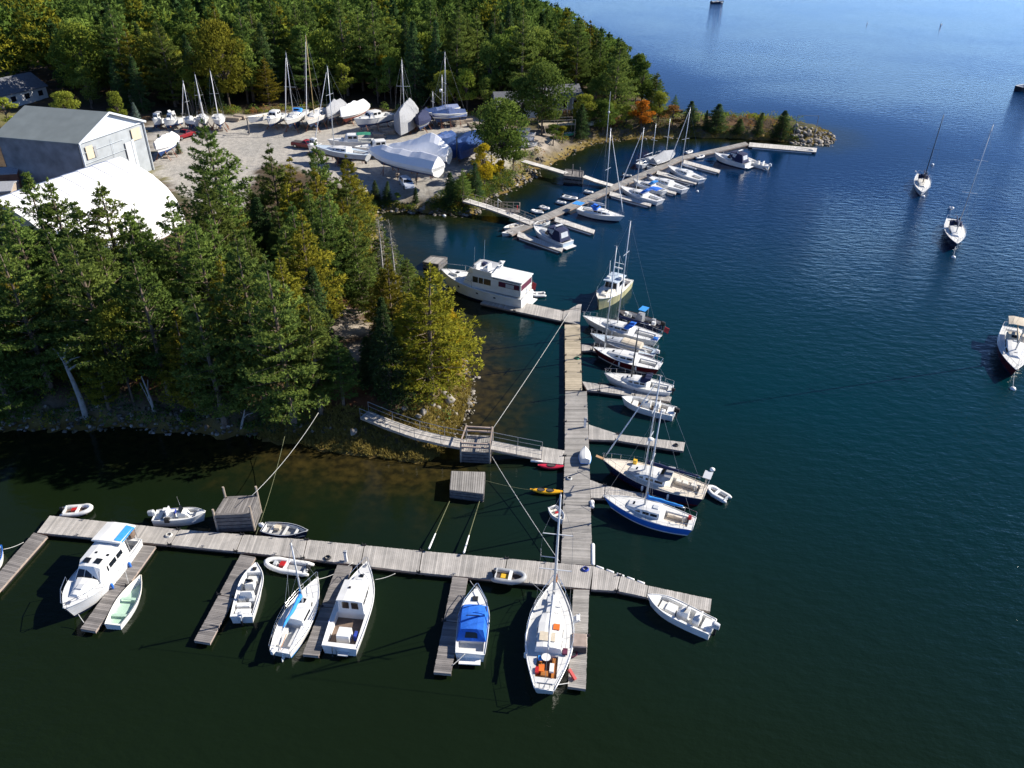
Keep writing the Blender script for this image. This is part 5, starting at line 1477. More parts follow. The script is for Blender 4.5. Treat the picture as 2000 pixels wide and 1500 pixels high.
def express(label, bow, stern, hullm='gelcoat', canvas='canvas_navy', z=1.0, B=None, stripe='navy'):
    t, L = place('motor_cruiser', label, bow, stern, z, 'motor boat')
    h = Hull(L, B or 1.1 + L * .22, (1.45, 1.1, 1.0), tr=.88, tm=.48, p=2.3, rake=.1, draft=.3)
    make_hull(t, h, [hullm, stripe, 'bottom_blue'], 'gelcoat', (.04, .38, h.B * .38, .5), 'nonskid', 'gelcoat')
    zz = h.sh(.6); w = h.B * .36
    coach(t, [(h.X(.42), w, w * .8, zz - .05, zz + .5), ((h.X(.80), h.X(.74)), w * .5, w * .35, zz, zz + .3)], 'gelcoat', .08, 'cabin', wins=[(0, .1, .6, .3, .8)])
    m = MB(); st = [(h.X(.47), w * 1.1, w, zz + .3, zz + .95), ((h.X(.56), h.X(.50)), w * .9, w * .7, zz + .3, zz + .9)]
    win_side(m, st[0], st[1], 0, 1, 0, 1); win_end(m, st[1], -1, 1, 0, 1); m.build('windshield', M['glass'], t)
    m = MB(); m.block([((h.X(.08), h.X(.14)), w * 1.15, w, h.sh(.1), zz + 1.35), (h.X(.3), w * 1.15, w, h.sh(.3), zz + 1.5), (h.X(.47), w * 1.1, w, zz + .7, zz + 1.4)], 0, .08); o = m.build('canopy', M[canvas], t)
    for sd in (-1, 1):
        w_ = MB(); win_side(w_, (h.X(.3), w * 1.15, w, h.sh(.3), zz + 1.5), (h.X(.47), w * 1.1, w, zz + .5, zz + 1.4), .1, .9, .4, .9, sides=(sd,)); w_.build('window', M['gelcoat_grey'], o)
    w_ = MB(); win_end(w_, ((h.X(.08), h.X(.14)), w * 1.15, w, h.sh(.1), zz + 1.35), -.7, .7, .35, .85, -1); w_.build('window', M['gelcoat_grey'], o)
    m = MB(); m.bar((h.X(.32), -w * 1.1, zz + .9), (h.X(.28), -w * .7, zz + 1.9), .3, .08); m.bar((h.X(.32), w * 1.1, zz + .9), (h.X(.28), w * .7, zz + 1.9), .3, .08); m.bar((h.X(.28), -w * .72, zz + 1.9), (h.X(.28), w * .72, zz + 1.9), .35, .08); m.build('radar_arch', M['gelcoat'], t)
    m = MB(); m.box((h.X(0) - .35, 0, .32), (.7, h.B * .8, .1)); m.build('swim_platform', M['gelcoat'], t)
    pulpit(t, h, .62, .55, .02)
    return t, h
express('blue grey motor cruiser with dark canopy at the near marina end', (1042, 446), (1110, 473), 'nonskid_blue', 'canvas_navy')
t, h = express('white motor cruiser with dark canvas at the outer marina end', (1395, 302), (1462, 319), 'gelcoat', 'canvas_navy')
center_console('small white motorboat behind the stern of the outer white motor cruiser', (1458, 315), (1502, 325), 'nonskid', 'gelcoat', .5)
MH = dict(life=False)
t, h = sailboat('white sloop with furled jib, bow pointing right, blue canvas astern', (1219, 424), (1131, 404), 'gelcoat', 'gelcoat', 'gelcoat', 1.0, 3.0, .58, 252, boom=.40, cover='canvas_white', jib='canvas_white', dodge='canvas_blue', spread=(.52,), life=False)
m = MB(); m.box((h.X(-.02), 0, 1.6), (1.6, 1.6, .06)); m.build('canvas', M['canvas_sky'], t)
t, h = sailboat('white sloop with blue dodger and cockpit canvas beside a far marina finger', (1210, 364), (1292, 390), 'gelcoat', 'gelcoat', 'gelcoat', 1.0, 3.2, .60, 250, boom=.40, cover='canvas_white', jib='canvas_white', dodge='canvas_blue', bim='canvas_blue', spread=(.5,), life=False)
t, h = sailboat('white sailboat without mast, blue cover forward, behind the blue canvas sloop', (1262, 343), (1340, 368), 'gelcoat', 'gelcoat', 'gelcoat', 1.0, 3.0, None, boom=None, life=False)
seat(t, (h.X(.92), 0, h.sh(.9) + .2), (.9, .5, .3), 'canvas_navy', 'sail_bag')
t, h = sailboat('white sailboat with small blue dodger half hidden between two far sloops', (1236, 352), (1300, 372), 'gelcoat', 'nonskid', 'gelcoat', .9, 2.5, None, boom=None, dodge='canvas_sky', life=False)
t, h = sailboat('white sloop with the tallest mast of the far marina, leftward slanting furled jib', (1304, 324), (1373, 349), 'gelcoat', 'gelcoat', 'gelcoat', 1.0, 3.0, .62, 211, boom=.40, cover='canvas_white', jib='canvas_white', spread=(.5,), life=False)
# grey covered sailboat behind the walkway
t, h = sailboat('boat under a dark grey winter cover behind the far walkway', (1318, 300), (1272, 318), 'bottom_dark', 'gelcoat_grey', 'gelcoat_grey', 1.0, 2.8, .60, 232, boom=None, cover=None, jib=None, life=False, wires=False)
m = MB(); m.block([(h.X(.05), 1.2, .1, h.sh(0), h.sh(0) + 1.0), (h.X(.5), 1.4, .12, h.sh(.4), h.sh(.4) + 1.6), (h.X(.92), .5, .08, h.sh(.9), h.sh(.9) + .8)], 0); m.build('cover', M['canvas_grey'], t)
t, h = sailboat('bare masted grey sailboat left of the dark covered boat behind the far walkway', (1290, 304), (1248, 322), 'gelcoat_grey', 'gelcoat_grey', 'gelcoat_grey', .8, 2.3, .6, 242, boom=.4, cover=None, jib=None, life=False, wires=False)
GD = 'tenders tied to the far marina walkway'
for i, (lb, a, b_, mt_) in enumerate([('white inflatable tender nearest the foot of the near gangway of the far marina', (1036, 413), (1062, 414), 'hypalon_pale'), ('pale inflatable tender nosed against the far walkway beside another tender', (1072, 410), (1056, 403), 'hypalon_pale'),
        ('white inflatable tender with raised nose left of the blue canvas at the far walkway', (1104, 398), (1089, 394), 'hypalon_pale'), ('white tender floating a little away from the far walkway above the raised nose one', (1128, 390), (1098, 383), 'hypalon_pale'),
        ('small pale tender above the blue canvas at the far walkway', (1158, 378), (1142, 373), 'hypalon_pale'), ('grey tender tied behind the far walkway opposite the blue canvas sloop', (1232, 345), (1218, 342), 'hypalon'),
        ('small white tender at the root of the empty far finger', (1375, 305), (1356, 308), 'hypalon_pale'), ('white tender at the far walkway near the outer motor cruiser', (1352, 296), (1338, 299), 'hypalon_pale')]):
    inflatable(lb, a, b_, mt_, 'rubber_black' if i in (0, 3, 5) else None, group=GD)
rowboat('white dinghy with blue cover tied behind the far walkway left of the dark covered boat', (1283, 322), (1267, 326), 'gelcoat', 'gelcoat', .5, 'rowing_dinghy', .5)
rowboat('white skiff lying across the near end of the far marina walkway', (984, 446), (1020, 436), 'gelcoat', 'nonskid_tan', .5, 'open_skiff', .4, cat='skiff')
rowboat('small white skiff floating at the outermost tip of the near end of the far marina', (980, 457), (1000, 453), 'gelcoat', 'gelcoat', .4, 'open_skiff', .4, cat='skiff')
rowboat('white dinghy tucked between the far walkway and the blue grey cruiser bow', (1042, 440), (1070, 430), 'gelcoat', 'nonskid_blue', .5, 'rowing_dinghy', .42)
rowboat('white dinghy lying on the end dock below the breakwater', (1590, 292), (1554, 286), 'gelcoat', 'sole_grey', DZ + .3, 'rowing_dinghy', .34)

# sign frame on the breakwater
p = on_ground(1571, 262)
t = thing('sign_frame', 'thin open post frame standing at the end of the rocky breakwater', 'sign frame', p)
hh = height_to(p, 226)
m = MB()
for x in (-2.3, 2.3): m.cyl((x, 0, -.5), (x, 0, hh), .07)
m.build('post', M['wire'], t); m = MB(); m.bar((-2.3, 0, hh), (2.3, 0, hh), .1, .1); m.bar((-2.3, 0, hh * .52), (2.3, 0, hh * .52), .05, .05); m.build('crossbar', M['wire'], t)
p = on_ground(1184, 278); m = MB(); hh = height_to(p, 179)
m.cyl((0, 0, -.5), (0, 0, hh), .10, .05, 6); m.ball((0, 0, hh * .60), .28, 0); o = m.build('flagpole', M['mast_paint']); o.location = p
tag(o, 'slender pale flagpole with a small ball lamp on the marsh shore', 'flagpole')

# ------------------------------------------------------------------ buildings
def wall_quad(mb, P, m=0, th=.12, n=None):
    a, b_, c, d = [Vector(p) for p in P]
    nn = (b_ - a).cross(d - a).normalized() * th
    mb.hexa([a - nn, b_ - nn, c - nn, d - nn, a, b_, c, d], m)

# boathouse
ZB = 3.0
c1 = at(299, 331, ZB); eave = height_to(c1, 237) + ZB
c0 = at(166, 379, ZB); e0 = at(151, 280, eave)
c0 = Vector((e0.x, e0.y, ZB))
u = (c1 - c0); u.z = 0; wid = u.length; u.normalize()
pk = None
v = Vector((-u.y, u.x, 0)); 
if v.x > 0: v = -v
mid = (c0 + c1) / 2
rz = ZB + height_to(Vector((mid.x, mid.y, ZB)), 221)
r1 = at(54, 209, rz)
v = (r1 - Vector((mid.x, mid.y, rz))); v.z = 0
if abs(v.normalized().dot(u)) > .35:
    k = v.length; v = v - u * v.dot(u) * .8
BL = v.length; v.normalize()
t = thing('boathouse', 'big pale metal boathouse with grey roof and open gable front', 'building', (mid.x, mid.y, ZB))
o3 = Vector((mid.x, mid.y, ZB))
def bp_(a, l, z): return u * (a * wid / 2) + v * l + Vector((0, 0, z - ZB))
def slab(mb, P, nrm, th, m=0):
    nrm = Vector(nrm).normalized() * th
    mb.hexa([Vector(p) - nrm for p in P] + [Vector(p) for p in P], m)
m = MB()
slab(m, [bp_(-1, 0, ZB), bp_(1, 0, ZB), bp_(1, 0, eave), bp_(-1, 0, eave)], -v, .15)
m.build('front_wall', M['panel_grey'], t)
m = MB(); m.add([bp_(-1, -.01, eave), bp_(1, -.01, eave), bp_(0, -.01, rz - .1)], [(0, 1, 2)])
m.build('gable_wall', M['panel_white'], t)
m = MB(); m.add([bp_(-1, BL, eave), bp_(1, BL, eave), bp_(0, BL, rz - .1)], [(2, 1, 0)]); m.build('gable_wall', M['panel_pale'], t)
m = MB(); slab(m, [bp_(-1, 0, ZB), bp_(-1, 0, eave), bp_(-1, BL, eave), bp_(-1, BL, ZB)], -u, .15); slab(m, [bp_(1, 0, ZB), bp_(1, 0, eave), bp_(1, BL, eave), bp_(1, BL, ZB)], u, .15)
slab(m, [bp_(-1, BL, ZB), bp_(1, BL, ZB), bp_(1, BL, eave), bp_(-1, BL, eave)], v, .15); m.build('side_wall', M['panel_weathered_shade'], t)
m = MB()
for sd in (-1, 1):
    P = [bp_(sd * 1.04, -.5, eave - .12), bp_(sd * 1.04, BL + .5, eave - .12), bp_(0, BL + .5, rz + .06), bp_(0, -.5, rz + .06)]
    m.hexa(P + [p + Vector((0, 0, .16)) for p in P])
    e = rz - eave
m.build('roof', M['metal_roof'], t)
m = MB()
for sd in (-1, 1):
    for a, b_ in ((bp_(sd * 1.04, -.53, eave - .06), bp_(0, -.53, rz + .12)),): m.bar(a, b_, .08, .32)
m.build('bargeboard', M['panel_white'], t)
def onfront(a0, a1, z0, z1, off=.19): return [bp_(a0, -off, z0), bp_(a1, -off, z0), bp_(a1, -off, z1), bp_(a0, -off, z1)]
hE = eave - ZB
m = MB(); wall_quad(m, onfront(-.86, -.66, ZB + hE * .66, ZB + hE * .90, .2), 0, -.03); m.build('window', M['panel_beige'], t)
m = MB(); wall_quad(m, onfront(.55, .84, ZB + hE * .70, ZB + hE * .93, .2), 0, -.03); m.build('window', M['panel_beige'], t)
m = MB(); wall_quad(m, onfront(-.64, -.57, ZB + hE * .66, ZB + hE * .86, .2), 0, -.03); m.build('vent', M['canvas_grey'], t)
m = MB(); wall_quad(m, onfront(.28, .55, ZB + .05, ZB + hE * .72, .2), 0, -.04); o = m.build('sliding_door', M['gelcoat_grey'], t)
m = MB(); wall_quad(m, onfront(.48, .55, ZB + .05, ZB + hE * .74, .26), 0, -.05); m.build('door_rail', M['panel_white'], o)
m = MB()
for sd in (-1, 1): m.bar(bp_(sd * .99, -.2, ZB), bp_(sd * .99, -.2, eave), .14, .2)
m.bar(bp_(-1, -.2, eave - .05), bp_(1, -.2, eave - .05), .12, .2); m.build('trim', M['panel_white'], t)
m = MB()
for k in range(1, 5): m.bar(bp_(-1, -.21, ZB + hE * k / 5), bp_(.27, -.21, ZB + hE * k / 5), .04, .05)
m.bar(bp_(-.1, -.2, ZB), bp_(-.1, -.2, ZB + hE * .9), .04, .05); m.build('panel_seam', M['panel_pale'], t)

# fabric tent hall
zr = ZB + 9.2
R1 = at(235, 306, zr); R0 = at(0, 386, zr)
ax = (R0 - R1); ax.z = 0; ax.normalize()
TL_ = (R0 - R1).length + 1.0
print('tent', TL_)
pr = Vector((ax.y, -ax.x, 0))
if pr.y > 0: pr = -pr
HW = 9.6
t = thing('storage_tent', 'large white fabric storage tent with a pointed arch profile beside the boathouse', 'tent', (R1.x, R1.y, ZB))
PROF = [(-1, 0), (-.98, .22), (-.91, .44), (-.77, .63), (-.55, .79), (-.28, .91), (-.01, 1.0), (.01, 1.0), (.28, .91), (.55, .79), (.77, .63), (.91, .44), (.98, .22), (1, 0)]
m = MB(); m.loft([[ax * l + pr * (a * HW) + Vector((0, 0, zz * 9.2)) for a, zz in PROF] for l in np.linspace(0, TL_, 9)], closed=False, cap0=False, cap1=False)
m.build('cover', M['tent_fabric'], t, True)
m = MB()
for l in (0.02, TL_ - .02): m.add([ax * l + pr * (a * HW) + Vector((0, 0, zz * 9.2)) for a, zz in PROF], [tuple(range(len(PROF)))])
m.build('end_wall', M['canvas_tan'], t)
m = MB()
for l in np.linspace(.1, TL_ - .1, 9): m.tube([ax * l + pr * (a * (HW - .1)) + Vector((0, 0, zz * 9.1)) for a, zz in PROF], .06, 5)
m.build('frame', M['steel'], t)
for l in np.linspace(0, TL_, 9)[1:-1]:
    m = MB(); m.tube([ax * l + pr * (a * (HW + .01)) + Vector((0, 0, zz * 9.23)) for a, zz in PROF], .05, 4); m.build('seam', M['canvas_white'], t)

def gable_house(name, label, c, ux, L, W, eh, rh, wallm='clapboard', roofm='shingle', cat='building', over=.4):
    t = thing(name, label, cat, c, math.atan2(ux[1], ux[0]))
    m = MB(); m.box((0, 0, eh / 2 - .5), (L, W, eh + 1))
    for sx in (-1, 1): m.add([(sx * L / 2, -W / 2, eh), (sx * L / 2, W / 2, eh), (sx * L / 2, 0, eh + rh)], [(0, 1, 2)])
    m.build('wall', M[wallm], t)
    m = MB()
    for sy in (-1, 1):
        P = [Vector((-L / 2 - over, sy * (W / 2 + over), eh - rh * over / (W / 2))), Vector((L / 2 + over, sy * (W / 2 + over), eh - rh * over / (W / 2))), Vector((L / 2 + over, 0, eh + rh)), Vector((-L / 2 - over, 0, eh + rh))]
        m.hexa(P + [p + Vector((0, 0, .18)) for p in P])
    m.build('roof', M[roofm], t)
    return t
a = on_ground(95, 190); b_ = on_ground(-40, 222)
d = (b_ - a); d.z = 0
c = a.lerp(b_, .5); nrm = Vector((d.y, -d.x, 0)).normalized()
if nrm.y < 0: nrm = -nrm
W_ = 8.0
c = c + nrm * W_ / 2; c.z = gz(c.x, c.y)
t = gable_house('shingled_house', 'long low shingle roofed house at the forest edge behind the boathouse', c, d.normalized(), d.length, W_, 2.8, 2.4)
for k in range(5):
    m = MB(); m.box((-d.length * .4 + k * d.length * .2, W_ / 2 * (1 if nrm.dot(Vector((-d.y, d.x, 0))) < 0 else -1) + .0, 1.5), (1.2, .12, 1.1)); m.build('window', M['glass'], t)
for lb, x, y, w_, hgt, wm_, rm_ in [('small rust sided shed with a grey roof at the left picture edge below the boathouse', 18, 368, 3.4, 2.8, 'rust_steel', 'canvas_grey'), ('grey shed roof beside the tent at the left picture edge', -8, 398, 5.0, 2.5, 'raw_wood', 'canvas_grey')]:
    gable_house('shed', lb, at(x, y, 3.0), (.95, .3), w_ * 1.3, w_, hgt, .5, wm_, rm_, 'shed', .15)

# house with a white porch
p = on_ground(1105, 228)
ux = Vector((.96, .28, 0))
t = gable_house('porch_house', 'grey roofed house with a row of white porch posts above the marsh shore', p + Vector((-.28, .96, 0)) * 8, ux, 10.5, 7, 3.4, 1.8)
for k in range(9):
    m = MB(); m.cyl((-4.8 + 1.2 * k, -5.6, -.5), (-4.8 + 1.2 * k, -5.6, 3.4), .14, .14, 6); m.build('porch_post', M['gelcoat'], t)
m = MB(); m.box((0, -5.5, 3.5), (10.2, .3, .3)); m.build('porch_beam', M['gelcoat'], t)
P = [Vector((-5.4, -6.0, 3.68)), Vector((5.4, -6.0, 3.68)), Vector((5.4, -3.4, 4.1)), Vector((-5.4, -3.4, 4.1))]
m = MB(); m.hexa(P + [q + Vector((0, 0, .15)) for q in P]); m.build('porch_roof', M['shingle'], t)
for k in range(4):
    m = MB(); m.box((-3.9 + 2.6 * k, -3.5, 1.7), (1.6, .1, 1.6)); m.build('window', M['glass'], t)
p = on_ground(1006, 232)
gable_house('shingled_house', 'weathered grey house roof half hidden behind the big green trees', p + Vector((-.2, 4, 0)), (.98, .2), 9, 7, 2.6, 2.2)
# timber stairs and deck below the porch house
p = on_ground(1085, 256); t = thing('timber_deck', 'raw timber deck with stairs on the slope below the porch house', 'deck', p, R(14))
m = MB(); planks(m, [(Vector((-3.6, 1.3, 1.5)), Vector((-3.6, -1.3, 1.5))), (Vector((4, 1.3, 1.5)), Vector((4, -1.3, 1.5)))], .2); m.build('decking', M['plank_new'], t)
m = MB()
for x in (-3.5, 0, 3.9):
    for y in (-1.2, 1.2): m.cyl((x, y, -1), (x, y, 2.5), .08)
m.bar((-3.6, -1.2, 2.5), (4, -1.2, 2.5), .1, .1); m.bar((-3.6, 1.2, 2.5), (4, 1.2, 2.5), .1, .1); m.build('railing', M['raw_wood'], t)
m = MB()
for k in range(7): m.box((-2.4 - .0 * k, -1.5 - .3 * k, 1.4 - .2 * k), (1.2, .3, .06))
m.bar((-3, -1.4, 1.5), (-3, -3.6, .0), .08, .2); m.bar((-1.8, -1.4, 1.5), (-1.8, -3.6, 0), .08, .2); m.build('stairs', M['raw_wood'], t)

# ------------------------------------------------------------------ the yard
def stands(t, h, n=3, top=None, lift=1.6):
    for k in range(n):
        u = .22 + .28 * k
        for sd in (1, -1):
            p = h.pt(u, -.2, sd) + Vector((0, sd * .06, 0)); f = Vector((p.x, p.y + sd * .55, -lift))
            m = MB(); m.cyl(f, p, .05); m.cyl(f + Vector((-.35, sd * .2, 0)), p.lerp(f, .4), .035); m.cyl(f + Vector((.35, sd * .2, 0)), p.lerp(f, .4), .035); m.box(p, (.3, .06, .3)); m.build('jack_stand', M['rust_steel'], t)
    m = MB()
    for u in (.3, .6): m.box((h.X(u), 0, -lift + .18 if lift > 1.2 else -lift + .1), (.4, .9, .36))
    m.build('keel_block', M['raw_wood'], t)

def yard_sail(label, bow, stern, top=None, lift=1.95, z=None, cover=None, group='boats laid up in the yard', **kw):
    """bow and stern pixels are those of the deck line"""
    zd = 3.0 + lift + .8
    kw.setdefault('B', None); kw.setdefault('life', False); kw.setdefault('wires', True); kw.setdefault('boom', None)
    t, h = sailboat(label, bow, stern, z=zd, loc_z=3.0 + lift, top=top, tmast=kw.pop('tmast', .58) if top else None, keel=True, group=group, **kw)
    stands(t, h, 3, lift=lift)
    if cover:
        m = MB(); w = h.B * .52
        m.block([(h.X(.0), w * .85, .1, .5, h.sh(0) + 1.0), (h.X(.3), w, .12, .45, h.sh(.3) + 1.5), (h.X(.62), w * .95, .12, .5, h.sh(.6) + 1.45), (h.X(.97), .25, .08, h.sh(1) * .6, h.sh(1) + .5)], 0, .05)
        m.build('cover', M[cover], t)
    return t, h
def yard_motor(label, bow, stern, hullm='gelcoat', lift=1.0, cabin='gelcoat', canvas=None, bottom='bottom_blue', B=None, wins=True, group='boats laid up in the yard', fb=(1.4, 1.1, 1.0), fly=False):
    zd = 3.0 + lift + 1.0
    t, L = place('motorboat', label, bow, stern, zd, 'boat', group); t.location.z = 3.0 + lift; L *= 1.22
    h = Hull(L, B or 1.1 + L * .22, fb, tr=.86, tm=.46, p=2.2, rake=.09, draft=.55)
    make_hull(t, h, [hullm, bottom, bottom], 'nonskid', (.05, .34, h.B * .34, .5), 'sole_grey', 'gelcoat')
    z = h.sh(.5); w = h.B * .36
    coach(t, [(h.X(.34), w, w * .9, z - .05, z + 1.1), (h.X(.56), w, w * .86, z, z + 1.1), ((h.X(.66), h.X(.60)), w * .9, w * .75, z, z + .95)], cabin, .06, 'cabin', wins=[(0, .1, .45, .45, .85), (0, .55, .95, .45, .85)] if wins else [], fwin=[(-.85, -.06, .35, .9), (.06, .85, .35, .9)], awin=[(-.6, .3, .3, .85)])
    coach(t, [(h.X(.65), w * .8, w * .6, z, z + .4), ((h.X(.86), h.X(.83)), w * .4, w * .3, z + .1, z + .35)], cabin, .05, 'foredeck_trunk')
    if canvas: bimini(t, h.X(.06), h.X(.36), w, z + 1.2, z, canvas)
    if fly: m = MB(); m.block([(h.X(.36), w * .8, w * .85, z + 1.1, z + 1.6), (h.X(.52), w * .7, w * .75, z + 1.1, z + 1.6)], 0, -.3); m.build('flybridge', M['gelcoat'], t)
    stands(t, h, 3, lift=lift)
    return t, h
def shrink(label, bow, stern, lift=1.5, mt='shrinkwrap', hump=1.7, ends=.8, hullm='gelcoat', B=None, group='boats laid up in the yard', low=.55, bottom='bottom_blue', peak=.45, bowlow=1.0):
    zd = 3.0 + lift + 1.0
    t, L = place('wrapped_boat', label, bow, stern, zd, 'boat', group); t.location.z = 3.0 + lift; L *= 1.1
    h = Hull(L, B or 1.1 + L * .22, (1.5, 1.15, 1.1), tr=.8, tm=.46, p=2.1, rake=.09, draft=.7)
    make_hull(t, h, [hullm, bottom, bottom], 'nonskid', None, None, 'gelcoat')
    m = MB(); rings = []
    for i in range(15):
        u = i / 14; w = h.w(u) * 1.05 + .06; s_ = h.sh(u)
        e = ends + (hump - ends) * max(0, 1 - abs(u - peak) / (.30 if u < peak else .5)) ** 1.1 + .10 * math.sin(23 * u + L) * (u > .1)
        if u > .8: e *= bowlow + (1 - bowlow) * (1 - u) / .2
        x = h.X(u)
        rings.append([Vector((x, -w, s_ * low)), Vector((x, -w * 1.0, s_ + .06)), Vector((x, -w * .52, s_ + e * .62)), Vector((x, -.06, s_ + e)), Vector((x, .06, s_ + e)), Vector((x, w * .52, s_ + e * .62)), Vector((x, w, s_ + .06)), Vector((x, w, s_ * low))])
    m.loft(rings); m.build('cover', M[mt], t)
    stands(t, h, 3, lift=lift)
    return t, h

yard_motor('small white motorboat parked at the boathouse corner', (300, 236), (313, 231), lift=.8, canvas='canvas_grey')
yard_motor('white cabin boat with several dark windows, second from the boathouse corner in the back row', (322, 237), (348, 230), lift=.9, fly=True)
yard_sail('small white sailboat with a short mast right of the back row cabin boat', (358, 231), (382, 235), 158, tmast=.45, H=None, spread=(.42,), lift=1.3)
yard_sail('white sailboat stern on with a leaning middle height mast in the back row', (400, 236), (393, 225), 146, lift=1.5, spread=(.5,))
yard_sail('white sailboat behind the big pine with the tallest mast of three near the red truck', (428, 238), (426, 224), 139, lift=1.6, spread=(.5,))
rowboat('small open wooden boat with tan interior on blocks in the back row', None, None, 'gelcoat', 'nonskid_tan', loc=(at(507, 231, 4.6).x, at(507, 231, 4.6).y, 4.2), rz=R(235), L=6.0, cat='boat', name='open_boat', Bk=.34, fb=(1.2, .9, .9), group='boats laid up in the yard')
yard_motor('low white motorboat between the open wooden boat and the first tall masted sailboat', (524, 235), (548, 222), lift=1.2)
yard_sail('white sailboat with blue bottom and slim grey mast pointing its bow at the yard', (562, 236), (590, 217), 104, lift=1.9, spread=(.45,), cover=None, bottom='bottom_blue', dodge='canvas_sky', jib='canvas_white', scale=1.15)
yard_sail('white sailboat with varnished tall mast pointing its bow at the yard', (603, 236), (630, 214), 70, lift=1.9, spread=(.45,), mastm='spar_wood', deck='teak_pale', jib='canvas_white', stripe='navy', scale=1.15)
shrink('boat under a pointed grey cover right of the tall wooden mast', (640, 226), (664, 205), mt='canvas_grey', hump=2.0, ends=1.2)
shrink('boat fully wrapped in bright white plastic in the back row', (668, 226), (708, 205), hump=1.6, ends=1.1, bottom='bottom_red')
yard_motor('white cabin boat with dark blue lower hull on blocks right of the white wrapped boat', (698, 236), (757, 224), hullm='gelcoat', bottom='bottom_blue', lift=1.4, fb=(1.6, 1.2, 1.2))
t, h = shrink('tall boat under a steep pale grey cover with a mast through it', (782, 244), (800, 214), mt='canvas_grey', hump=2.6, ends=2.2, low=-.6, lift=1.6)
rig(t, h, .55, height_to(t.location + Vector((0, 0, 1.2)), 114), None, 1.0, cover=None, jib=None, spread=(.55,))
shrink('low boat under a dark blue grey cover between the steep cover and the three masts', (818, 242), (832, 222), mt='canvas_navy', hump=1.5, ends=1.2, lift=1.2, hullm='canvas_grey')
for lb, x, y, tp in [('short bare mast of the three stored masts group', 852, 245, 179), ('middle bare mast with radar dome of the three stored masts group', 869, 240, 146), ('tallest bare mast of the three stored masts group', 876, 248, 102)]:
    p = at(x, y, 3.0)
    lb2 = lb.replace('of the three stored masts group', 'of the three standing among blue tarped boats')
    t = thing('sailboat', lb2.replace('bare mast', 'masted laid up sailboat'), 'sailboat', (p.x, p.y, 4.9), R(200 + x % 30), 'boats laid up in the yard')
    h = Hull(8.0, 2.6, (1.2, .95, .9), tr=.6, tm=.44, p=1.9, rake=.1, draft=.7)
    make_hull(t, h, ['gelcoat', 'navy', 'bottom_blue'], 'nonskid', (.06, .3, .6, .4), 'nonskid')
    m = MB(); m.block([(h.X(.02), 1.2, .1, .3, 1.5), (h.X(.5), 1.4, .12, .3, 1.9), (h.X(.95), .3, .08, .6, 1.5)]); m.build('cover', M['tarp_blue'], t)
    rig(t, h, .58, height_to(t.location + Vector((0, 0, 1.0)), tp), None, 1.0, cover=None, jib=None, spread=(.5,)); stands(t, h, 3, lift=1.9)
    if tp == 146: blobs(t, 'radar_dome', [(h.X(.62), 0, 5.0)], 'gelcoat', .35, .8)
for lb, a, b_ in [('boat under a blue tarp behind the white shrink wrapped pair, left one', (852, 276), (880, 262)), ('long boat under a blue tarp at the right end of the yard', (900, 300), (928, 262)), ('blue tarped hull between the blue tarped boats and the yellow tree', (876, 300), (906, 274))]:
    shrink(lb, a, b_, mt='tarp_blue', hump=1.0, ends=.6, low=.1, lift=1.0)
# middle of the yard
t, h = yard_sail('long low grey white sailboat in the middle of the yard with a tall mast', (618, 287), (716, 300), 130, lift=1.7, tmast=.62, hullm='gelcoat_grey', deck='nonskid_blue', cab='gelcoat', spread=(.42, .66), bottom='bottom_dark', stripe='gelcoat_grey')
blobs(t, 'fender', [(h.X(.02), -.6, h.sh(0) + .3)], 'gelcoat', .55, .9)
yard_motor('white and grey cabin boat with green canvas in the middle of the yard', (648, 276), (722, 274), lift=1.0, canvas='canvas_green')
yard_motor('white motorboat partly behind the shrink wrapped boat in the middle of the yard', (700, 290), (775, 284), lift=.9)
shrink('big boat wrapped in white plastic, nearest of the pair in the yard', (728, 299), (850, 326), lift=2.0, hump=2.0, ends=1.5, peak=.12, B=4.2, bowlow=.3, low=.55)
shrink('white plastic wrapped boat with a steep peak just behind the nearest wrapped one', (766, 292), (872, 302), lift=2.0, hump=3.7, ends=1.2, peak=.26, B=4.0, bowlow=.3, low=.3)
shrink('white and blue wrapped boat standing against the right wall of the boathouse', (306, 290), (336, 268), mt='canvas_white', lift=1.6, hump=1.2, ends=.9, hullm='gelcoat', bottom='tarp_blue', low=.6)
yard_motor('small white motorboat behind the red pickup', (604, 287), (620, 280), lift=.6)

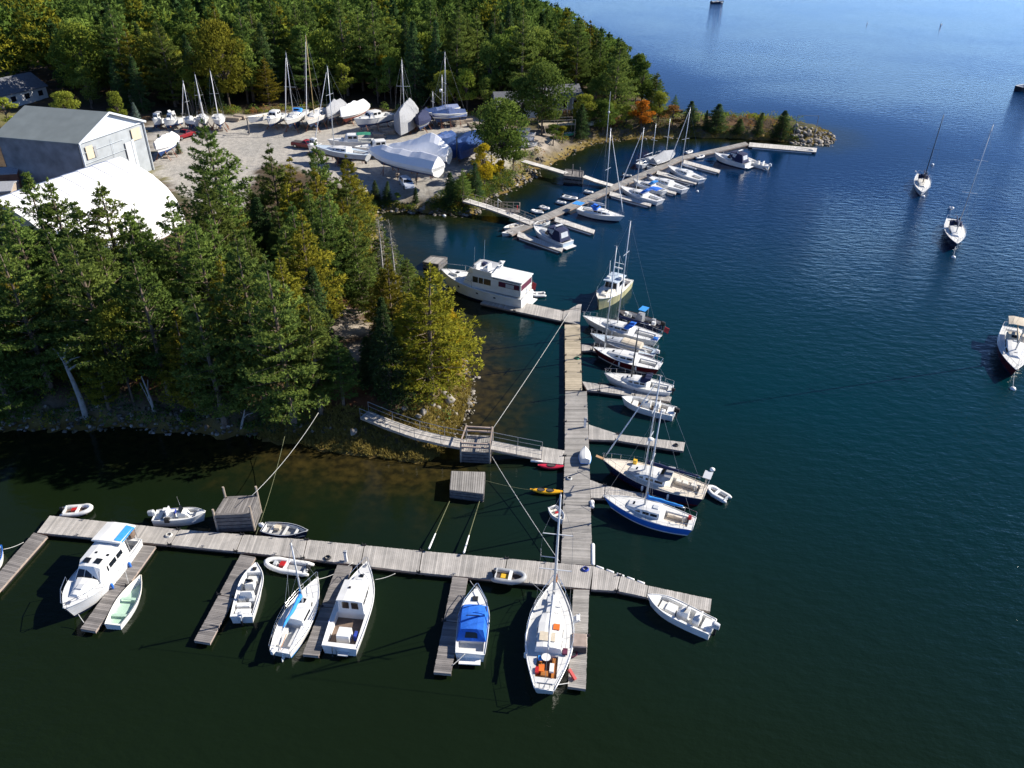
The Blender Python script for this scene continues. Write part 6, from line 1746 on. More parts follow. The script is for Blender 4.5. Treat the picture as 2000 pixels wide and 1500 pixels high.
def car(name, label, front, rear, paint, cat, pickup=False, z=3.0):
    a, b_ = at(*front, z), at(*rear, z); c = (a + b_) / 2
    t = thing(name, label, cat, (c.x, c.y, z), math.atan2(a.y - b_.y, a.x - b_.x))
    L, W = (5.2, 1.95) if pickup else (4.4, 1.8)
    m = MB()
    prof = [(-.5, .45, .82), (-.48, .95, .95), (.0, 1.0, .96), (.22, .98, .95), (.46, .82, .9), (.5, .5, .85)]
    rings = []
    for (x, zt, k) in prof: rings.append([Vector((x * L, -W / 2 * k, .35)), Vector((x * L, -W / 2 * k, zt * .8)), Vector((x * L, -W / 2 * k * .94, zt)), Vector((x * L, W / 2 * k * .94, zt)), Vector((x * L, W / 2 * k, zt * .8)), Vector((x * L, W / 2 * k, .35))])
    m.loft(rings); m.build('body', M[paint], t)
    x0, x1 = (-.06, .24) if pickup else (-.42, .24)
    st = [((x0 * L, (x0 + .08) * L), W / 2 * .93, W / 2 * .75, .96, 1.5), ((x1 * L, (x1 - .12) * L), W / 2 * .93, W / 2 * .74, .96, 1.48)]
    m = MB(); m.block(st, 0, .04); o = m.build('cab' if pickup else 'cabin', M[paint], t)
    w = MB(); win_side(w, st[0], st[1], .08, .48, .2, .88); win_side(w, st[0], st[1], .53, .94, .2, .88); w.build('window', M['glass'], o)
    w = MB(); win_end(w, st[1], -.9, .9, .12, .9, 1); w.build('windshield', M['glass'], o)
    w = MB(); win_end(w, st[0], -.85, .85, .15, .88, -1); w.build('rear_window', M['glass'], o)
    if pickup:
        m = MB(); m.box((-.29 * L, 0, .99), (.38 * L, W * .8, .06)); m.build('truck_bed', M['sole_dark'], t)
    for x in (-.31, .31):
        for sd in (1, -1):
            m = MB(); m.cyl((x * L, sd * W * .40, .34), (x * L, sd * W * .5, .34), .34, .34, 14); wo_ = m.build('wheel', M['tyre'], t)
            m = MB(); m.cyl((x * L, sd * W * .49, .34), (x * L, sd * W * .507, .34), .2, .2, 10); m.build('rim', M['steel'], wo_)
    for sd in (1, -1):
        m = MB(); m.box((.497 * L, sd * W * .32, .68), (.06, .3, .14)); m.build('headlight', M['gelcoat_grey'], t)
        m = MB(); m.box((-.497 * L, sd * W * .34, .74), (.06, .25, .16)); m.build('tail_light', M['plastic_red'], t)
    return t
car('parked_car', 'small silver blue car parked below the shrink wrapped boats', (800, 371), (789, 358), 'car_silver', 'car')
car('pickup_truck', 'dark red pickup truck parked left of the long grey sailboat', (612, 290), (580, 286), 'car_red', 'pickup', True)
car('pickup_truck', 'red truck parked near the white boat by the boathouse wall', (370, 266), (351, 272), 'car_red', 'pickup', True)
for lb, x, y, tp in [('grey utility post in the yard left of the back row sailboats', 487, 262, 231), ('bare timber post in the yard near the yellow tree', 893, 318, 268)]:
    p = at(x, y, 3.0); m = MB(); m.cyl((0, 0, 0), (0, 0, height_to(p, tp)), .16, .12, 8); m.box((0, 0, height_to(p, tp)), (.5, .5, .1)); o = m.build('yard_post', M['plank_grey'] if False else M['piling']); o.location = p; tag(o, lb, 'post')
# stacked lumber, rowing boats on the shore rack
for i, (x, y) in enumerate(((890, 243), (912, 240), (925, 246), (455, 236), (470, 232), (760, 262), (738, 268), (752, 258))):
    p = at(x, y, 3.0); t = thing('lumber_pile', ['pile of timber between the three masts and the green trees', 'long timber pile behind the blue tarped boats', 'low timber pile at the edge of the green trees', 'jumble of poles near the utility post, nearer one', 'jumble of poles near the utility post, farther one', 'timber blocks right of the steep grey cover', 'timber blocks left of the steep grey cover', 'small pile of boards beside the steep grey cover'][i], 'timber pile', p, rnd.uniform(-.6, .6))
    for k in range(4):
        m = MB(); m.box((rnd.uniform(-.3, .3), (k % 2) * .6 - .3, .2 + .38 * (k // 2)), (rnd.uniform(2, 3.4), .5, .36)); m.build('timber', M['raw_wood'], t)
for i, (x, y, mt_) in enumerate(((1020, 259, 'gelcoat'), (1030, 268, 'gelcoat'), (1028, 277, 'gelcoat_grey'), (1034, 288, 'hypalon'), (1113, 266, 'canvas_green'), (1162, 246, 'gelcoat'))):
    p = on_ground(x, y)
    t, h = rowboat(['white rowing boat on the slope rack, topmost of the shore stack', 'white rowing boat on the slope rack, second of the shore stack', 'grey rowing boat on the slope rack, third of the shore stack', 'dull grey rowing boat at the bottom of the shore stack', 'dark green dinghy drawn up on the marsh shore beside the dark spruce', 'small white dinghy among the bushes above the marsh shore'][i], None, None, mt_, 'nonskid', loc=(p.x, p.y, p.z + .25), rz=R(8 + 6 * i), L=3.6, group=None, Bk=.36)

# ------------------------------------------------------------------ vegetation
RS = np.random.RandomState(11)
def unit(v): return v / (np.linalg.norm(v, axis=-1, keepdims=True) + 1e-9)

def puffed(me, N):
    a = me.attributes.new('puff', 'FLOAT_VECTOR', 'POINT')
    a.data.foreach_set('vector', np.ascontiguousarray(N, dtype=np.float32).ravel())
    return me

class Leaves:
    """cloud of small diamond shaped needle sprays or leaves"""
    def __init__(s): s.V, s.T, s.N = [], [], []
    def add(s, c, d, ln, wd, k=4, spread=.6, tint=None, rs=RS, nrm=None):
        c0 = np.asarray(c, float)
        if nrm is None:
            nrm = unit(np.concatenate([c0[:, :2], np.zeros((len(c0), 1))], 1)) * .85 + np.array([0, 0, .55])
        s.N.append(np.repeat(unit(nrm), 4 * k, 0))
        c = np.repeat(np.asarray(c, float), k, 0); d = np.repeat(np.asarray(d, float), k, 0)
        n = len(c)
        a = unit(d + spread * rs.normal(size=(n, 3)))
        p = unit(np.cross(a, rs.normal(size=(n, 3))))
        l = (ln * rs.uniform(.7, 1.25, n))[:, None]; w = (wd * rs.uniform(.7, 1.25, n))[:, None]
        Q = np.stack([c, c + a * l * .5 + p * w * .5, c + a * l, c + a * l * .5 - p * w * .5], 1)
        s.V.append(Q.reshape(-1, 3))
        t = np.repeat(np.asarray(tint, float), k) if tint is not None else np.full(n, .5)
        t = np.clip(t + rs.normal(0, .10, n), 0, 1)
        s.T.append(np.repeat(t, 4))
    def arrays(s):
        return np.concatenate(s.V), np.concatenate(s.T), np.concatenate(s.N)
    def mesh(s, name):
        V, T, N = s.arrays()
        return puffed(np_mesh(name, V, np.arange(len(V)).reshape(-1, 4), T), N)

def conifer(h, Rm, seed, lo=.25, step=.6, nb=4.5, style='pine', k=4, ln=.42, wd=.13, dens=1.0, bend=.25, gaps=.0):
    rs = np.random.RandomState(seed)
    lv = Leaves(); tr = MB()
    bx, by = rs.normal(0, bend, 2)
    axis_ = lambda z: np.array([bx * (z / h) ** 2 * 1.5, by * (z / h) ** 2 * 1.5, z])
    n = 7
    r0 = .017 * h + .04
    for i in range(n):
        z0, z1 = h * i / n, h * (i + 1) / n
        tr.cyl(axis_(z0) - np.array([0, 0, .6 if i == 0 else 0]), axis_(z1), r0 * (1 - i / n) + .02, r0 * (1 - (i + 1) / n) + .015, 6, caps=False)
    C, D, T = [], [], []
    z = lo * h
    while z < h * .985:
        u = (z / h - lo) / (1 - lo)
        if style == 'pine':
            prof = (.72 + .28 * math.sin(min(u / .22, 1) * PI / 2)) if u < .22 else max(.07, (1 - ((u - .22) / .78) ** 1.08))
        else:
            prof = max(.06, (1 - u) ** .75) * (1 if u > .08 else .75)
        m = max(3, int(rs.poisson(nb * .5) + nb * .5))
        a0 = rs.uniform(0, 2 * PI)
        for j in range(m):
            if rs.rand() < gaps: continue
            az = a0 + 2 * PI * j / m + rs.normal(0, .3)
            ln_ = Rm * prof * rs.uniform(.55, 1.18)
            if ln_ < .25: ln_ = .25
            el = (.02 + .62 * u ** 1.4 + rs.normal(0, .07)) if style == 'pine' else (-.28 + .5 * u ** 2 + rs.normal(0, .08))
            dv = np.array([math.cos(az) * math.cos(el), math.sin(az) * math.cos(el), math.sin(el)])
            sd = np.array([-math.sin(az), math.cos(az), 0])
            base = axis_(z + rs.uniform(-.1, .1))
            up = (.16 if style == 'pine' else .05) * ln_
            tip = base + dv * ln_ + np.array([0, 0, up])
            tr.cyl(base, tip, .012 + .011 * ln_, .01, 3, caps=False)
            q = max(2, int(ln_ * 3.2 * dens))
            bt = rs.normal(.5, .20)
            s_ = rs.uniform(.22 if style == 'pine' else .08, 1.0, q * 4) ** .8
            wdt = (.26 if style == 'pine' else .20) * ln_ * np.minimum(1, (1.08 - s_) * 2.4) * (.35 + s_)
            off = rs.normal(0, 1, q * 4) * wdt
            P = base + dv * ln_ * s_[:, None] + np.array([0, 0, 1]) * (up * s_ ** 2 + rs.normal(0, .05 + .012 * ln_, q * 4) - (0 if style == 'pine' else .12 * np.abs(off)))[:, None] + sd * off[:, None]
            C.append(P); D.append(unit(dv * .9 + sd * np.sign(off)[:, None] * .6 + np.array([0, 0, .42 if style == 'pine' else .05]))); T.append(np.full(q * 4, bt))
        z += step * rs.uniform(.7, 1.3) * (1 if style == 'pine' else (1.0 - .35 * u))
    C.append(np.array([axis_(h) + np.array([0, 0, -.1 * i]) for i in range(4)])); D.append(np.tile([0, 0, 1.0], (4, 1))); T.append(np.full(4, .6))
    lv.add(np.concatenate(C), np.concatenate(D), ln, wd, k, .55, np.concatenate(T), rs)
    return lv, tr

def broadleaf(h, Rm, seed, lobes=16, per=130, size=.34, lo=.28, k=2, trunks=1):
    rs = np.random.RandomState(seed)
    lv = Leaves(); tr = MB()
    for q in range(trunks):
        a = rs.uniform(0, 2 * PI); f = Vector((math.cos(a) * .5 * q, math.sin(a) * .5 * q, h * .45))
        tr.cyl((0, 0, -.6), f, .014 * h + .04, .05, 6, caps=False)
    for i in range(lobes):
        u = rs.uniform(0, 1) if i > 2 else .95
        z = h * (lo + (.93 - lo) * u)
        rr = Rm * math.sin(PI * min(.98, .18 + .74 * u)) ** .8
        a = rs.uniform(0, 2 * PI); r_ = rr * rs.uniform(.25, .85) if i > 2 else rr * .25
        c = np.array([math.cos(a) * r_, math.sin(a) * r_, z])
        lr = Rm * rs.uniform(.26, .46)
        tr.cyl((0, 0, h * (.2 + .35 * u)), Vector(c), .03 + .006 * h, .015, 4, caps=False)
        n = int(per * rs.uniform(.7, 1.3))
        d = unit(rs.normal(size=(n, 3))); d[:, 2] = d[:, 2] * .8 + .1
        rad = lr * rs.uniform(.45, 1.12, n) ** .6
        P = c + d * rad[:, None] * np.array([1, 1, .72])
        lv.add(P, unit(d + np.array([0, 0, .2])), size, size * .62, k, .8, np.full(n, rs.normal(.5, .2)), rs, unit(d) * .55 + unit(P - np.array([0, 0, h * .5])) * .55 + np.array([0, 0, .15]))
    return lv, tr

PROTO = {}
def proto(key, lv, tr, h):
    PROTO[key] = (lv.mesh('crown'), None, h, lv)
    me = bpy.data.meshes.new('trunk'); me.from_pydata(tr.v, [], tr.f); me.update()
    PROTO[key] = (PROTO[key][0], me, h, lv)
for i in range(5): proto('pine%d' % i, *conifer(18, (4.7, 4.2, 5.3, 4.5, 3.9)[i], 20 + i, (.12, .18, .10, .22, .15)[i], 1.02, 6.6, 'pine', k=5, dens=1.25, gaps=(.04, .10, .04, .08, .12)[i]), 18)
for i in range(2): proto('thin%d' % i, *conifer(18, 4.3, 40 + i, .26, .85, 4.8, 'pine', k=5, dens=1.25, gaps=.16, bend=.5), 18)
for i in range(4): proto('spruce%d' % i, *conifer(14, (2.9, 2.5, 3.4, 2.7)[i], 60 + i, .06, .50, 6, 'spruce', 3, .36, .13), 14)
for i in range(2): proto('dead%d' % i, *conifer(15, 1.5, 80 + i, .2, .75, 4, 'spruce', 1, .5, .05, dens=.35), 15)
for i in range(5): proto('leafy%d' % i, *broadleaf(11, (3.8, 3.2, 4.6, 3.5, 2.8)[i], 100 + i, (26, 20, 36, 24, 16)[i], trunks=1 + i % 2), 11)
for i in range(2): proto('sapling%d' % i, *broadleaf(6, 1.5, 120 + i, 9, 90, .26, .15), 6)

LEAFM = {}
def tree(kind, base, height, label, leaf, group=None, wide=1.0, rz=None, bark=None, name=None, lean=None, cat='tree'):
    cm, tm, h0, _ = PROTO[kind]
    nm = name or {'p': 'pine_tree', 't': 'pine_tree', 's': 'spruce_tree', 'd': 'dead_tree', 'l': 'broadleaf_tree'}[kind[0]]
    if kind.startswith('sap'): nm = name or 'young_tree'
    t = thing(nm, label, cat, base, rnd.uniform(0, 6.28) if rz is None else rz, group)
    s = height / h0
    k = s ** .8 * wide
    t.scale = (k, k, s)
    if lean: t.rotation_euler = (lean[0], lean[1], t.rotation_euler[2])
    for nm2, me, mt in (('trunk', tm, bark or ('bark_pine' if kind[0] in 'pt' else 'bark')), ('crown', cm, leaf)):
        if not me.materials: me.materials.append(M[mt])
        o = link_mesh(nm2, me, t)
        o.material_slots[0].link = 'OBJECT'
        o.material_slots[0].material = M[mt]
    return t

def tree_px(kind, base, top_py, label, leaf, **kw):
    b_ = on_ground(*base)
    return tree(kind, b_, max(2.0, height_to(b_, top_py)), label, leaf, **kw)

TREES = []   # (x, y, r) of what already stands
def named(kind, base, top, label, leaf, **kw):
    t = tree_px(kind, base, top, label, leaf, **kw); TREES.append((t.location.x, t.location.y)); return t
GG = 'trees of the shoreline grove'
P_, S_, O_ = 'needles_pine', 'needles_spruce', 'needles_olive'
named('pine2', (455, 505), 236, 'tallest broad pine of the grove, standing alone against the gravel yard', P_, wide=1.1)
named('pine0', (560, 505), 282, 'broad pine right of the tallest pine, dark foot, in front of the yard', P_)
named('pine4', (590, 520), 312, 'pine with yellowing needles just right of the broad yard pine', O_)
named('pine3', (640, 545), 330, 'olive tinged tall pine at the right shoulder of the grove', O_)
named('pine1', (665, 590), 372, 'green pine at the right shoulder below the olive tinged one', P_)
named('pine2', (708, 610), 415, 'pale green pine at the right edge of the grove near the cove', P_, wide=.8)
named('pine0', (600, 600), 395, 'dense dark pine in the middle of the right grove', P_)
named('thin0', (132, 600), 343, 'thin see-through pine before the white tent, left of its twin', P_)
named('thin1', (168, 606), 352, 'thin see-through pine before the white tent, right of its twin', P_)
named('pine3', (45, 600), 350, 'dark pine at the left end of the white tent', P_)
named('thin1', (258, 610), 360, 'slim pine standing before the middle of the white tent', P_, wide=1.25)
named('thin1', (95, 640), 408, 'thin pine in front of the left slope of the white tent', P_, wide=1.1)
named('thin0', (300, 640), 418, 'thin pine in front of the right slope of the white tent', P_, wide=1.1)
named('pine4', (165, 670), 432, 'green pine below the twin thin pines in front of the tent', P_)
named('thin0', (212, 620), 395, 'short sparse pine in the gap before the white tent', P_)
named('pine1', (318, 625), 400, 'dark pine before the right foot of the white tent', P_, wide=.8)
named('pine0', (385, 640), 385, 'bright green dense pine right of the white tent', P_)
named('pine3', (430, 680), 432, 'bright green pine with layered boughs in the heart of the grove', P_)
named('pine2', (228, 745), 448, 'large bright green pine in front of the tent with wide layered boughs', P_)
named('pine0', (100, 760), 470, 'big dark pine on the left shore below the tent end', P_)
named('pine2', (5, 745), 455, 'wide bright pine at the left picture edge', P_)
named('pine3', (330, 770), 490, 'dark shore pine left of the grove centre', P_)
named('pine1', (520, 790), 455, 'tall narrow pine in the front rank at the grove centre', P_)
named('pine0', (575, 828), 500, 'broad front rank pine above the dark crib ropes', P_)
named('pine3', (628, 808), 575, 'lower front rank pine with pale greyish boughs beside the clearing', P_)
named('pine4', (440, 832), 560, 'short dark front rank pine on the shore', P_)
named('pine2', (842, 768), 520, 'yellow green pine on the tip of the point with golden lower boughs', O_, wide=1.25)
named('pine0', (812, 735), 575, 'lower olive pine squeezed between the dark spruce and the yellow green pine', O_, wide=1.2)
named('pine3', (880, 700), 600, 'golden green young pine leaning out over the cove side of the point', 'needles_gold', wide=1.2)
named('pine1', (800, 592), 505, 'green pine at the cove edge behind the trawler bow', P_, wide=1.1)
named('pine3', (838, 618), 545, 'short green pine at the cove edge nearest the trawler bow', P_, wide=1.2)
named('pine4', (872, 745), 590, 'golden yellow pine at the very tip of the point over the water', 'needles_gold', wide=1.4)
named('spruce0', (765, 785), 600, 'dark blue green spruce on the point beside the gangway', S_, wide=1.1)
named('spruce2', (722, 752), 660, 'small dark spruce beside the clearing on the point', S_, wide=1.1)
named('pine1', (770, 690), 500, 'olive pine behind the dark spruce on the point', O_, wide=.9)
named('pine0', (815, 650), 540, 'green pine on the cove side of the point', P_, wide=.7)
named('dead0', (752, 590), 418, 'bare grey dead conifer at the cove edge, left of its neighbour', 'needles_dead', bark='barkless')
named('dead1', (776, 600), 432, 'bare grey dead conifer at the cove edge with greener base', 'needles_dead', bark='barkless')
named('leafy3', (262, 790), 590, 'yellow green broadleaf tree hanging over the shore below the bright pine', 'leaves_lime', wide=.75)
named('spruce1', (690, 385), 342, 'small dark spruce on the yard bank left of the others', S_)
for i, (x, y, tp, k, l) in enumerate(((734, 392, 352, 'spruce0', S_), (756, 396, 355, 'spruce3', S_), (812, 398, 368, 'spruce1', S_), (776, 399, 378, 'sapling0', 'leaves_green'), (880, 400, 338, 'spruce2', S_), (905, 400, 332, 'pine4', P_), (930, 385, 320, 'spruce3', S_))):
    named(k, (x, y), tp, ['small spruce on the yard bank, left of a like one', 'small spruce on the yard bank below the parked car', 'low spruce on the bank right of the parked car', 'low leafy sapling on the bank below the parked car', 'bushy dark spruce at the head of the near gangway', 'green young pine above the near gangway', 'dark young spruce under the yellow tree at the gangway'][i], l, wide=1.2)
named('leafy1', (946, 372), 278, 'yellow autumn tree on the bank right of the blue tarped boats', 'leaves_yellow', wide=.9)
named('sapling1', (978, 355), 312, 'small golden tree beside the yellow autumn tree', 'leaves_yellow', wide=1.2)
named('leafy2', (982, 335), 192, 'largest bright green broadleaf tree beside the yard', 'leaves_green', wide=1.12)
named('leafy0', (960, 318), 235, 'green broadleaf tree at the left flank of the largest one', 'leaves_deep', wide=1.1)
named('leafy4', (1002, 340), 252, 'green broadleaf tree at the right foot of the largest one', 'leaves_green')
named('leafy2', (1058, 264), 122, 'tall round oak like tree in front of the grey house', 'leaves_deep', wide=1.05)
named('leafy0', (1018, 258), 150, 'leafy green tree left of the tall oak like tree', 'leaves_deep', wide=1.0)
named('leafy3', (1160, 232), 150, 'leafy green tree right of the white porch posts', 'leaves_green', wide=.9)
named('spruce2', (1132, 270), 204, 'dark round spruce below the white porch posts', S_, wide=1.35)
named('sapling0', (1080, 287), 242, 'low olive shrub tree on the marsh shore beside the rowing boats', 'leaves_green', wide=1.7)
named('sapling1', (1098, 280), 246, 'low olive shrub tree right of its neighbour on the marsh shore', 'needles_olive', wide=1.5)
named('leafy1', (1252, 252), 194, 'bright orange autumn maple on the marsh shore', 'leaves_orange', wide=1.15)
named('sapling0', (1200, 258), 228, 'rusty red shrub left of the orange maple', 'leaves_rust', wide=1.8)
named('leafy3', (1190, 245), 195, 'olive green leafy tree between spruce and orange maple', 'leaves_lime', wide=.9)
named('leafy4', (1222, 250), 205, 'yellow green leafy tree just left of the orange maple', 'leaves_lime', wide=1.1)
named('leafy3', (1285, 240), 178, 'yellow green tree right of the orange maple', 'leaves_lime', wide=1.0)
named('sapling0', (1312, 250), 205, 'pinkish brown leafy bush at the root of the breakwater', 'leaves_rust', wide=1.9)
named('spruce2', (1345, 256), 198, 'dark spruce at the root of the breakwater', S_, wide=1.62)
named('spruce1', (1376, 255), 215, 'small slim spruce on the breakwater between two bigger ones', S_)
named('spruce2', (1396, 258), 203, 'round dark spruce on the middle of the breakwater', S_, wide=1.95)
named('spruce0', (1440, 262), 232, 'low dark bushy spruce on the breakwater', S_, wide=2.08)
named('spruce3', (1478, 262), 219, 'neat pointed spruce on the outer half of the breakwater', S_, wide=1.43)
named('spruce2', (1524, 266), 216, 'outermost lopsided spruce on the breakwater', S_, wide=1.69)
named('spruce1', (270, 245), 200, 'pale blue spruce behind the boathouse', 'needles_blue', wide=1.2)
named('leafy0', (140, 255), 178, 'leafy yellow green tree behind the boathouse roof', 'leaves_lime', wide=1.0)
named('leafy3', (238, 250), 178, 'leafy green tree behind the boathouse gable', 'leaves_lime', wide=.8)
named('leafy2', (450, 215), 38, 'large yellow autumn tree in the forest edge behind the laid up boats', 'leaves_mustard', wide=1.0)
named('spruce1', (318, 305), 262, 'slim dark conifer before the boat at the boathouse wall', S_)
named('spruce3', (350, 300), 270, 'slim dark conifer in front of the red truck', S_)
named('sapling0', (20, 250), 190, 'bushy green tree left of the boathouse roof', 'leaves_lime', wide=2.0)
for (x, y, tp, lb) in ((752, 195, 105, 'slender golden tree in the forest edge behind the white wrapped boat'), (1095, 185, 140, 'yellow tree beside the grey house roof')):
    named('leafy4', (x, y), tp, lb, 'leaves_yellow', wide=.8)
for (x, y, tp, lb) in ((655, 165, 78, 'red orange tree peeping out above the tall masts'), (770, 150, 75, 'rusty red tree in the dark forest above the steep cover boat'), (950, 120, 58, 'orange tinted tree in the far forest'), (1105, 130, 85, 'rusty tree near the right end of the far forest'), (212, 110, 40, 'golden tree among the forest pines above the boathouse')):
    named('leafy1', (x, y), tp, lb, 'leaves_rust' if 'rust' in lb else ('leaves_orange' if 'orange' in lb else 'leaves_yellow'), wide=.8)

# bare leaning trunks on the shaded shore
def bare(label, base, tip, forks, r=.22):
    b_ = on_ground(*base); h = height_to(b_, tip[1])
    q = at(tip[0], tip[1], b_.z + h)
    for _ in range(8):
        q = at(tip[0], tip[1], b_.z + h)
        if q.y > b_.y + 1.5: h -= .3
    t = thing('dead_tree', label, 'tree', b_)
    d = q - b_
    m = MB(); m.tube([Vector((0, 0, -.5)), d * .3 + Vector((.15, 0, .2)), d * .65 + Vector((.1, 0, .1)), d], r, 7, rs=[r, r * .8, r * .6, r * .35]); m.build('trunk', M['barkless'], t)
    for f in forks:
        m = MB(); a = d * f[0]; m.tube([a, a + Vector(f[1]) * .5 + Vector((0, 0, .2)), a + Vector(f[1])], .08, 5, rs=[r * .4, r * .25, .03]); m.build('limb', M['barkless'], t)
bare('thick bare grey trunk leaning left over the shaded shore', (168, 815), (122, 700), [(.95, (.8, .2, 1.8)), (.98, (-.6, 0, 1.2)), (.8, (2.4, .3, 1.0)), (.9, (1.6, .2, .8))], .32)
bare('thin forked bare trunks below the yellow green shore tree', (300, 805), (276, 735), [(.2, (-.5, 0, 2.6)), (.4, (.3, .2, 2.0))], .14)
bare('pale bare leaning trunk among the roots of the front rank pines', (468, 838), (478, 800), [(.5, (1.2, 0, .8))], .14)

# fill of the grove
gpoly = [at(*p, 3.5)[:2] for p in [(-110, 560), (30, 545), (60, 600), (340, 640), (420, 560), (520, 500), (640, 480), (700, 480), (742, 520), (800, 590), (845, 640), (860, 720), (830, 780), (715, 775), (600, 815), (420, 812), (150, 812), (-120, 800)]]
gpoly = [tuple(p) for p in gpoly]
holes = [(at(682, 650, 4), 4.0), (at(690, 700, 4), 3.0), (at(165, 760, 3), 1.5)]
TA = Vector((R1.x, R1.y, 0)) + ax * 13
def clear(x, y, r):
    for (a, b_) in TREES:
        if (a - x) ** 2 + (b_ - y) ** 2 < r * r: return False
    for (p, rr) in holes:
        if (p.x - x) ** 2 + (p.y - y) ** 2 < rr * rr: return False
    q = Vector((x, y, 0)) - Vector((R1.x, R1.y, 0))
    if -3 < q.dot(ax) < TL_ + 2 and abs(q.dot(pr)) < HW + 2: return False
    q = Vector((x, y, 0)) - Vector((mid.x, mid.y, 0))
    if -3 < q.dot(v) < BL + 3 and abs(q.dot(u)) < wid / 2 + 3: return False
    return True
xs = [p[0] for p in gpoly]; ys = [p[1] for p in gpoly]
cnt = 0
for _ in range(9000):
    if cnt >= 74: break
    x, y = rnd.uniform(min(xs), max(xs)), rnd.uniform(min(ys), max(ys))
    if sdist(gpoly, np.array([x]), np.array([y]))[0] < .3 or sdist(SHORE, np.array([x]), np.array([y]))[0] < 1.6: continue
    rr_ = 3.4 if cnt < 50 else 2.2
    if not clear(x, y, rr_): continue
    px_, py_ = proj((x, y, 3.5))
    kind = rnd.choice(['pine0', 'pine1', 'pine2', 'pine3', 'pine4', 'spruce0', 'spruce2', 'pine1'])
    hh = rnd.uniform(10.5, 15.5) if kind[0] == 'p' else rnd.uniform(7, 11)
    if cnt >= 50: hh = rnd.uniform(5, 9)
    elif px_ > 700: hh *= .62
    elif px_ < 380 and py_ < 680: hh *= .8
    z = gz(x, y)
    side = 'left part' if px_ < 230 else ('middle' if px_ < 480 else ('right part' if px_ < 700 else 'point end'))
    lb = ('%s crowded among taller trees in the %s of the shoreline grove' % ('green pine' if kind[0] == 'p' else 'dark spruce', side))
    ol = kind[0] == 'p' and rnd.random() < .28
    if ol: lb = lb.replace('green pine', 'olive tinged pine')
    tree(kind, (x, y, z), hh, lb, (O_ if ol else P_) if kind[0] == 'p' else S_, group=('olive pines' if ol else 'pines' if kind[0] == 'p' else 'spruces') + ' in the %s of the shoreline grove' % side)
    TREES.append((x, y)); cnt += 1

# the forest behind the yard: the nearest trees one by one, the rest as one wood
cand = []
hpts = [(on_ground(60, 205), 12), (on_ground(1105, 222), 9), (on_ground(1010, 228), 8), (on_ground(1085, 258), 6), (on_ground(150, 230), 8), (on_ground(-30, 215), 14)]
y = 150.0
while y < 520:
    st_ = 5.3 if y < 260 else (5.6 if y < 340 else 6.8)
    x = -330.0 + rnd.uniform(0, st_)
    while x < 190:
        cand.append((x + rnd.uniform(-.42, .42) * st_, y + rnd.uniform(-.42, .42) * st_)); x += st_
    y += st_
cx = np.array([c[0] for c in cand]); cy = np.array([c[1] for c in cand])
ds = sdist(SHORE, cx, cy); dyd = sdist(YARD, cx, cy)
ok = []
fr = [at(*p, 3.0)[:2] for p in [(-200, 205), (130, 218), (300, 226), (430, 220), (520, 214), (640, 207), (760, 210), (850, 218), (935, 226), (1000, 236), (1120, 244), (1200, 250), (1290, 240), (1330, 236)]]
def front_y(x):
    for i in range(len(fr) - 1):
        if fr[i][0] <= x <= fr[i + 1][0]:
            k = (x - fr[i][0]) / (fr[i + 1][0] - fr[i][0]); return fr[i][1] + k * (fr[i + 1][1] - fr[i][1])
    return 235 if x < fr[0][0] else 1e9
for i, (x, y) in enumerate(cand):
    if ds[i] < 2.0 or dyd[i] > -2.0 or y < front_y(x): continue
    pp = proj((x, y, 10))
    if 1240 < pp[0] and y < 0: continue
    if pp[0] < -90 or pp[0] > 1420 or pp[1] < -130: continue
    if not clear(x, y, 2.6): continue
    if any((p.x - x) ** 2 + (p.y - y) ** 2 < r * r for p, r in hpts): continue
    ok.append((math.hypot(x, y), x, y))
ok.sort()
H_ALL = np.random.RandomState(5)
def pick(x, y, edge):
    q = H_ALL.rand()
    n = float(wob(np.array(x), np.array(y), 40.0, 6))
    if edge < 5 and q < .45: return 'leafy'
    if q < .48 + .12 * n: return 'pine'
    if q < .68: return 'spruce'
    return 'leafy'
NIND = 150
FL = {'pine': 'tall green pine standing in the dense forest behind the yard', 'spruce': 'dark spruce standing in the dense forest behind the yard', 'leafy': 'leafy green tree standing in the forest edge behind the yard',
      'lime': 'yellow green leafy tree standing in the forest edge behind the yard', 'yellow': 'yellow autumn tree among the forest evergreens behind the yard', 'olive': 'olive tinged pine standing in the dense forest behind the yard'}
FV, FT, FM, FN_ = [], [], [], []
LOW = {}
for i in range(4): LOW['pine', i] = conifer(18, (4.6, 4.0, 5.2, 4.3)[i], 220 + i, .25, 1.3, 5.0, 'pine', 2, 1.0, .36, dens=.42)[0].arrays()
for i in range(3): LOW['spruce', i] = conifer(14, (2.7, 2.3, 3.0)[i], 260 + i, .1, .9, 5, 'spruce', 2, .8, .34, dens=.5)[0].arrays()
for i in range(4): LOW['leafy', i] = broadleaf(11, (3.6, 3.0, 4.2, 3.3)[i], 300 + i, 15, 32, .85, k=1)[0].arrays()
FMAT = ['needles_pine', 'needles_spruce', 'leaves_green', 'leaves_lime', 'needles_olive', 'leaves_yellow']
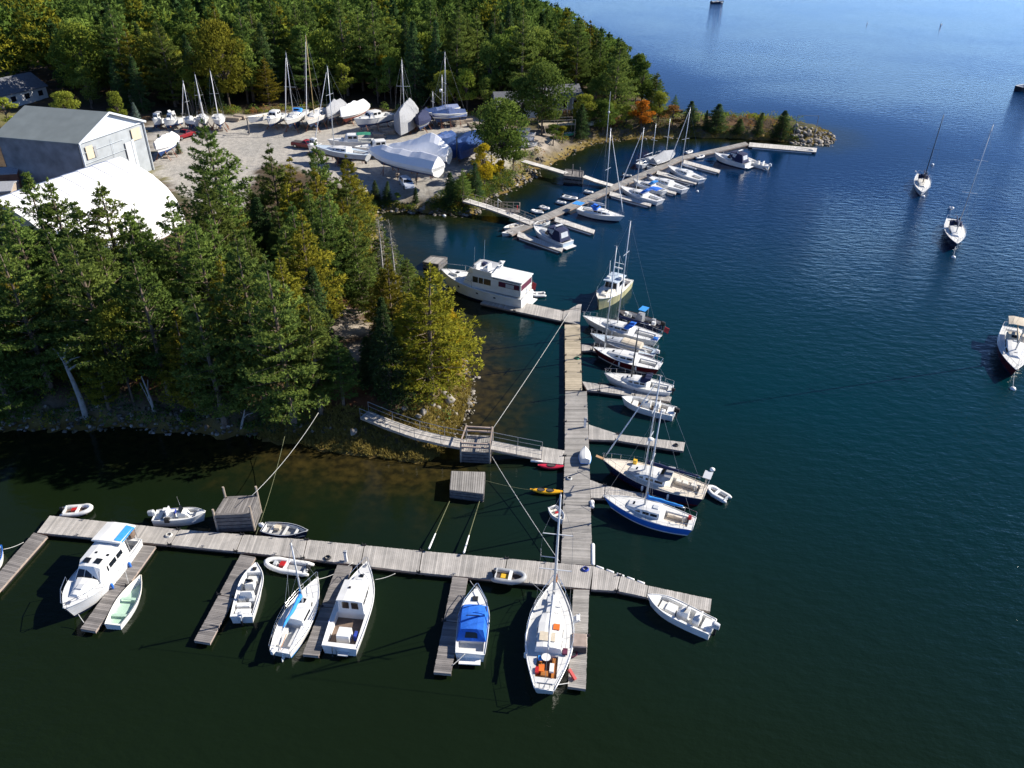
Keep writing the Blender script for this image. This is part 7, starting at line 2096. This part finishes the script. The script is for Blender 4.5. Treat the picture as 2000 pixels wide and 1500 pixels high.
for n, (dist, x, y) in enumerate(ok):
    edge = y - front_y(x)
    kd = pick(x, y, edge)
    q = H_ALL.rand()
    hh = {'pine': H_ALL.uniform(15, 23), 'spruce': H_ALL.uniform(12, 19), 'leafy': H_ALL.uniform(11, 17)}[kd]
    pp = proj((x, y, 3))
    if pp[0] > 1060: hh *= .85
    if edge < 4: hh *= .62
    z = gz(x, y)
    lim = float(np.interp(pp[0], [960, 1000, 1090, 1190, 1250, 1295, 1400], [-200, -30, 8, 62, 105, 160, 215])) + H_ALL.uniform(0, 14)
    while hh > 3 and proj((x, y, z + hh))[1] < lim: hh -= .5
    if hh < 4.5: continue
    if n < NIND:
        leaf = {'pine': P_ if q > .12 else O_, 'spruce': S_, 'leafy': 'leaves_green' if q < .6 else ('leaves_lime' if q < .95 else 'leaves_yellow')}[kd]
        key = {'needles_pine': 'pine', 'needles_olive': 'olive', 'needles_spruce': 'spruce', 'leaves_green': 'leafy', 'leaves_lime': 'lime', 'leaves_yellow': 'yellow'}[leaf]
        kind = {'pine': 'pine%d' % H_ALL.randint(5), 'spruce': 'spruce%d' % H_ALL.randint(4), 'leafy': 'leafy%d' % H_ALL.randint(5)}[kd]
        tree(kind, (x, y, z), hh, FL[key], leaf, group={'pine': 'green pines', 'olive': 'olive pines', 'spruce': 'spruces', 'leafy': 'green leafy trees', 'lime': 'yellow green leafy trees', 'yellow': 'yellow autumn trees'}[key] + ' of the forest behind the yard')
    else:
        V, T, NN = LOW[kd, H_ALL.randint({'pine': 4, 'spruce': 3, 'leafy': 4}[kd])]
        a = H_ALL.uniform(0, 6.28); s = hh / {'pine': 18, 'spruce': 14, 'leafy': 11}[kd]
        c_, s_ = math.cos(a), math.sin(a)
        W_ = np.stack([(V[:, 0] * c_ - V[:, 1] * s_) * s ** .8, (V[:, 0] * s_ + V[:, 1] * c_) * s ** .8, V[:, 2] * s], -1) + np.array([x, y, z])
        FN_.append(np.stack([NN[:, 0] * c_ - NN[:, 1] * s_, NN[:, 0] * s_ + NN[:, 1] * c_, NN[:, 2]], -1)); FV.append(W_); FT.append(np.clip(T * .7 + H_ALL.uniform(0, .3), 0, 1))
        mi = {'pine': 0 if q > .14 else 4, 'spruce': 1, 'leafy': 2 if q < .68 else (3 if q < .97 else 5)}[kd]
        FM.append(np.full(len(V) // 4, mi))
V = np.concatenate(FV)
me = np_mesh('forest', V, np.arange(len(V)).reshape(-1, 4), np.concatenate(FT), np.concatenate(FM))
puffed(me, np.concatenate(FN_))
for x in FMAT: me.materials.append(M[x])
tag(link_mesh('forest', me), 'dense mixed evergreen forest stretching away behind the boatyard', 'forest', kind='stuff')
print('forest', len(ok), len(V) // 4, 'grove fill', cnt)

# ------------------------------------------------------------------ undergrowth, grass and stones
def scatter(n, test, box):
    out = []
    X = RS.uniform(box[0], box[1], n); Y = RS.uniform(box[2], box[3], n)
    d = sdist(SHORE, X, Y); dy = sdist(YARD, X, Y)
    k = test(X, Y, d, dy)
    return X[k], Y[k], d[k]
def bushes(name, label, X, Y, size, mats, per=60, leaf=.22, hgt=.8):
    Z = ground_h(X, Y)
    Vs, Ts, Ms, Ns = [], [], [], []
    for i in range(len(X)):
        s = size * RS.uniform(.5, 1.4)
        n = int(per * RS.uniform(.6, 1.3))
        d = unit(RS.normal(size=(n, 3))); d[:, 2] = np.abs(d[:, 2]) * hgt
        P = np.array([X[i], Y[i], Z[i]]) + d * (s * RS.uniform(.4, 1.05, n) ** .6)[:, None]
        l = Leaves(); l.add(P, d, leaf, leaf * .6, 1, .8, np.full(n, RS.uniform(.2, .8)), nrm=d + np.array([0, 0, .3]))
        v_, t_, n_ = l.arrays(); Ns.append(n_); Vs.append(v_); Ts.append(t_); Ms.append(np.full(n, RS.randint(len(mats))))
    V = np.concatenate(Vs)
    me = np_mesh(name, V, np.arange(len(V)).reshape(-1, 4), np.concatenate(Ts), np.concatenate(Ms))
    puffed(me, np.concatenate(Ns))
    for x in mats: me.materials.append(M[x])
    return tag(link_mesh(name, me), label, 'undergrowth', kind='stuff')
# edges of yard bank, marsh shore, breakwater, forest edge, grove floor
def t_bank(X, Y, d, dy):
    px_ = np.array([proj((x, y, 2))[0] for x, y in zip(X, Y)]); py_ = np.array([proj((x, y, 2))[1] for x, y in zip(X, Y)])
    a = (d > 1.3) & (d < 8) & (dy < .3) & (px_ > 690) & (px_ < 1040) & (py_ > 300) & (py_ < 430)
    b_ = (d > 3.0) & (d < 13) & (px_ > 1090) & (px_ < 1330) & (py_ > 215) & (py_ < 300)
    c = (d > 1.0) & (px_ > 1325) & (px_ < 1560)
    e = (dy < -.5) & (dy > -4) & (py_ < 245) & (px_ > 280) & (px_ < 960)
    f = (px_ > 1015) & (px_ < 1080) & (py_ > 295) & (py_ < 330) & (d > 2)
    return a | b_ | c | e | f
X, Y, d = scatter(15000, t_bank, (-70, 140, 98, 275))
bushes('undergrowth', 'mixed low bushes and saplings along the banks and forest edges', X[:900], Y[:900], 1.0, ['leaves_green', 'leaves_lime', 'needles_olive', 'leaves_green', 'leaves_rust'], 70, .26, 1.2)
def t_shade(X, Y, d, dy):
    P = np.array([proj((x, y, 2)) for x, y in zip(X, Y)])
    return ((d > .9) & (d < 7) & (P[:, 0] < 610) & (P[:, 1] > 740)) | ((d > .6) & (d < 5) & (P[:, 0] > 740) & (P[:, 0] < 900) & (P[:, 1] > 480) & (P[:, 1] < 680))
X, Y, d = scatter(6000, t_shade, (-75, 5, 60, 120))
bushes('undergrowth', 'shaded scrub along the rocky shore under the grove trees', X[:360], Y[:360], .8, ['leaves_deep', 'needles_spruce', 'needles_olive', 'leaves_deep'], 50, .24, 1.0)
def t_strip(X, Y, d, dy):
    P = np.array([proj((x, y, 2)) for x, y in zip(X, Y)])
    return (d > .9) & (d < 6.5) & (dy < 1.8) & (P[:, 0] > 700) & (P[:, 0] < 1000) & (P[:, 1] > 330) & (P[:, 1] < 425)
X, Y, d = scatter(18000, t_strip, (-35, 14, 98, 180))
bushes('undergrowth', 'green scrub along the stony bank between the yard and the cove', X[:800], Y[:800], .8, ['leaves_deep', 'leaves_green', 'needles_olive', 'needles_spruce'], 55, .24, 1.0)
def t_grove(X, Y, d, dy):
    return (d > 1.8) & (sdist(gpoly, X, Y) > -4.5) & (np.array([all((p.x - x) ** 2 + (p.y - y) ** 2 > rr * rr for p, rr in holes[:2]) for x, y in zip(X, Y)]))
X, Y, d = scatter(1100, t_grove, (-75, 0, 62, 125))
bushes('undergrowth', 'dark low undergrowth on the floor of the shoreline grove', X[:330], Y[:330], .8, ['leaves_green', 'needles_spruce', 'needles_olive'], 46, .24, 1.0)

def grass(name, label, X, Y, ln, mt):
    Z = ground_h(X, Y)
    l = Leaves(); l.add(np.stack([X, Y, Z], -1), np.tile([0, 0, 1.0], (len(X), 1)), ln, .07, 7, .45, RS.uniform(.1, .9, len(X)), nrm=np.tile([0, 0, 1.0], (len(X), 1)))
    o = link_mesh(name, l.mesh(name)); o.data.materials.append(M[mt]); return tag(o, label, 'grass', kind='stuff')
def t_marsh(X, Y, d, dy):
    q = at(720, 865); r_ = np.hypot(X - q.x, Y - q.y); q2 = at(880, 800)
    a = (d > .1) & (d < 4.6) & (r_ < 11)
    b_ = (d > .3) & (d < 4) & (X > 8) & (Y > 165) & (Y < 260)
    c = (d > .3) & (d < 3.0) & (np.hypot(X - q2.x, Y - q2.y) < 6)
    return (a | b_ | c)
q = at(770, 850)
Xa, Ya, d = scatter(22000, t_marsh, (q.x - 13, q.x + 13, q.y - 10, q.y + 14))
Xb, Yb, d = scatter(40000, t_marsh, (5, 95, 165, 260))
grass('grass', 'tawny shore grass and rockweed tufts along the tide line', np.concatenate([Xa, Xb]), np.concatenate([Ya, Yb]), .45, 'grass_marsh')

import bmesh
def rock_mesh(seed, sub=2, flat=.7):
    bm = bmesh.new(); bmesh.ops.create_icosphere(bm, subdivisions=sub, radius=1.0)
    rs = np.random.RandomState(seed); K = rs.normal(size=(5, 3)) * 1.3; ph = rs.uniform(0, 6, 5)
    cuts = [(unit(rs.normal(size=3)), rs.uniform(.48, .78)) for _ in range(13)]
    for vv in bm.verts:
        p = np.array(vv.co); p = p * (1 + .10 * sum(math.sin(float(K[i] @ p) * 2 + ph[i]) for i in range(5)) / 1.5)
        for nrm, dd in cuts:
            s = float(nrm @ p)
            if s > dd: p = p - nrm * (s - dd)
        vv.co = (p[0], p[1] * .85, p[2] * flat)
    bm.verts.ensure_lookup_table()
    V = np.array([vv.co[:] for vv in bm.verts]); F = np.array([[vv.index for vv in f.verts] for f in bm.faces]); bm.free()
    return V, F
RK = [rock_mesh(i, 2) for i in range(6)]
def stones(name, label, items, mats):
    Vs, Fs, Ms, o = [], [], [], 0
    for (x, y, z, s) in items:
        V, F = RK[RS.randint(6)]
        a = RS.uniform(0, 6.28); c_, s_ = math.cos(a), math.sin(a); sc = s * RS.uniform(.75, 1.3, 3)
        V = V * sc; W_ = np.stack([V[:, 0] * c_ - V[:, 1] * s_, V[:, 0] * s_ + V[:, 1] * c_, V[:, 2]], -1) + np.array([x, y, z])
        Vs.append(W_); Fs.append(F + o); Ms.append(np.full(len(F), RS.randint(len(mats)))); o += len(V)
    me = np_mesh(name, np.concatenate(Vs), np.concatenate(Fs), None, np.concatenate(Ms))
    for x in mats: me.materials.append(M[x])
    return tag(link_mesh(name, me), label, 'rocks', kind='stuff')
def along(n, px_, lo, hi, s0, s1, box):
    def tst(X, Y, d, dy):
        P = np.array([proj((x, y, 1)) for x, y in zip(X, Y)])
        return (d > lo) & (d < hi) & (P[:, 0] > px_[0]) & (P[:, 0] < px_[1]) & (P[:, 1] > px_[2]) & (P[:, 1] < px_[3])
    X, Y, d = scatter(n, tst, box); Z = ground_h(X, Y)
    return [(x, y, z + .05, RS.uniform(s0, s1) ** 1.0) for x, y, z in zip(X, Y, Z)]
near = along(16000, (-60, 930, 640, 915), -1.5, 2.6, .10, .32, (-75, 0, 60, 100))
stones('shore_rubble', 'broken rocks strewn along the tide line of the wooded point', near[:900], ['stone_dark', 'stone', 'stone_wet', 'stone_wet'])
bank = along(14000, (735, 1060, 300, 440), -.6, 2.4, .14, .48, (-40, 20, 98, 190)) + along(9000, (1040, 1330, 255, 340), -.6, 2.0, .12, .36, (0, 90, 150, 240))
stones('bank_rubble', 'rough stone rubble facing the yard bank and the marsh shore', bank[:1300], ['stone_dark', 'stone_wet', 'stone_dark', 'stone_wet', 'stone'])
brk = along(26000, (1330, 1660, 215, 300), -.8, 4.0, .2, .6, (60, 140, 190, 260))
stones('breakwater_rubble', 'pale jumbled boulders of the breakwater spit', brk[:520], ['stone', 'stone', 'stone_dark', 'stone'])
tip = [(p.x, p.y, gz(p.x, p.y) + .2, RS.uniform(.3, .75)) for p in [at(1548 + RS.uniform(0, 82), 258 + RS.uniform(0, 17), 1.2) for _ in range(150)]]
stones('breakwater_tip', 'bare pale boulder heap at the outer tip of the breakwater', tip, ['stone', 'stone', 'stone_dark'])
for i, (x, y, s, lb) in enumerate([(877, 786, .75, 'largest pale boulder on the point above the gangway'), (826, 808, .55, 'pale boulder at the left of the stones by the gangway'), (842, 792, .5, 'flat pale boulder behind the gangway stones'), (866, 770, .5, 'pale boulder right behind the largest one'),
        (792, 800, .4, 'grey boulder beside the gangway rail'), (818, 815, .4, 'small pale boulder nearest the gangway'), (856, 800, .45, 'grey boulder below the largest pale one'), (916, 790, .35, 'pale stone lying in the shallow water'), (922, 766, .35, 'pale stone farther out in the shallow water'), (890, 810, .4, 'brownish boulder at the tide line'),
        (935, 740, .3, 'small stone alone in the shallows beyond the point'), (690, 845, .55, 'grey boulder in the shore grass left of the gangway'), (906, 745, .4, 'rounded stone at the waterline by the golden pine')]):
    p = on_ground(x, y); V, F = RK[i % 6]
    me = np_mesh('boulder', V * s * 1.15, F); me.materials.append(M['stone']); o = link_mesh('boulder', me); o.location = (p.x, p.y, max(p.z, -.1) + s * .25); o.rotation_euler = (0, 0, i * 1.3)
    tag(o, lb, 'boulder', 'boulders on the wooded point')
